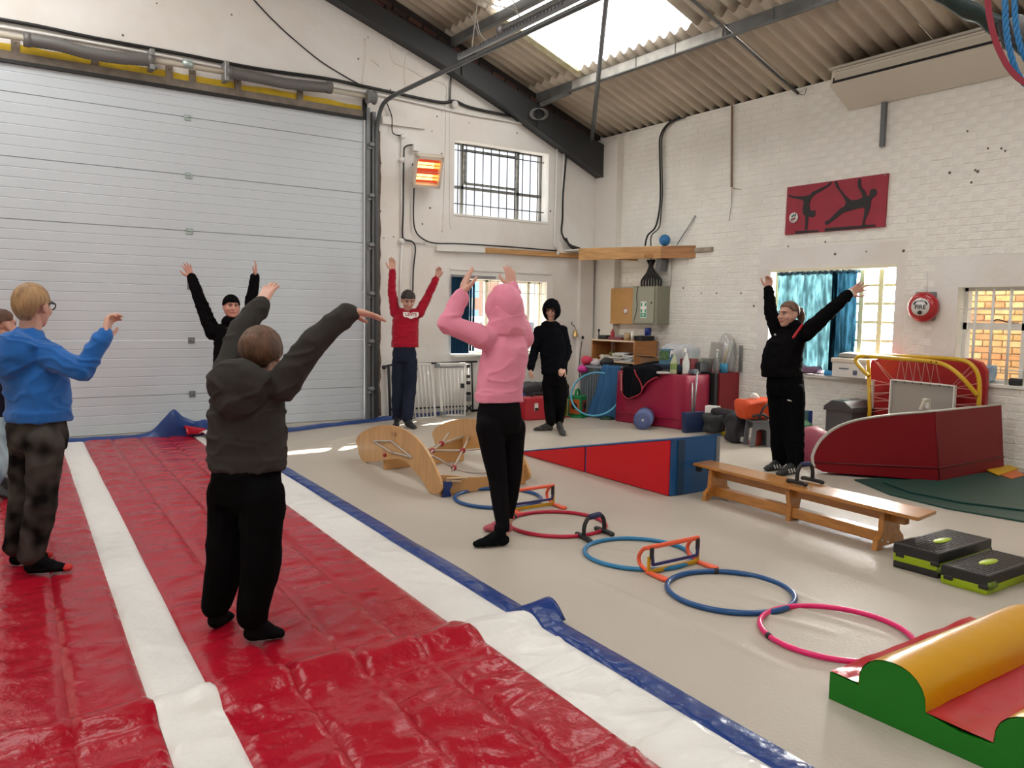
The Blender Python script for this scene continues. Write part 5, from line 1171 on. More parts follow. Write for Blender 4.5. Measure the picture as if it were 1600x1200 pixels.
# ---- curved red vinyl block by the wall
m_bv, m_bw_ = mat('boat_red', (0.20, 0.002, 0.007), .5, bump=.12, bscale=3, bdist=.03, spec=.25), mat('boat_white', (0.62, 0.60, 0.55), .4)
zb0 = .022
Ab, Bb = FL(1286, 738, zb0), FL(1467, 752, zb0); nrm = (Bb-Ab).cross(V(0, 0, 1))
t = thing('curved_block', 'big dark red vinyl block with rounded end and white top', 'soft play block', (7.3, 4.1, zb0))
outl = [(1286, 738), (1467, 752), (1462, 643), (1440, 645), (1400, 648), (1360, 653), (1330, 659), (1305, 669), (1287, 682), (1275, 697), (1268, 715), (1271, 730)]
P_ = [PLN(u, v, Ab, nrm) for u, v in outl]
for p in P_: p.z = max(p.z, zb0)
bm = NB(); prism(bm, P_, (1.18, 0, 0), .012); part('cover', bm, m_bv, t)
tp_ = smooth_path([PLN(u, v, Ab, nrm) for u, v in outl[2:12]], 4)
bm = NB(); sheet(bm, lambda s, q: tp_[min(len(tp_)-1, int(round(s*(len(tp_)-1))))]+V(-.004+1.188*q, 0, .012-.010*s), len(tp_)-1, 1, .016); part('top_pad', bm, m_bw_, t)
bm = NB(); tube(bm, [p+V(-.004, -.003, .006) for p in tp_], .009, 6); part('piping', bm, m_bw_, t)
bm = NB()
s0, s1 = PLN(1272, 722, Ab, nrm), PLN(1466, 731, Ab, nrm)
tube(bm, [s0+V(-.006, -.004, 0), s1+V(-.004, -.006, 0), s1+V(1.18, -.006, 0)], .006, 6); tube(bm, [P_[1]+V(0, -.004, .02), P_[2]+V(0, -.004, -.01)], .005, 6); part('seam', bm, mat('seam_dark', (.12, .004, .01), .5), t)
c_ = PLN(1446, 641, Ab+V(.35, 0, 0), nrm)
t = thing('plastic_clip', 'small cream plastic folding clip on top of red curved block', 'clip', (7.35, 3.95, c_.z))
cz = P_[2].z+.012; c_ = PX(1446, 640, 2, cz)
bm = NB(); bar(bm, c_+V(-.05, .02, 0), c_+V(-.025, .0, .085), .03, .014); bar(bm, c_+V(.055, .0, 0), c_+V(.03, 0, .085), .03, .014); bar(bm, c_+V(-.03, 0, .085), c_+V(.035, 0, .085), .04, .016); part('frame', bm, mat('clip_cream', (.55, .52, .43), .5), t)
bm = NB(); box(bm, c_+V(0, -.01, .04), (.04, .02, .05), None, .005); part('tongue', bm, m_white, t)
# ---- green, yellow and orange mats under it
m_gm = mat('mat_green', (0.006, 0.055, 0.045), .5, bump=.2, bscale=8, bdist=.02)
for k, (pp, z, lb) in enumerate((([(1335, 751), (1390, 774), (1480, 796), (1602, 817), (1640, 800), (1640, 745), (1560, 736)], .0, 'dark green mat lying under the red curved block, lower layer'), ([(1380, 755), (1420, 770), (1500, 786), (1610, 800), (1640, 780), (1640, 745), (1560, 738)], .014, 'upper dark green mat layer lying under the red curved block'))):
    bm = NB(); prism(bm, [FL(u, v, z+.001) for u, v in pp], (0, 0, .0125), .004); single('green_mat', bm, m_gm, lb, 'mat')
for k, (pp, c, lb) in enumerate((([(1540, 735), (1575, 728), (1592, 733), (1560, 744)], (.62, .36, .01), 'yellow mat corner on floor behind red curved block'), ([(1562, 743), (1588, 736), (1602, 744), (1580, 750)], (.62, .13, .02), 'orange mat corner on floor by the brick wall'))):
    bm = NB(); prism(bm, [FL(u, v, .02+.012*(1-k)) for u, v in pp], (0, 0, .012), .003); single('yellow_mat' if k == 0 else 'orange_mat', bm, mat('floor_mat_%d' % k, c, .5), lb, 'mat')
# ribbed dome beside it
t = thing('ribbed_dome', 'pink ribbed dome tucked behind the rounded end of curved block', 'dome', FL(1262, 728, 0))
c = V(6.98, 4.86, 0); bm = NB()
lathe(bm, [(.24, 0), (.24, .02)]+[(.24*math.cos(k*PI/2/26)*(1.0 if k % 2 else 1.025), .02+.33*math.sin(k*PI/2/26)) for k in range(26)]+[(0, .35)], c, 32); part('shell', bm, mat('dome_pink', (.34, .05, .09), .5), t); t.location = t.location
# ---- bin, blue board, green ball
p1 = PX(1328, 700, 0, 7.90); zt = PX(1328, 636, 0, 7.90).z
t = thing('waste_bin', 'grey plastic swing lid bin under the glass block window', 'bin', (8.1, p1.y+.25, 0))
yb1 = p1.y
yl = PX(1290, 636, 0, 7.90).y
bm = NB(); vs = box(bm, (8.12, (yb1+yl)/2, zt/2-.02), (.44, yl-yb1, zt-.04), None, .03, 3); part('bucket', bm, mat('bin_grey', (.075, .075, .08), .5), t)
bm = NB()
prism(bm, [V(7.88, y, z) for y, z in ((yb1-.02, zt-.06), (yl+.02, zt-.06), (yl+.01, zt-.01), ((yb1+yl)/2+.08, zt+.055), ((yb1+yl)/2-.08, zt+.055), (yb1-.01, zt-.01))], (.47, 0, 0), .015); part('lid', bm, mat('bin_lid', (.05, .055, .06), .4), t)
bm = NB(); lathe(bm, [(0, 0), (.06, 0), (.06, .006), (0, .006)], (8.0, (yb1+yl)/2, zt+.056), 18); part('lid_badge', bm, mat('bin_badge', (.10, .22, .24), .4), t)
t = thing('swim_float', 'tall blue plastic board with green emblem leaning behind the woman', 'board', (8.0, 5.95, 0))
q = [PX(1248, 692, 0, 7.95), PX(1264, 690, 0, 7.95), PX(1266, 642, 0, 7.95), PX(1249, 641, 0, 7.95)]; q[0].z = q[1].z = .005
bm = NB(); prism(bm, q, (.05, 0, 0), .012); part('board', bm, mat('float_blue', (.012, .035, .20), .45), t)
c = (q[0]+q[1]+q[2]+q[3])/4; bm = NB(); box(bm, c+V(-.005, 0, .08), (.012, .10, .20), None, .004); part('emblem', bm, mat('float_green', (.05, .12, .11), .5), t)
bm = NB(); ball(bm, V(7.85, 5.62, .14), .14, 18, 12); single('green_ball', bm, mat('ball_green', (.01, .10, .03), .5), 'green ball on the floor between blue board and bin', 'ball')
bm = NB(); sp_ = FL(1131, 681, 0); ball(bm, V(sp_.x, sp_.y, .042), .042, 16, 10); single('yellow_ball', bm, mat('ball_yellow', (.60, .42, .01), .5), 'small yellow ball on the floor behind the ramp', 'ball')
# ---- stool, orange bag and heap along the wall
st = FL(1172, 699); st2 = FL(1206, 699)
t = thing('step_stool', 'grey plastic step stool with orange bag on it behind the woman', 'stool', (st.x+.12, st.y, 0))
m_stl = mat('stool_grey', (.17, .185, .20), .5); hx = .27
x0, x1, y0, y1 = st.x-.02, st.x+.24, st2.y-.02, st.y+.02
x0, y1 = st.x, st.y; d_ = (st2-st); d_.z = 0; nn = V(-d_.y, d_.x, 0).normalized()*-1
if nn.y < 0: nn = -nn
bm = NB(); L_ = d_.length; e = d_.normalized()
def S(a, b, z): return st+e*a+nn*b+V(0, 0, z)
outer = [(0, 0), (.055, 0), (.065, .18), (.11, .20), (L_-.11, .20), (L_-.065, .18), (L_-.055, 0), (L_, 0), (L_-.03, .27), (.03, .27)]
for b in (0, .2):
    prism(bm, [S(a, b, z) for a, z in outer], nn*.02)
prism(bm, [S(.02, -.01, .27), S(L_-.02, -.01, .27), S(L_-.02, .23, .27), S(.02, .23, .27)], (0, 0, .02), .006); part('frame', bm, m_stl, t)
bm = NB(); prism(bm, [S(L_-.035, .02, .27), S(L_+.0, .02, .0), S(L_, .2, 0), S(L_-.035, .2, .27)], e*.012); part('end_panel', bm, m_stl, t)
softbag('extinguisher_bag', S(L_/2, .12, 0), (.10, .08, .18), mat('rust_red', (.25, .03, .015), .6), 'rust red case standing under the grey step stool', 'case', amp=.008)
oc = S(L_*.35, .12, .291)
softbag('orange_bag', oc+V(0, 0, 0), (.38, .26, .22), mat('bag_orange', (.62, .065, .008), .6), 'bright orange sports bag with black straps on the step stool', rot=-.3, amp=.03, seed=5)
bm = NB(); tube(bm, smooth_path([oc+V(-.13, -.16, .02), oc+V(-.10, -.185, .14), oc+V(0, -.19, .19), oc+V(.06, -.2, .10), oc+V(.10, -.2, .03)], 5), .014, 6); tube(bm, smooth_path([oc+V(-.2, -.13, .06), oc+V(-.1, -.185, .08), oc+V(-.02, -.19, .04)], 4), .016, 6); single('bag_strap', bm, m_black, 'black strap lying over the front of orange bag', 'strap')
bm = NB(); ball(bm, oc+V(.05, .05, .24), .05, 12, 8); single('white_bundle', bm, m_paper, 'white bundle on top of the orange bag', 'bundle')
softbag('black_rucksack', FL(1160, 694, 0)+V(.05, .15, 0), (.2, .2, .30), m_dark, 'black rucksack slumped left of the step stool', seed=9)
a, b = FL(1130, 684, 0)+V(.15, .28, .27), FL(1166, 690, 0)+V(.12, .25, .26)
bm = NB(); tube(bm, [a, b], .062, 14); single('black_roll', bm, mat('roll_black', (.02, .016, .022), .7), 'rolled black mat lying on bags by the brick wall', 'mat')
softbag('black_bag', FL(1138, 685, 0)+V(.12, .25, 0), (.36, .28, .22), m_dark, 'black bag under the rolled black mat', seed=12)
bm = NB(); box(bm, FL(1124, 683, 0)+V(.15, .25, .24), (.10, .16, .20), .3, .01); single('white_carton', bm, m_white, 'white carton end left of the rolled black mat', 'carton')
softbag('grey_pouch', FL(1144, 686, 0), (.11, .12, .17), mat('pouch_grey', (.42, .41, .40), .7), 'pale grey crumpled pouch on floor behind the ramp', amp=.03, sc=9, seed=14)
for k, (u, v, s, c) in enumerate(((1156, 688, (.16, .14, .10), 1), (1152, 690, (.14, .10, .05), 4), (1163, 691, (.12, .10, .06), 5), (1158, 684, (.14, .10, .16), 3))):
    softbag('loose_item', FL(u, v, .012), s, m_cl[c], ['cream', 'slate', 'white', 'khaki'][k]+' loose item in the heap by the step stool', 'oddment', amp=.02, sc=10, seed=20+k, bevel=.03)
bm = NB(); prism(bm, [FL(u, v, .001) for u, v in ((1134, 682), (1170, 695), (1178, 690), (1140, 676))], (0, 0, .011), .003); single('red_mat', bm, m_mag, 'flat dark red mat under the heap by the step stool', 'mat')
bottle('bottle', FL(1117, 675, 0), .045, .22, mat('dark_bottle', (.05, .055, .06), .2), 'dark translucent bottle on floor by the narrow red block', cap=m_grey)

# ---- things on the window sills
szl = GB[2]+.0
t = thing('carton', 'white shallow carton with lid on the glass block window sill', 'carton', (8.40, 5.38, szl))
bm = NB(); box(bm, (8.40, 5.36, szl+.085), (.22, .42, .17), None, .004, 1); part('tray', bm, m_paper, t)
bm = NB(); box(bm, (8.40, 5.36, szl+.19), (.24, .45, .05), None, .006, 1); part('lid', bm, mp[2], t)
bm = NB(); box(bm, (8.288, 5.28, szl+.06), (.004, .05, .05)); box(bm, (8.288, 5.42, szl+.10), (.004, .12, .012)); part('print', bm, mat('carton_ink', (.08, .1, .2), .6), t)
softbag('grey_cloth', (8.42, 5.36, szl+.215), (.18, .34, .05), mat('cloth_grey', (.30, .29, .28), .8), 'grey cloth heaped on the white carton lid', 'cloth', amp=.02, sc=8)
softbag('purple_scarf', (8.42, 5.95, szl), (.16, .26, .09), mat('scarf_purple', (.17, .10, .16), .9), 'dusky purple scarf on the glass block window sill', 'scarf', amp=.03, sc=9, seed=3)
softbag('blue_rag', (8.40, 5.66, szl), (.10, .12, .05), mat('rag_blue', (.03, .25, .55), .6), 'bright blue rag on sill left of the white carton', 'rag', amp=.02, sc=11)
softbag('blue_bag', (8.52, 4.02, W2[2]+.003), (.13, .22, .17), mat('bag_paleblue', (.25, .38, .55), .4), 'pale blue plastic bag on the casement window sill', amp=.04, sc=8, seed=6)
softbag('black_gadget', (8.50, 3.70, W2[2]+.003), (.08, .12, .07), m_dark, 'black gadget on the casement sill at right edge', 'gadget', amp=.01)

# ---- trampette folded against the wall
t = thing('trampette', 'yellow framed trampette with cord laced bed propped on red pad', 'trampette', (8.05, 4.5, 0))
m_ty, m_tr, m_tb = mat('frame_yellow', (.62, .37, .006), .3, coat=.3), mat('pad_red', (.36, .008, .012), .45), mat('bed_cream', (.36, .33, .29), .7)
XT = 8.12
def T(u, v, off=0): return PX(u, v, 0, XT-off)
def rrect(pts): return pts
pad = [PX(1359, 645, 0, 8.3), PX(1357, 575, 0, 8.3), PX(1362, 562, 0, 8.3), PX(1400, 557, 0, 8.3), PX(1515, 560, 0, 8.3), PX(1532, 566, 0, 8.3), PX(1541, 580, 0, 8.3), PX(1539, 640, 0, 8.3)]
pad[0].z = pad[-1].z = .03
bm = NB(); prism(bm, pad, (.07, 0, 0), .015); part('pad', bm, m_tr, t)
bm = NB(); tube(bm, smooth_path([T(1367, 557), T(1395, 556), T(1440, 558), T(1498, 562), T(1520, 572), T(1530, 595), T(1529, 640), ], 6)+[V(XT, T(1529, 640).y, .03)], .021, 12); part('outer_frame', bm, m_ty, t)
bm = NB(); tube(bm, [T(1357, 562, .03), T(1359, 640, .03), V(XT-.03, T(1359, 640).y, .03)], .021, 12); part('post', bm, m_ty, t)
bm = NB(); tube(bm, smooth_path([T(1358, 588, .1), T(1345, 575, .1), T(1337, 563, .1), T(1343, 557, .1), T(1357, 557, .1), T(1400, 560, .1), T(1455, 565, .1), T(1480, 572, .1), T(1503, 590, .1), T(1527, 618, .02)], 7), .021, 12); part('leg_frame', bm, m_ty, t)
for u, v in ((1352, 557.5), (1356, 558), (1455, 565), (1463, 566)):
    bm = NB(); ball(bm, T(u, v, .122), .008, 8, 5); part('rivet', bm, m_dark, t)
zl = .04
def TB(u, v): return T(u, v, .035)
bm = NB(); b0 = [TB(1394, 593), TB(1493, 603)]
bl = V(XT-.035, TB(1391, 640).y, zl); br = V(XT-.035, TB(1492, 636).y, zl)
prism(bm, [b0[0], b0[1], br, bl], (.006, 0, 0)); part('bed', bm, m_tb, t)
bm = NB()
for a, b in ((b0[0], b0[1]), (b0[0], bl), (b0[1], br)): bar(bm, a+V(-.006, 0, 0), b+V(-.006, 0, 0), .012, .045, (1, 0, 0))
part('bed_border', bm, m_white, t)
m_cord = mat('cord_pink', (.48, .26, .22), .7); cords = []
tops = [1408, 1419, 1432, 1446, 1461]; bots = [1401, 1414, 1427, 1440, 1454, 1469, 1484]
for k in range(5):
    tv = 561+(tops[k]-1400)*.085
    cords += [(T(tops[k], tv, .1), TB(bots[k], 594+(bots[k]-1394)*.1)), (T(tops[k]+2, tv, .1), TB(bots[k+1], 594+(bots[k+1]-1394)*.1))]
cords += [(T(1372, 566, .1), TB(1397, 594)), (T(1367, 562, .1), TB(1394, 598))]
for k, v in enumerate((600, 613, 626, 638)):
    cords += [(TB(1393, v), T(1360, v+3-k, .04)), (TB(1393, v), T(1360, v+6 if k % 2 else v-7, .04))]
for k, v in enumerate((606, 619, 632)):
    cords += [(TB(1493, v), T(1529, v+4, .01)), (TB(1493, v), T(1529, v-7+k*3, .01))]
cords += [(TB(1488, 603), T(1515, 574, .05)), (TB(1492, 604), T(1520, 580, .03))]
for a, b in cords:
    bm = NB(); tube(bm, [a+V(-.012, 0, 0), b], .0035, 5); part('cord', bm, m_cord, t)
for k in range(7):
    bm = NB(); ball(bm, TB(bots[k], 595+(bots[k]-1394)*.1)+V(-.012, 0, 0), .008, 6, 4); part('eyelet', bm, m_dark, t)
bm = NB(); ws = T(1362, 615, -.05); box(bm, ws, (.03, .04, .30)); part('white_strut', bm, m_white, t)

# ---- wooden climbing arch
m_ply = mat('birch_ply', (0.56, 0.31, 0.115), .4, var=.14, vscale=3, stretch=(1, 6, 1), coat=.15); m_plye = mat('ply_edge', (0.42, 0.24, 0.11), .6)
m_rope = mat('rope_grey', (.50, .45, .40), .8); m_knot = mat('knot_red', (.35, .02, .03), .4)
t = thing('climbing_arch', 'birch plywood climbing arch rocker with rope net and blue clip', 'climbing arch', (3.6, 6.2, 0))
A0, A1 = FL(572, 723), FL(678, 774); nA = (A1-A0).cross(V(0, 0, 1))
def PA(u, v): p = PLN(u, v, A0, nA); p.z = max(p.z, .003); return p
oA = [(572, 723), (562, 713), (559, 700), (556, 688), (563, 677), (580, 668), (603, 664), (628, 670), (650, 685), (667, 706), (682, 736), (689, 758), (686, 770), (672, 774), (660, 752), (645, 734), (624, 717)]
sA = smooth_path([PA(u, v) for u, v in oA], 3, True)
for p in sA: p.z = max(p.z, .003)
bm = NB(); prism(bm, sA, (.022, .004, 0), .003); part('side_arch', bm, m_ply, t)
# far arch: same outline set 0.86 m over
off = V(.86, .05, 0)
bm = NB(); prism(bm, [p+off for p in sA], (.022, .004, 0), .003); part('side_arch', bm, m_ply, t)
def plank(p, q, zt, dip, nm, m_, hole=None):
    bm = NB(); n = 14; top = []
    for k in range(n+1):
        s = k/n; z = zt-dip*math.sin(PI*s)**1.5; a = p.lerp(q, s); top.append(V(a.x, a.y, z))
    poly = [V(p.x, p.y, .004)]+[V(q.x, q.y, .004)]+list(reversed(top))
    d = (q-p).normalized(); nn = V(-d.y, d.x, 0)*.022
    prism(bm, poly, nn, .003); return part(nm, bm, m_, t)
e1a, e1b = PA(684, 768), PA(684, 768)+off; e1a.z = e1b.z = 0
plank(e1a+V(.02, -.01, 0), e1b, .17, .06, 'end_plank', m_ply)
e2a = PA(597, 720)+V(.022, 0, 0); e2b = e2a+off; e2a.z = e2b.z = 0
plank(e2a, e2b, .22, .07, 'end_plank', m_ply)
for k, (px, py) in enumerate(((.12, .16), (.14, .055))):
    bm = NB(); tube(bm, [e1a+V(.06, -.025, px), e1a+V(.19 if k == 0 else .25, -.02, px-.01)], .011, 8); part('peg', bm, mat('peg_beech', (.55, .38, .22), .5), t)
bm = NB(); prism(bm, [e1a+V(.025, -.04, .0), e1a+V(.10, -.04, .0), e1a+V(.085, -.04, .05), e1a+V(.11, -.04, .09), e1a+V(.10, -.04, .12), e1a+V(.02, -.04, .12), e1a+V(.03, -.04, .06)], (0, .03, 0), .006); part('clip', bm, mat('clip_blue', (.012, .035, .16), .4), t)
bm = NB(); box(bm, e2a+off*.22+V(0, -.012, .165), (.13, .006, .03), None, .0); part('hand_slot', bm, mat('slot_light', (.70, .66, .60), .7), t)
# rope net between the arches and the rope bracing on the near arch face
def AR(u, v, k): return PA(u, v)+off*k
nodes = {'a': DP(676, 704, 7.35), 'b': DP(690, 693, 7.6), 'c': DP(723, 704, 7.1), 'd': DP(709, 731, 6.75)}
ends = {'t1': DP(701, 677, 7.75), 't2': DP(735, 678, 7.75), 'l1': AR(667, 707, .05), 'l2': AR(672, 712, .02), 'r': DP(775, 699, 7.3), 'bot': DP(706, 736, 6.6), 'e': DP(780, 738, 6.7), 'w': DP(662, 705, 7.55), 'x': DP(668, 702, 7.7)}
for a, b in (('a', 'b'), ('b', 't1'), ('a', 'c'), ('c', 't2'), ('c', 'r'), ('c', 'd'), ('d', 'bot'), ('a', 'l1'), ('a', 'w'), ('b', 'x'), ('b', 't2'), ('d', 'l2')):
    p, q = nodes.get(a, ends.get(a)), nodes.get(b, ends.get(b)); bm = NB(); tube(bm, [p, q], .009, 7); part('rope', bm, m_rope, t)
bm = NB(); tube(bm, smooth_path([nodes['d'], DP(735, 738, 6.75), ends['e']], 5), .009, 7); part('rope', bm, m_rope, t)
for n_ in nodes.values():
    bm = NB(); ball(bm, n_, .026, 12, 8); part('knot', bm, m_knot, t)
for a, b in (((585, 689), (613, 689)), ((613, 689), (644, 714)), ((644, 714), (612, 706)), ((612, 706), (585, 689))):
    bm = NB(); tube(bm, [PA(*a)+V(-.008, 0, 0), PA(*b)+V(-.008, 0, 0)], .008, 7); part('rope', bm, m_rope, t)
bm = NB(); ball(bm, PA(603, 711)+V(-.012, 0, 0), .018, 10, 6); part('bolt', bm, m_knot, t)
bm = NB(); prism(bm, [PA(612, 674)+V(-.008, 0, 0), PA(619, 676)+V(-.008, 0, 0), PA(619, 682)+V(-.008, 0, 0), PA(612, 680)+V(-.008, 0, 0)], (.006, 0, 0)); part('maker_mark', bm, m_plye, t)
bm = NB(); tube(bm, [PA(586, 715)+V(.03, 0, 0), PA(606, 711)+V(.03, 0, 0)], .010, 8); part('peg', bm, MATS['peg_beech'], t)

# ---- white safety gates leaning on the back wall
YG = 9.62
def G(u, v, o=0): return PX(u, v, 1, YG-o)
def gate(label, tl, tr, br_, bl_, nb, o, inner):
    t = thing('safety_gate', label, 'gate', (G(*bl_).x, YG, 0), 'safety gates leaning on the back wall')
    c = [G(*p, o) for p in (tl, tr, br_, bl_)]
    bm = NB()
    for a, b in zip(c, c[1:]+c[:1]): bar(bm, a, b, .028, .03, (0, 1, 0), .004)
    part('frame', bm, m_white, t)
    for k in range(1, nb+1):
        s = k/(nb+1); bm = NB(); tube(bm, [c[0].lerp(c[1], s), c[3].lerp(c[2], s)], .012, 8); part('bar', bm, m_white, t)
    if inner:
        bm = NB(); bar(bm, c[0].lerp(c[3], .06)+V(.03, 0, 0), c[1].lerp(c[2], .06)-V(.03, 0, 0), .02, .03, (0, 1, 0)); part('top_catch', bm, m_grey, t)
        bm = NB(); box(bm, c[1].lerp(c[2], .42)-V(.06, .03, 0), (.04, .04, .06), None, .006); part('latch', bm, m_dark, t)
    bm = NB(); box(bm, c[0]+V(-.02, -.02, -.02), (.06, .05, .06), None, .01); box(bm, c[3]+V(0, -.02, .03), (.07, .06, .05), None, .01); part('corner_fitting', bm, m_grey, t)
gate('wide white safety gate leaning beside the boy in red', (637, 569), (673, 569), (680, 652), (643, 655), 5, .02, False)
gate('white safety gate with latch leaning by the blind', (684, 569), (727, 568), (726, 649), (691, 649), 6, .08, True)
t = thing('gate_post', 'white gate post with black fittings leaning right of the gates', 'post', (G(733, 645).x, YG, 0))
bm = NB(); tube(bm, [G(730, 569, .02), G(733, 647, .02)], .02, 10); part('tube', bm, m_white, t)
for v in (572, 588, 598, 615, 623, 638):
    bm = NB(); box(bm, G(730.3+(v-569)*.04, v, .05), (.05, .05, .045 if v != 623 else .07), None, .006); part('fitting', bm, m_dark if v != 623 else m_grey, t)
t = thing('folding_frame', 'black folding metal frame behind the white safety gates', 'frame', (G(670, 650).x, YB-.06, 0))
bm = NB()
tube(bm, [PX(600, 573, 1, YB-.06), PX(612, 570, 1, YB-.06), PX(745, 565, 1, YB-.06)], .014, 8); tube(bm, [PX(607, 571, 1, YB-.06), PX(610, 655, 1, YB-.06)], .02, 8); tube(bm, [PX(737, 566, 1, YB-.06), PX(739, 645, 1, YB-.06)], .012, 8); tube(bm, [PX(609, 640, 1, YB-.06), PX(739, 634, 1, YB-.06)], .012, 8); ball(bm, PX(600, 574, 1, YB-.07), .03, 10, 8); part('tube_frame', bm, m_dark, t)

# ---- ropes and straps hanging at the right edge
m_br = mat('rope_blue', (0.010, 0.17, 0.42), .5); m_st = mat('strap_red', (.30, .02, .045), .6)
def blue_rope(pts, dep, label):
    c = smooth_path([DP(u, v, dep) for u, v in pts], 10); t = thing('climbing_rope', label, 'rope', c[-1])
    for s in range(3):
        bm = NB(); pth = []
        for i, p in enumerate(c):
            tt = (c[min(i+1, len(c)-1)]-c[max(0, i-1)]).normalized(); x, y = frame_at(tt); a = i*.75+s*2*PI/3
            pth.append(p+(x*math.cos(a)+y*math.sin(a))*.0055)
        tube(bm, pth, .0062, 7); part('strand', bm, m_br, t)
blue_rope([(1562, -420), (1566, -150), (1570, -10), (1572, 40), (1578, 80), (1592, 118), (1612, 140), (1640, 150), (1670, 120), (1690, 40), (1700, -150), (1704, -420)], 3.0, 'blue twisted rope loop hanging at top right corner, in front')
blue_rope([(1580, -420), (1583, -150), (1585, -10), (1588, 40), (1597, 80), (1615, 108), (1640, 115), (1665, 90), (1680, 20), (1684, -150), (1686, -420)], 3.12, 'blue twisted rope at top right corner behind the front loop')
c = smooth_path([DP(u, v, 2.95) for u, v in [(1538, -420), (1540, -120), (1543, -5), (1548, 35), (1557, 68), (1568, 92), (1578, 108), (1595, 125), (1620, 135), (1650, 120), (1668, 60), (1676, -120), (1680, -420)]], 6)
bm = NB()
for i in range(len(c)-1): bar(bm, c[i], c[i+1].lerp(c[i], -.08), .022, .004, CF)
single('red_strap', bm, m_st, 'red webbing strap looping beside the blue ropes at top right', 'strap')
c = smooth_path([DP(u, v, 4.0) for u, v in [(1380, -120), (1440, -40), (1490, 2), (1530, 24), (1570, 48), (1610, 78), (1680, 110)]], 6)
bm = NB(); tube(bm, c, [.040+.006*math.sin(i*.9) for i in range(len(c))], 12); crumple(bm, .008, 14, 2)
single('green_sling', bm, mat('sling_green', (0.010, 0.030, 0.028), .5), 'dark green fabric sling hanging behind the ropes at top right', 'sling')
t = thing('black_hook', 'black hook block behind the blue ropes at the right edge', 'hook', DP(1580, 75, 3.8))
bm = NB(); bar(bm, DP(1566, 30, 3.9), DP(1577, 75, 3.9), .05, .05, bevel=.01); part('block', bm, m_dark, t)
bm = NB(); ball(bm, DP(1590, 40, 3.95), .05, 12, 8); part('pulley', bm, m_grey, t)
# ================================================================ PEOPLE
ZUP = V(0, 0, 1)
RH = V(CR.x, CR.y, 0).normalized(); TH = V(-CF.x, -CF.y, 0).normalized()
def cv(r, u, t): return (RH*r+ZUP*u+TH*t).normalized()
def cvu(u, r, up, t):                        # same, in the axes of the sight line through column u
    a = math.atan((u-800)/FOC); return cv(r*math.cos(a)-t*math.sin(a), up, r*math.sin(a)+t*math.cos(a))
def tcap(bm, a, b, ra, rb, seg=14):
    a, b = Vector(a), Vector(b); d = b-a; L = d.length
    if L < 1e-4: ball(bm, a, ra, 12, 8); return
    prof = [(ra*math.cos(t), ra*math.sin(t)) for t in [-PI/2+PI/2*k/4 for k in range(4)]]+[(ra, 0), (rb, L)]+[(rb*math.cos(t), L+rb*math.sin(t)) for t in [PI/2*k/4 for k in range(1, 5)]]
    lathe(bm, prof, a, seg, d)
def chain(bm, pts, rs):
    for i in range(len(pts)-1): tcap(bm, pts[i], pts[i+1], rs[i], rs[i+1])
def ell(bm, c, axes, radii):
    R = Matrix(axes).transposed(); ball(bm, c, 1.0, 20, 14, radii, R)
def loft(bm, rings, lat, fr, seg=28, p=2.4):
    rs = []
    for c, hw, hd in rings:
        row = []
        for k in range(seg):
            a = 2*PI*k/seg; ca, sa = math.cos(a), math.sin(a)
            row.append(bm.verts.new(c+lat*(hw*math.copysign(abs(ca)**(2/p), ca))+fr*(hd*math.copysign(abs(sa)**(2/p), sa))))
        rs.append(row)
    for A, B in zip(rs, rs[1:]):
        for k in range(seg): bm.faces.new((A[k], A[(k+1) % seg], B[(k+1) % seg], B[k]))
    bm.faces.new(list(reversed(rs[0]))); bm.faces.new(rs[-1])
def fuse(name, bm, voxel, m, parent, smooth=4, wrinkle=None, label=None):
    """melt overlapping closed shapes into one continuous skin"""
    me = bpy.data.meshes.new(name+'_raw'); bm.to_mesh(me); bm.free()
    o = bpy.data.objects.new(name+'_raw', me); COL.objects.link(o)
    md = o.modifiers.new('r', 'REMESH'); md.mode = 'VOXEL'; md.voxel_size = voxel; md.use_smooth_shade = True
    if smooth:
        s = o.modifiers.new('s', 'SMOOTH'); s.factor = .5; s.iterations = smooth
    dg = bpy.context.evaluated_depsgraph_get(); nm = bpy.data.meshes.new_from_object(o.evaluated_get(dg))
    bpy.data.objects.remove(o); bpy.data.meshes.remove(me)
    if wrinkle:
        n = len(nm.vertices); co = np.empty(n*3, 'f'); no = np.empty(n*3, 'f'); nm.vertices.foreach_get('co', co); nm.vertices.foreach_get('normal', no)
        co = co.reshape(-1, 3); no = no.reshape(-1, 3); d = np.array([wrinkle(Vector(c)) for c in co], 'f'); co += no*d[:, None]
        nm.vertices.foreach_set('co', co.ravel())
    off = root_loc(parent); nm.transform(Matrix.Translation(-off)); nm.name = name
    nm.polygons.foreach_set('use_smooth', [True]*len(nm.polygons)); nm.materials.clear()
    o = link(name, nm, parent, m)
    if label: o['label'] = label
    return o
def folds(amp, scale, seed, squash=1.8):
    def f(p):
        q = V(p.x*scale, p.y*scale, p.z*scale*squash)+V(seed, seed*.7, seed*1.3)
        w = mnoise.noise(q*.6)*.6
        a = 1-abs(mnoise.noise(q+V(w, w, w)))*2.2
        return amp*(max(0, a)**2*1.2-.35+.5*mnoise.noise(q*.5))
    return f
def head_axes(f, up=ZUP):
    f = f.normalized(); l = up.cross(f).normalized(); u = f.cross(l).normalized(); return l, f, u
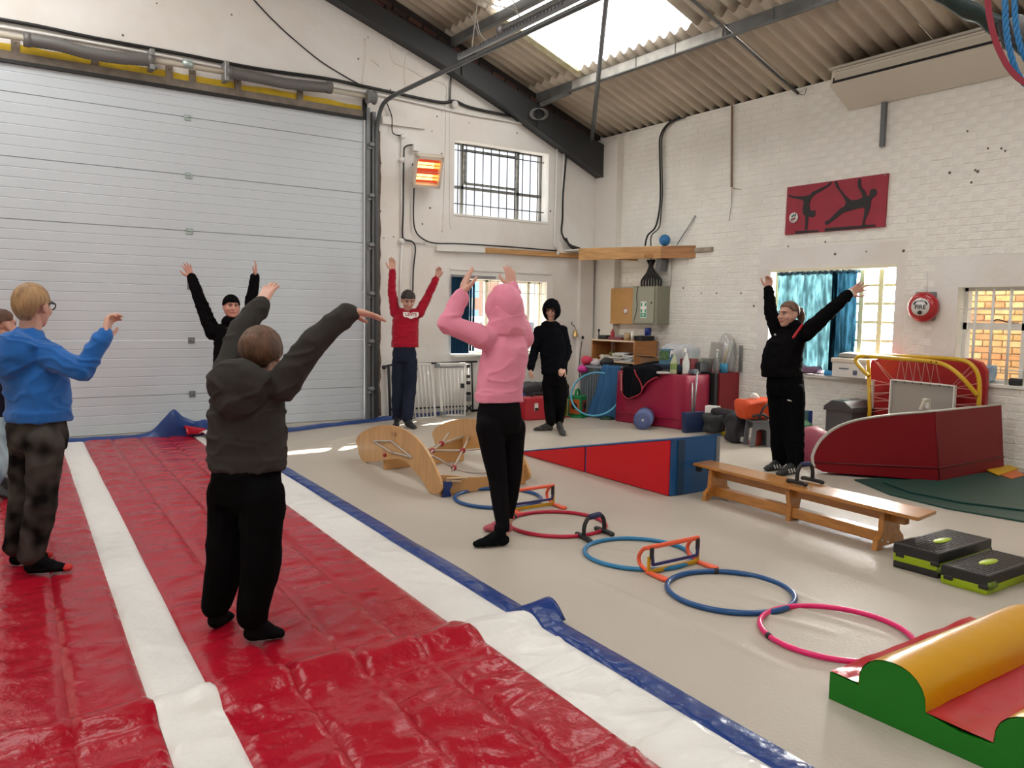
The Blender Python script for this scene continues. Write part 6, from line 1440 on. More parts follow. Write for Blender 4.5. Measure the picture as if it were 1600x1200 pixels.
def add_head(bm, c, f, s=1.0, chub=1.0):
    l, f, u = head_axes(f); A = (l, f, u); P = lambda x, y, z: c+l*(x*s)+f*(y*s)+u*(z*s)
    ell(bm, P(0, -.012, .030), A, (.073*s, .093*s, .082*s))
    ell(bm, P(0, .022, -.028), A, (.060*s*chub, .068*s, .080*s))
    ell(bm, P(0, .040, -.078), A, (.042*s*chub, .042*s, .030*s))
    ell(bm, P(0, .064, -.090), A, (.022*s, .020*s, .018*s))
    tcap(bm, P(0, .088, .014), P(0, .106, -.022), .008*s, .0125*s)
    for sx in (-1, 1):
        tcap(bm, P(sx*.010, .082, .030), P(sx*.042, .070, .030), .0105*s, .0085*s)
        ell(bm, P(sx*.034, .062, -.024), A, (.026*s*chub, .024*s, .026*s))
        ell(bm, P(sx*.013, .094, -.024), A, (.009*s, .010*s, .008*s))
        ell(bm, P(sx*.074, -.008, -.004), A, (.011*s, .020*s, .033*s)); ell(bm, P(sx*.072, 0, -.028), A, (.009*s, .011*s, .012*s))
    tcap(bm, P(-.018, .088, -.052), P(.018, .088, -.052), .008*s, .008*s)
def face_parts(par, c, f, s=1.0, brow=(.10, .06, .035), lip=(.50, .19, .17)):
    l, f, u = head_axes(f); A = (l, f, u); P = lambda x, y, z: c+l*(x*s)+f*(y*s)+u*(z*s)
    mb = mat('brow_%.2f' % brow[0], brow, .8)
    for sx in (-1, 1):
        bm = NB(); ell(bm, P(sx*.031, .0765, .009), A, (.0125*s, .008*s, .0070*s)); e = part('eye', bm, mat('eye_white', (.40, .36, .34), .3), par)
        bm = NB(); ell(bm, P(sx*.030, .0825, .009), A, (.0075*s, .0035*s, .0068*s)); part('iris', bm, mat('iris_dark', (.035, .035, .04), .2), e)
        bm = NB(); tcap(bm, P(sx*.016, .090, .030), P(sx*.047, .074, .029), .0042*s, .003*s, 8); part('eyebrow', bm, mb, par)
        bm = NB(); tcap(bm, P(sx*.020, .086, .0165), P(sx*.043, .074, .0155), .0028*s, .002*s, 8); part('eyelid', bm, mb, par)
    bm = NB(); tcap(bm, P(-.021, .0905, -.0515), P(0, .0985, -.050), .004*s, .0052*s, 8); tcap(bm, P(.021, .0905, -.0515), P(0, .0985, -.050), .004*s, .0052*s, 8); tcap(bm, P(-.014, .091, -.058), P(.014, .091, -.058), .0055*s, .0055*s, 8); part('mouth', bm, mat('lips_%.2f' % lip[0], lip, .5), par)
def cap_shell(name, par, c, f, s, m, radii, limits, off=(0, 0, 0), noise=(0, 10, 1), thick=.006, seg=56, rows=18, label=None, droop=0.0):
    """hair, hat or hood: shell over the head; limits(az) gives the lowest elevation (deg), az 0 = face"""
    l, f, u = head_axes(f); cc = c+l*off[0]*s+f*off[1]*s+u*off[2]*s; amp, fr, fl = noise
    bm = NB(); rows_ = []
    for j in range(rows+1):
        row = []
        for k in range(seg):
            az = 2*PI*k/seg-PI; lo = math.radians(limits(abs(math.degrees(az)))); el = PI/2+(lo-PI/2)*(j/rows)
            d = V(math.cos(el)*math.sin(az), math.cos(el)*math.cos(az), math.sin(el))
            n = mnoise.noise(V(d.x*fr, d.y*fr, d.z*fr*fl)+V(c.x, c.y, 0)) if amp else 0
            q = 1+amp*n
            row.append(bm.verts.new(cc+(l*(d.x*radii[0])+f*(d.y*radii[1]-droop*max(0, -d.z)*.0)+u*(d.z*radii[2]))*(s*q)))
        rows_.append(row)
    fs = []
    for j in range(rows):
        for k in range(seg):
            fs.append(bm.faces.new((rows_[j][k], rows_[j+1][k], rows_[j+1][(k+1) % seg], rows_[j][(k+1) % seg])))
    for f_ in fs: f_.smooth = True
    bmesh.ops.remove_doubles(bm, verts=bm.verts, dist=1e-5); bmesh.ops.recalc_face_normals(bm, faces=bm.faces[:])
    bmesh.ops.solidify(bm, geom=bm.faces[:], thickness=thick)
    for f_ in bm.faces: f_.smooth = True
    return part(name, bm, m, par, label)
def sstep(a, b, x): t = max(0, min(1, (x-a)/(b-a))); return t*t*(3-2*t)
def hair_lim(front, side, back): return lambda a: front+(side-front)*sstep(35, 80, a)+(back-side)*sstep(100, 150, a)
def add_hand(bm, W, h, n, ts, s=1.0, curl=.25, spread=1.0, thumb=1.0):
    h = h.normalized(); n = (n-h*n.dot(h)).normalized(); sd = h.cross(n)*ts; sd.normalize()
    W = Vector(W); wid = [.029, .010, -.010, -.027]; kn = [.078, .084, .080, .070]; ln = [.070, .078, .072, .056]; sp = [.16, .04, -.07, -.20]
    for i in range(4):
        K = W+(h*kn[i]+sd*wid[i])*s; tcap(bm, W+(sd*wid[i]*.6+h*.006)*s, K, .0155*s, .0120*s, 10)
        d = Matrix.Rotation(sp[i]*spread*ts*-1, 3, n) @ h
        if (d-h).dot(sd)*sp[i] < 0: d = Matrix.Rotation(sp[i]*spread*ts, 3, n) @ h
        p = K; ang = 0
        for q, (fr_, r0, r1) in enumerate(((.44, .0105, .0095), (.32, .0095, .0085), (.24, .0085, .0070))):
            ang += curl*(.6, 1.1, .9)[q]*(1+.12*i)
            e = d*math.cos(ang)+n*math.sin(ang); p2 = p+e*(ln[i]*fr_*s); tcap(bm, p, p2, r0*s, r1*s, 9); p = p2
    b = W+(sd*.020+h*.014)*s; k1 = b+(h*.62+sd*.72+n*.25).normalized()*.046*s; k2 = k1+(h*.85*thumb+sd*.45+n*.25).normalized()*.032*s; k3 = k2+(h*.95+sd*.15+n*.25).normalized()*.024*s
    tcap(bm, b, k1, .0175*s, .0125*s, 10); tcap(bm, k1, k2, .0122*s, .0105*s, 10); tcap(bm, k2, k3, .0105*s, .0080*s, 10)

m_skin = mat('skin_pale', (0.60, 0.33, 0.25), .5, bump=.04, bscale=80, var=.06, vscale=9); m_skin2 = mat('skin_rosy', (0.58, 0.28, 0.215), .5, bump=.04, bscale=80, var=.06, vscale=9)
def fabric(name, col, var=.12): return mat(name, col, .9, bump=.25, bscale=220, var=var, vscale=7, spec=.03 if max(col) < .03 else .2, sheen=0 if max(col) < .05 else .2, bdist=.004)
m_blackt = fabric('black_cotton', (0.0048, 0.0045, 0.005), .1); m_sock = mat('black_sock', (0.006, 0.006, 0.007), .9, bump=.3, bscale=160, bdist=.004, spec=.05)

def person(label, zf, heels, toes, j, front, rings, headspec, arm_r, leg_r, hip, mats, hands, vox=.005, wr=(.007, 9, 1), collar=.062, foot_r=1.0, extra_top=None, waist=None, neck_r=.050, skin=None, cuff=True):
    """heels/toes (right, left) in pixels on the floor; j = joints (u, v, depth offset) right and left"""
    hl = [FL(u, v, zf) for u, v in heels]; tl = [FL(u, v, zf) for u, v in toes]
    D = sum(depth_of(p) for p in hl)/2
    J = lambda t: DP(t[0], t[1], D+(t[2] if len(t) > 2 else 0))
    base = (hl[0]+hl[1])/2; t = thing('person', label, 'person', base)
    front = front.normalized(); lat = front.cross(ZUP).normalized()      # lat points to the person's right
    sk = skin or m_skin
    sh = [J(j['sr']), J(j['sl'])]; el = [J(j['er']), J(j['el'])]; wr_ = [J(j['wr']), J(j['wl'])]; hd_ = [J(j['hr']), J(j['hl'])]
    kn = [J(j['kr']), J(j['kl'])]; hp = [J(j['pr']), J(j['pl'])]; neck = J(j['neck']); hc = J(headspec['c']); hf = headspec['f']; hs = headspec.get('s', 1.0)
    an = []
    for a, b in zip(hl, tl):
        d = (b-a); d.z = 0; d.normalize(); an.append(a+d*.035+ZUP*.085)
    R = [(J(r[:3]), r[3], r[4]) for r in rings]
    # one continuous body
    bm = NB(); add_head(bm, hc, hf, hs, headspec.get('chub', 1.0)); l_, f_, u_ = head_axes(hf)
    tcap(bm, hc-u_*.05*hs-f_*.015*hs, neck, neck_r, neck_r*1.12)
    loft(bm, [(c, w*.80, d*.80) for c, w, d in R], lat, front)
    for i in (0, 1):
        tcap(bm, neck-ZUP*.045, sh[i]-ZUP*.012, neck_r*.85, arm_r[0]*.66); chain(bm, [sh[i], el[i], wr_[i]], [arm_r[0]*.72, arm_r[1]*.66, .0255])
        h = hd_[i]-wr_[i]; n, ts, curl, spr, hsz = hands[i]; add_hand(bm, wr_[i]-h.normalized()*.004, h, n, ts, hsz, curl, spr)
        chain(bm, [hp[i], kn[i], an[i]], [leg_r[0]*.78, leg_r[1]*.74, .036])
        d = tl[i]-hl[i]; dn = d.normalized(); tcap(bm, an[i]+dn*.012, hl[i]+ZUP*.042+dn*.052, .030, .022); tcap(bm, hl[i]+ZUP*.032+dn*.055, tl[i]+ZUP*.022-d*.16, .020, .012)
    tcap(bm, hp[0], hp[1], leg_r[0]*.72, leg_r[0]*.72); loft(bm, [(J(hip[:3])-ZUP*.04, hip[3]*.8, hip[4]*.8), (J(hip[:3])+ZUP*.10, hip[3]*.78, hip[4]*.78)], lat, front)
    body = fuse('body', bm, vox, sk, t, 3)
    if headspec.get('face', True): face_parts(body, hc, hf, hs)
    # top
    bm = NB(); loft(bm, R, lat, front)
    for i in (0, 1):
        tcap(bm, neck-ZUP*.045+(sh[i]-neck)*.15, sh[i], collar*1.05, arm_r[0]); chain(bm, [sh[i], el[i], wr_[i]-(wr_[i]-el[i]).normalized()*.02], [arm_r[0], arm_r[1], arm_r[2]])
        if cuff: tcap(bm, wr_[i]-(wr_[i]-el[i]).normalized()*.055, wr_[i]-(wr_[i]-el[i]).normalized()*.050, arm_r[2]*1.10, arm_r[2]*1.10)
    c0, w0, d0 = R[0]; loft(bm, [(c0-ZUP*.010, w0*1.015, d0*1.015), (c0+ZUP*.045, w0*1.03, d0*1.03)], lat, front)
    if extra_top: extra_top(bm, J, lat, front, neck)
    top = fuse('hoodie' if 'hood' in label else 'jacket' if 'jacket' in label else 'sweatshirt', bm, max(vox*1.35, .007), mats[0], t, 5, folds(wr[0], wr[1], wr[2]))
    # trousers
    bm = NB(); hc_ = J(hip[:3]); loft(bm, [(hc_-ZUP*.10, hip[3]*.90, hip[4]*.93), (hc_-ZUP*.03, hip[3]*.98, hip[4]*.98), (hc_+ZUP*.03, hip[3]*.95, hip[4]*.95), (hc_+ZUP*.10, hip[3]*.86, hip[4]*.84)], lat, front); cm = (hp[0]+hp[1])/2-ZUP*.035; tcap(bm, cm.lerp(hp[0], .5), cm.lerp(hp[1], .5), leg_r[0]*.92, leg_r[0]*.92); tcap(bm, cm, cm-ZUP*.03, leg_r[0]*.85, leg_r[0]*.5)
    for i in (0, 1):
        up = an[i]+(kn[i]-an[i]).normalized()*.0
        mid = hp[i].lerp(kn[i], .5)
        chain(bm, [hp[i], mid, kn[i], kn[i].lerp(an[i], .5), up+ZUP*.02], [leg_r[0], (leg_r[0]*.55+leg_r[1]*.45), leg_r[1], (leg_r[1]*.62+leg_r[2]*.38), leg_r[2]])
    fuse('trousers', bm, max(vox*1.5, .008), mats[1], t, 4, folds(wr[0]*(.9 if leg_r[2] > .045 else .15), wr[1]*.8, wr[2]+5, .9))
    # socks or shoes
    for i in (0, 1):
        bm = NB(); d = (tl[i]-hl[i]); L = d.length; d.normalize(); sd = d.cross(ZUP); A = (sd, d, ZUP); k = foot_r
        ell(bm, hl[i]+d*.042+ZUP*.036*k, A, (.036*k, .046*k, .036*k)); tcap(bm, hl[i]+d*.05+ZUP*.075, hl[i]+d*.05+ZUP*.11, .042*k, .043*k)
        tcap(bm, hl[i]+d*.055+ZUP*.068*k, hl[i]+d*(L*.62)+ZUP*.034*k, .038*k, .030*k)
        ell(bm, hl[i]+d*(L*.70)+ZUP*.026*k, A, (.042*k, L*.22, .025*k)); ell(bm, hl[i]+d*(L*.88)+ZUP*.019*k, A, (.034*k, L*.115, .018*k)); ell(bm, hl[i]+d*(L*.45)+ZUP*.02*k, A, (.033*k, L*.35, .019*k))
        for v in bm.verts: v.co.z = max(v.co.z, zf+.001)
        mm = mats[2][i] if isinstance(mats[2], (list, tuple)) else mats[2]
        fuse('shoe' if foot_r > 1.02 else 'sock', bm, .007, mm, t, 2)
    return t, body, top, dict(J=J, hc=hc, hf=hf, hs=hs, lat=lat, front=front, neck=neck, hl=hl, tl=tl, sh=sh, el=el, wr=wr_, D=D, hd=hd_, R=R)
def strands(m, c1, c2):
    return m
def hairmat(name, a, b): return mat(name, a, .55, bump=.6, bscale=28, var=.0, vscale=12, stretch=(3.0, 3.0, .55), spec=.35, bdist=.02) if not b else mat(name, a, .55, bump=.6, bscale=30, var=.3, vscale=14, stretch=(2.6, 2.6, .6), col2=b, bdist=.02)

# ---- boy in the blue hoodie
fb = cvu(50, .77, 0, -.64); ZM = .024
def hood_down(cpx, rad, tilt, up=0):
    def f(bm, J, lat, front, neck):
        if up: ell(bm, neck+ZUP*up*.35-front*.012, (lat, front, ZUP), (.088, .080, up))
        c = J(cpx); ax = (lat, front, ZUP)
        ell(bm, c, ax, rad); ell(bm, c-ZUP*rad[2]*.5-front*.01, ax, (rad[0]*.72, rad[1]*.9, rad[2]*.75))
        for s in (-1, 1): tcap(bm, c+lat*(s*rad[0]*.8)+ZUP*.03, neck+front*.06+lat*(s*.055)-ZUP*.02, .034, .026)
    return f
m_blue = fabric('blue_fleece', (0.017, 0.125, 0.42)); camo = mat('camo_cotton', (0.050, 0.046, 0.041), .9, var=.9, vscale=9, col2=(0.005, 0.005, 0.005), spec=.08, detail=1.0, bump=.2, bscale=200, bdist=.004)
t, body, top, K = person('boy in blue hoodie, camouflage joggers and glasses seen from behind', ZM, [(38, 897), (16, 886)], [(110, 892), (78, 871)],
    dict(sr=(76, 556, -.07), sl=(12, 560, .07), er=(127, 580, -.12), el=(-25, 582, .34), wr=(166, 521, -.06), wl=(-28, 520, .50), hr=(171, 488, .02), hl=(-20, 486, .56), neck=(47, 532, 0), pr=(70, 690, -.07), pl=(42, 690, .07), kr=(64, 790, -.06), kl=(38, 785, .07)),
    fb, [(60, 654, 0, .155, .135), (59, 620, 0, .158, .135), (54, 585, 0, .165, .130), (46, 560, 0, .165, .115), (46, 545, 0, .12, .09)],
    dict(c=(51, 478, 0), f=cvu(50, .60, -.05, -.80), s=1.02, face=True), (.072, .056, .045), (.088, .074, .062), (58, 672, 0, .150, .125), (m_blue, camo, m_sock),
    [(cvu(166, 1, .1, .15), 1, .62, .5, 1.08), (cv(-.3, .1, -.9), 1, .3, .9, 1.0)], vox=.0048, wr=(.008, 8, 1.2), extra_top=hood_down((22, 551, -.10), (.138, .090, .112), 0, .055))
cap_shell('hair', body, K['hc'], K['hf'], 1.02, hairmat('hair_sandy', (0.40, 0.24, 0.11), (0.27, 0.155, 0.07)), (.083, .102, .106), hair_lim(42, -4, -66), (0, -.012, .014), (.02, 9, .5))
l_, f_, u_ = head_axes(K['hf']); P = lambda x, y, z: K['hc']+l_*x+f_*y+u_*z
g = NB()
for s in (-1, 1):
    tube(g, smooth_path([P(s*.078, -.015, .010), P(s*.079, .04, .016), P(s*.066, .088, .016)], 4), .004, 6)
    tube(g, [P(s*.036+.030*math.cos(a), .094-.006*abs(math.cos(a)), .006+.021*math.sin(a)) for a in [2*PI*k/14 for k in range(14)]], .0035, 6, True)
tube(g, [P(-.008, .098, .010), P(.008, .098, .010)], .003, 6); part('glasses', g, m_dark, body, 'dark framed glasses')
for i in (0, 1):
    d = (K['tl'][i]-K['hl'][i]); L = d.length; d.normalize(); bm = NB(); ell(bm, K['hl'][i]+d*(L*.93)+ZUP*.020, (d.cross(ZUP), d, ZUP), (.036, .028, .0195)); part('sock_tip', bm, mat('sock_red', (.50, .02, .02), .8), t, 'red sock toe')

# ---- boy at the left edge behind him
m_navy = fabric('navy_cotton', (0.010, 0.013, 0.030)); m_jean = mat('streaked_jeans', (0.022, 0.040, 0.085), .8, var=.9, vscale=5, col2=(0.42, 0.60, 0.66), detail=1.0)
t, body, top, K = person('boy at left edge in navy hoodie with pink letters and streaked jeans', ZM, [(-18, 776), (-4, 764)], [(18, 779), (22, 768)],
    dict(sr=(2, 556, -.12), sl=(-12, 552, .13), er=(8, 604, -.12), el=(-15, 600, .2), wr=(9, 640, -.06), wl=(-8, 640, .25), hr=(10, 660, -.03), hl=(-6, 660, .3), neck=(-4, 537, 0), pr=(-4, 660, -.06), pl=(-6, 660, .07), kr=(0, 715, -.06), kl=(6, 712, .09)),
    cvu(5, .85, 0, -.5), [(-6, 645, 0, .15, .14), (-6, 600, 0, .15, .14), (-6, 565, 0, .15, .12), (-5, 548, 0, .12, .09)],
    dict(c=(4, 508, 0), f=cvu(5, .82, -.03, -.57), s=.98), (.068, .056, .044), (.085, .072, .055), (-4, 655, 0, .14, .125), (m_navy, m_jean, mat('dark_shoe', (.02, .02, .024), .6)),
    [(cv(-.3, 0, -.9), -1, .4, .6, .95), (cv(.3, 0, .9), 1, .4, .6, .95)], vox=.006, wr=(.007, 9, 2.2), foot_r=1.05, extra_top=hood_down((-16, 548, -.05), (.11, .08, .08), 0))
cap_shell('hair', body, K['hc'], K['hf'], .98, hairmat('hair_auburn', (0.115, 0.045, 0.022), (0.07, 0.028, 0.015)), (.083, .101, .093), hair_lim(36, 4, -42), (0, -.012, .030), (.04, 7, .5))
m_let = mat('letter_pink', (.50, .015, .06), .6)
p = K['J']((12, 585, -.215)); text_mesh('OXO', .085, m_let, 'lettering', t, p, cv(.35, -.85, .3), cv(.85, .35, .3), .002)

# ---- boy in black with beanie, arms up before the door
t, body, top, K = person('boy in black sweatshirt and black beanie with both arms raised before garage door', .022, [(348, 688), (424, 688)], [(340, 697), (446, 690)],
    dict(sr=(333, 520, -.07), sl=(394, 518, .07), er=(313, 470, -.05), el=(393, 468, .05), wr=(298.5, 432, .0), wl=(399, 431, .05), hr=(291, 413, 0), hl=(400.5, 414, .05), neck=(361, 505, 0), pr=(348, 610, -.04), pl=(386, 610, .04), kr=(345, 650, -.04), kl=(402, 650, .04)),
    cv(.35, 0, .94), [(366, 605, 0, .205, .17), (366, 575, 0, .205, .17), (365, 545, 0, .200, .155), (363, 525, 0, .185, .13), (362, 512, 0, .14, .10)],
    dict(c=(361.5, 479, -.03), f=cv(.52, -.03, .85), s=1.04, chub=1.32), (.082, .066, .052), (.105, .085, .065), (366, 608, 0, .19, .155), (m_blackt, m_blackt, m_sock),
    [(cv(.1, 0, 1), -1, .12, 1.3, 1.02), (cv(-.95, 0, .2), 1, .12, .9, 1.02)], vox=.006, wr=(.007, 7, 3.1), skin=m_skin2, extra_top=lambda bm, J, lat, front, neck: ell(bm, neck+ZUP*.025, (lat, front, ZUP), (.098, .092, .062)))
cap_shell('beanie', body, K['hc'], K['hf'], 1.0, m_blackt, (.089, .108, .104), lambda a: 12-22*sstep(30, 90, a)-14*sstep(100, 160, a), (0, -.012, .026), (.01, 8, 1), .010)

# ---- boy in the charcoal hoodie
m_char = fabric('charcoal_fleece', (0.036, 0.033, 0.030)); m_jog = fabric('black_jogger', (0.0042, 0.0042, 0.0046))
fg = cvu(390, .57, 0, -.82)
t, body, top, K = person('boy in charcoal hoodie and black joggers, nearest, arms out, seen from behind', ZM, [(381, 1003), (330, 986)], [(446, 995), (360, 966)],
    dict(sr=(440, 602, -.06), sl=(352, 600, .06), er=(498, 527, -.07), el=(374, 520, .18), wr=(549, 486, -.03), wl=(410, 473, .30), hr=(576, 491, 0), hl=(420, 452, .36), neck=(400, 588, 0), pr=(411, 772, -.06), pl=(359, 770, .06), kr=(407, 880, -.07), kl=(353, 872, .04)),
    fg, [(386, 728, 0, .162, .125), (386, 690, 0, .166, .128), (386, 650, 0, .164, .125), (388, 618, 0, .158, .115), (394, 600, 0, .125, .09)],
    dict(c=(409, 552, .01), f=cvu(410, .34, -.10, -.93), s=.98, face=True), (.072, .056, .046), (.094, .080, .062), (385, 748, 0, .150, .13), (m_char, m_jog, m_sock),
    [(cv(0, -1, .1), 1, .12, .7, .98), (cv(.35, -.2, -.9), 1, .10, 1.2, .98)], vox=.0046, wr=(.0075, 8, 4.7), extra_top=hood_down((373, 602, -.115), (.138, .085, .108), 0))
cap_shell('hair', body, K['hc'], K['hf'], .98, hairmat('hair_brown', (0.125, 0.058, 0.027), (0.065, 0.028, 0.013)), (.090, .110, .100), hair_lim(20, -26, -68), (0, -.012, .022), (.05, 9, .35), .012)
# ---- boy in red
m_redt = fabric('red_cotton', (0.36, 0.004, 0.022)); m_nav2 = fabric('navy_jogger', (0.012, 0.016, 0.034))
t, body, top, K = person('boy in red sweatshirt with white chest logo and navy joggers by the gates', .003, [(621, 663), (635, 666)], [(618, 669), (649, 671)],
    dict(sr=(618, 489, 0), sl=(655, 489, 0), er=(612, 455, .02), el=(668, 464, .02), wr=(613.5, 422, .03), wl=(682, 434, .03), hr=(612.5, 396, .05), hl=(690, 412, .03), neck=(637, 484, 0), pr=(623, 565, 0), pl=(642, 565, 0), kr=(621.5, 610, 0), kl=(640, 610, 0)),
    cv(.25, 0, .97), [(633, 541, 0, .165, .115), (633, 520, 0, .165, .115), (634, 500, 0, .165, .112), (636, 490, 0, .13, .09)],
    dict(c=(637.5, 469, -.04), f=cv(.30, -.38, .87), s=1.06), (.066, .054, .044), (.088, .080, .066), (632, 553, 0, .152, .12), (m_redt, m_nav2, mat('black_shoe', (.012, .012, .014), .5)),
    [(cv(.1, 0, 1), -1, .25, .5, 1.05), (cv(-.5, -.2, .8), 1, .5, .7, 1.05)], vox=.006, wr=(.006, 9, 5.5), foot_r=1.04)
cap_shell('hair', body, K['hc'], K['hf'], 1.06, hairmat('hair_dark', (0.028, 0.018, 0.013), (0.014, 0.009, 0.007)), (.084, .104, .096), hair_lim(16, -4, -52), (0, -.004, .028), (.06, 9, .5), .010)
fr = K['front']; lt = K['lat']; c = K['J']((640, 492, 0))+fr*.125
bm = NB(); sh_ = [(-.095, .035), (-.03, .035), (0, .025), (.03, .035), (.095, .035), (.095, -.01), (.075, -.03), (.05, -.03), (0, -.052), (-.05, -.03), (-.075, -.03), (-.095, -.01)]
up_ = (ZUP*.95-fr*.3).normalized()
prism(bm, [c-lt*x+up_*y for x, y in sh_], fr*.006); lg = part('logo', bm, m_white, top)
text_mesh("LEVI'S", .058, m_redt, 'lettering', lg, c+fr*.009+up_*.004, -lt, up_, .001, .001)

# ---- girl in the pink hoodie
m_pink = fabric('pink_fleece', (0.78, 0.27, 0.385), .05); m_leg = mat('black_leggings', (0.0045, 0.0038, 0.005), .85, bump=.1, bscale=200, spec=.08)
fp = cv(-.6, 0, -.8)
def pink_extra(bm, J, lat, front, neck):
    h0 = J((787, 484, 0)); loft(bm, [(h0+ZUP*.02-front*.035, .108, .095), (h0-ZUP*.045-front*.032, .112, .098), (neck+ZUP*.02-front*.025, .124, .104), (neck-ZUP*.04-front*.01, .150, .108)], lat, front, p=2.0)
t, body, top, K = person('girl in pink hoodie, hood up, and black leggings, hands raised', .003, [(800, 834), (795, 852)], [(755, 829), (738, 855)],
    dict(sr=(817, 528, .10), sl=(757, 529, -.10), er=(806, 492, .36), el=(699, 506, -.16), wr=(800, 447, .42), wl=(722, 459, -.10), hr=(797, 424, .44), hl=(731, 424, -.06), neck=(787, 512, 0), pr=(800, 668, .07), pl=(765, 668, -.07), kr=(800, 748, .06), kl=(778, 750, -.06)),
    fp, [(780, 625, 0, .150, .120), (782, 600, 0, .150, .120), (787, 565, 0, .150, .120), (789, 540, 0, .148, .112), (788, 524, 0, .125, .095)],
    dict(c=(787, 480, 0), f=cv(-.55, .02, -.83), s=1.0), (.075, .060, .050), (.088, .060, .040), (780, 650, 0, .146, .122), (m_pink, m_leg, [mat('pink_sock', (.46, .10, .13), .9), m_sock]),
    [(cv(-.4, 0, -.9), 1, .15, .6, 1.0), (cv(.85, 0, -.5), -1, .14, .3, 1.15)], vox=.005, wr=(.0065, 6.0, 6.2), extra_top=pink_extra)
def hood_lim(a): return 42-118*sstep(38, 75, a)
cap_shell('hood', top, K['hc'], K['hf'], 1.0, m_pink, (.112, .128, .146), hood_lim, (0, -.010, .000), (.07, 3.2, .8), .012, 64, 30)
# ---- boy in black with his hood up
m_blk2 = fabric('black_fleece', (0.0055, 0.0055, 0.0075)); m_gsock = mat('grey_sock', (.040, .038, .036), .9, bump=.3, bscale=160, bdist=.004)
fh = cv(-.28, 0, .96)
t, body, top, K = person('boy in black hoodie with hood up and arms hanging by back window', .003, [(864, 673), (873, 670)], [(833, 673), (881, 682)],
    dict(sr=(842, 517, .0), sl=(879, 516, .02), er=(835, 549, -.02), el=(887, 549, .0), wr=(829, 577, -.08), wl=(879, 575, -.10), hr=(828, 592, -.12), hl=(875, 586, -.15), neck=(860, 508, 0), pr=(857, 598, 0), pl=(875, 598, 0), kr=(859, 632, -.03), kl=(876.5, 632, -.03)),
    fh, [(866, 584, 0, .155, .125), (865, 560, 0, .160, .125), (863, 535, 0, .165, .12), (861, 520, 0, .15, .10), (860, 513, 0, .11, .08)],
    dict(c=(862, 485, -.03), f=cv(-.22, -.22, .95), s=1.0), (.066, .056, .046), (.085, .070, .058), (866, 590, 0, .145, .12), (m_blk2, m_blackt, m_gsock),
    [(cv(.8, 0, -.3), -1, .9, .3, .95), (cv(-.2, -.3, -.9), 1, 1.1, .3, .95)], vox=.006, wr=(.006, 8, 7.7), extra_top=lambda bm, J, lat, front, neck: ell(bm, neck-front*.015+ZUP*.0, (lat, front, ZUP), (.118, .10, .062)))
cap_shell('hood', top, K['hc'], K['hf'], 1.0, m_blk2, (.112, .134, .138), lambda a: 20-96*sstep(32, 56, a), (0, .012, .010), (.05, 4, .8), .012, 64, 28)

# ---- woman leading the class
fw = cv(-.80, 0, .60)
def jacket_extra(bm, J, lat, front, neck):
    ell(bm, neck+ZUP*.012, (lat, front, ZUP), (.100, .092, .068))
t, body, top, K = person('woman in black tracksuit jacket with ponytail, arms spread, by the bench', .003, [(1222, 732), (1245, 738)], [(1195, 736), (1214, 744)],
    dict(sr=(1218, 524, .13), sl=(1258, 522, -.14), er=(1204, 487, .18), el=(1297, 486, -.20), wr=(1201, 450, .20), wl=(1328, 458, -.22), hr=(1203, 433, .20), hl=(1354, 443, -.22), neck=(1238, 512, 0), pr=(1218, 612, .06), pl=(1237, 612, -.06), kr=(1220, 670, .06), kl=(1240, 672, -.06)),
    fw, [(1222, 587, 0, .165, .178), (1221, 572, 0, .170, .184), (1223, 552, 0, .170, .170), (1228, 535, 0, .172, .150), (1236, 522, 0, .15, .11), (1238, 515, 0, .11, .08)],
    dict(c=(1232, 491.5, -.02), f=cv(-.90, -.04, .43), s=1.03, chub=1.06), (.076, .062, .048), (.118, .096, .076), (1227, 600, 0, .165, .172), (m_blackt, fabric('black_tracksuit', (0.0042, 0.0042, 0.005)), mat('trainer_black', (.014, .014, .015), .5)),
    [(cv(-.5, 0, .8), -1, .8, .4, 1.0), (cv(-.1, -.1, .95), 1, .10, 1.5, 1.08)], vox=.0055, wr=(.006, 7, 8.4), foot_r=1.06, extra_top=jacket_extra, skin=m_skin)
m_wh = hairmat('hair_light_brown', (0.15, 0.075, 0.04), (0.09, 0.042, 0.022))
cap_shell('hair', body, K['hc'], K['hf'], 1.03, m_wh, (.081, .101, .093), hair_lim(30, 0, -44), (0, -.012, .030), (.015, 10, .3), .007)
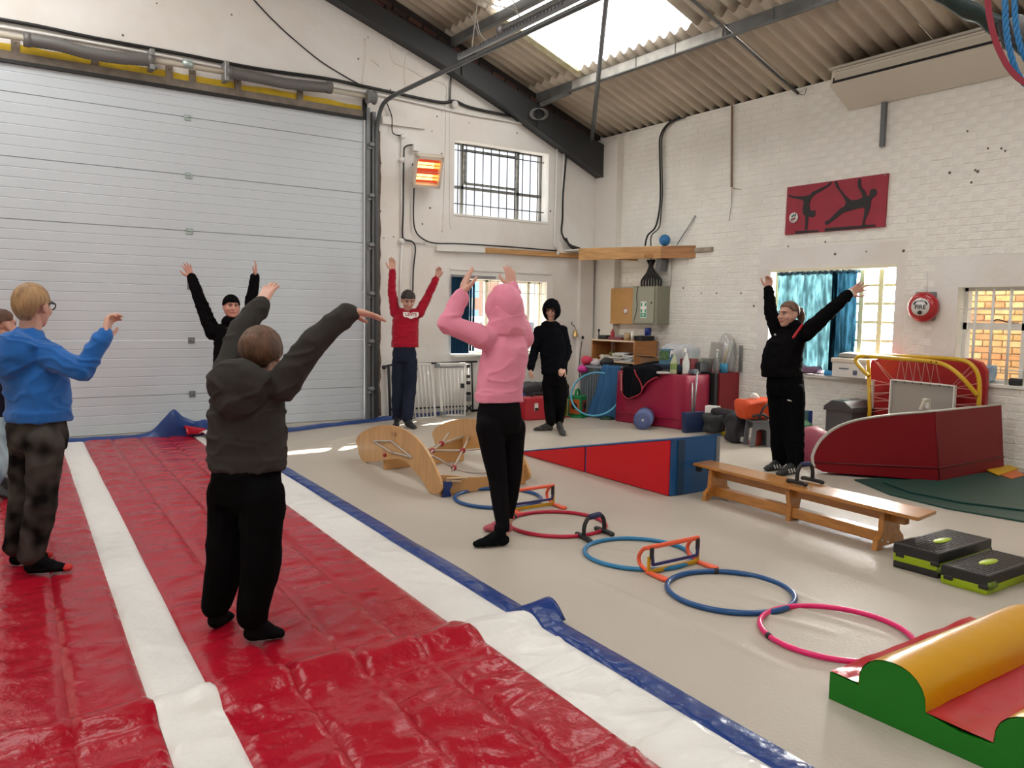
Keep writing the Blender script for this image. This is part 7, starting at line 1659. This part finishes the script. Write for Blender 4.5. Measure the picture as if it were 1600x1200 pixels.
l_, f_, u_ = head_axes(K['hf']); P = lambda x, y, z: K['hc']+(l_*x+f_*y+u_*z)*1.03
bm = NB(); tube(bm, smooth_path([P(0, -.09, .035), P(0, -.125, .030), P(0, -.150, -.010), P(0, -.152, -.06), P(0, -.140, -.10)], 5), [.020+.018*math.sin(PI*min(1, k/20+.12)) for k in range(21)], 12); crumple(bm, .006, 30, 2); part('ponytail', bm, m_wh, body)
bm = NB(); tube(bm, [P(.0+.02*math.cos(a), -.098, .035+.02*math.sin(a)) for a in [2*PI*k/12 for k in range(12)]], .006, 6, True); part('hair_tie', bm, m_dark, body)
m_rp = mat('piping_scarlet', (.50, .008, .02), .6)
bm = NB(); J = K['J']; bar(bm, J((1254, 507, -.17)), J((1239, 528, -.25)), .012, .018); part('collar_stripe', bm, m_rp, top, 'red collar stripe')
bm = NB(); ball(bm, J((1211, 523, -.17)), .010, 8, 6); part('zip_pull', bm, m_zinc, top)
bm = NB(); a = K['wr'][1]; d = (K['hd'][1]-a).normalized(); x, y = frame_at(d); tube(bm, [a+d*.012+(x*math.cos(q)+y*math.sin(q))*.034 for q in [2*PI*k/18 for k in range(18)]], .007, 7, True); part('wristband', bm, m_white, body, 'white wristband')
for i in (0, 1):
    d = (K['tl'][i]-K['hl'][i]); L = d.length; d.normalize(); s_ = d.cross(ZUP); bm = NB()
    for k in range(4): bar(bm, K['hl'][i]+d*(L*.42+k*.024)+ZUP*(.072-.010*k)-s_*.022, K['hl'][i]+d*(L*.42+k*.024)+ZUP*(.072-.010*k)+s_*.022, .006, .006)
    for k in range(3): bar(bm, K['hl'][i]+d*(L*.30+k*.04)-s_*.040+ZUP*.02, K['hl'][i]+d*(L*.36+k*.04)-s_*.037+ZUP*.055, .008, .008)
    part('laces', bm, m_white, t, 'white laces and side stripes')
c = J((1233, 626, -.19)); bm = NB(); prism(bm, [c+RH*x+ZUP*y for x, y in ((-.02, .008), (-.005, .010), (.012, .004), (.026, -.006), (.010, -.004), (-.012, .0))], TH*.004); part('trouser_emblem', bm, m_white, t)
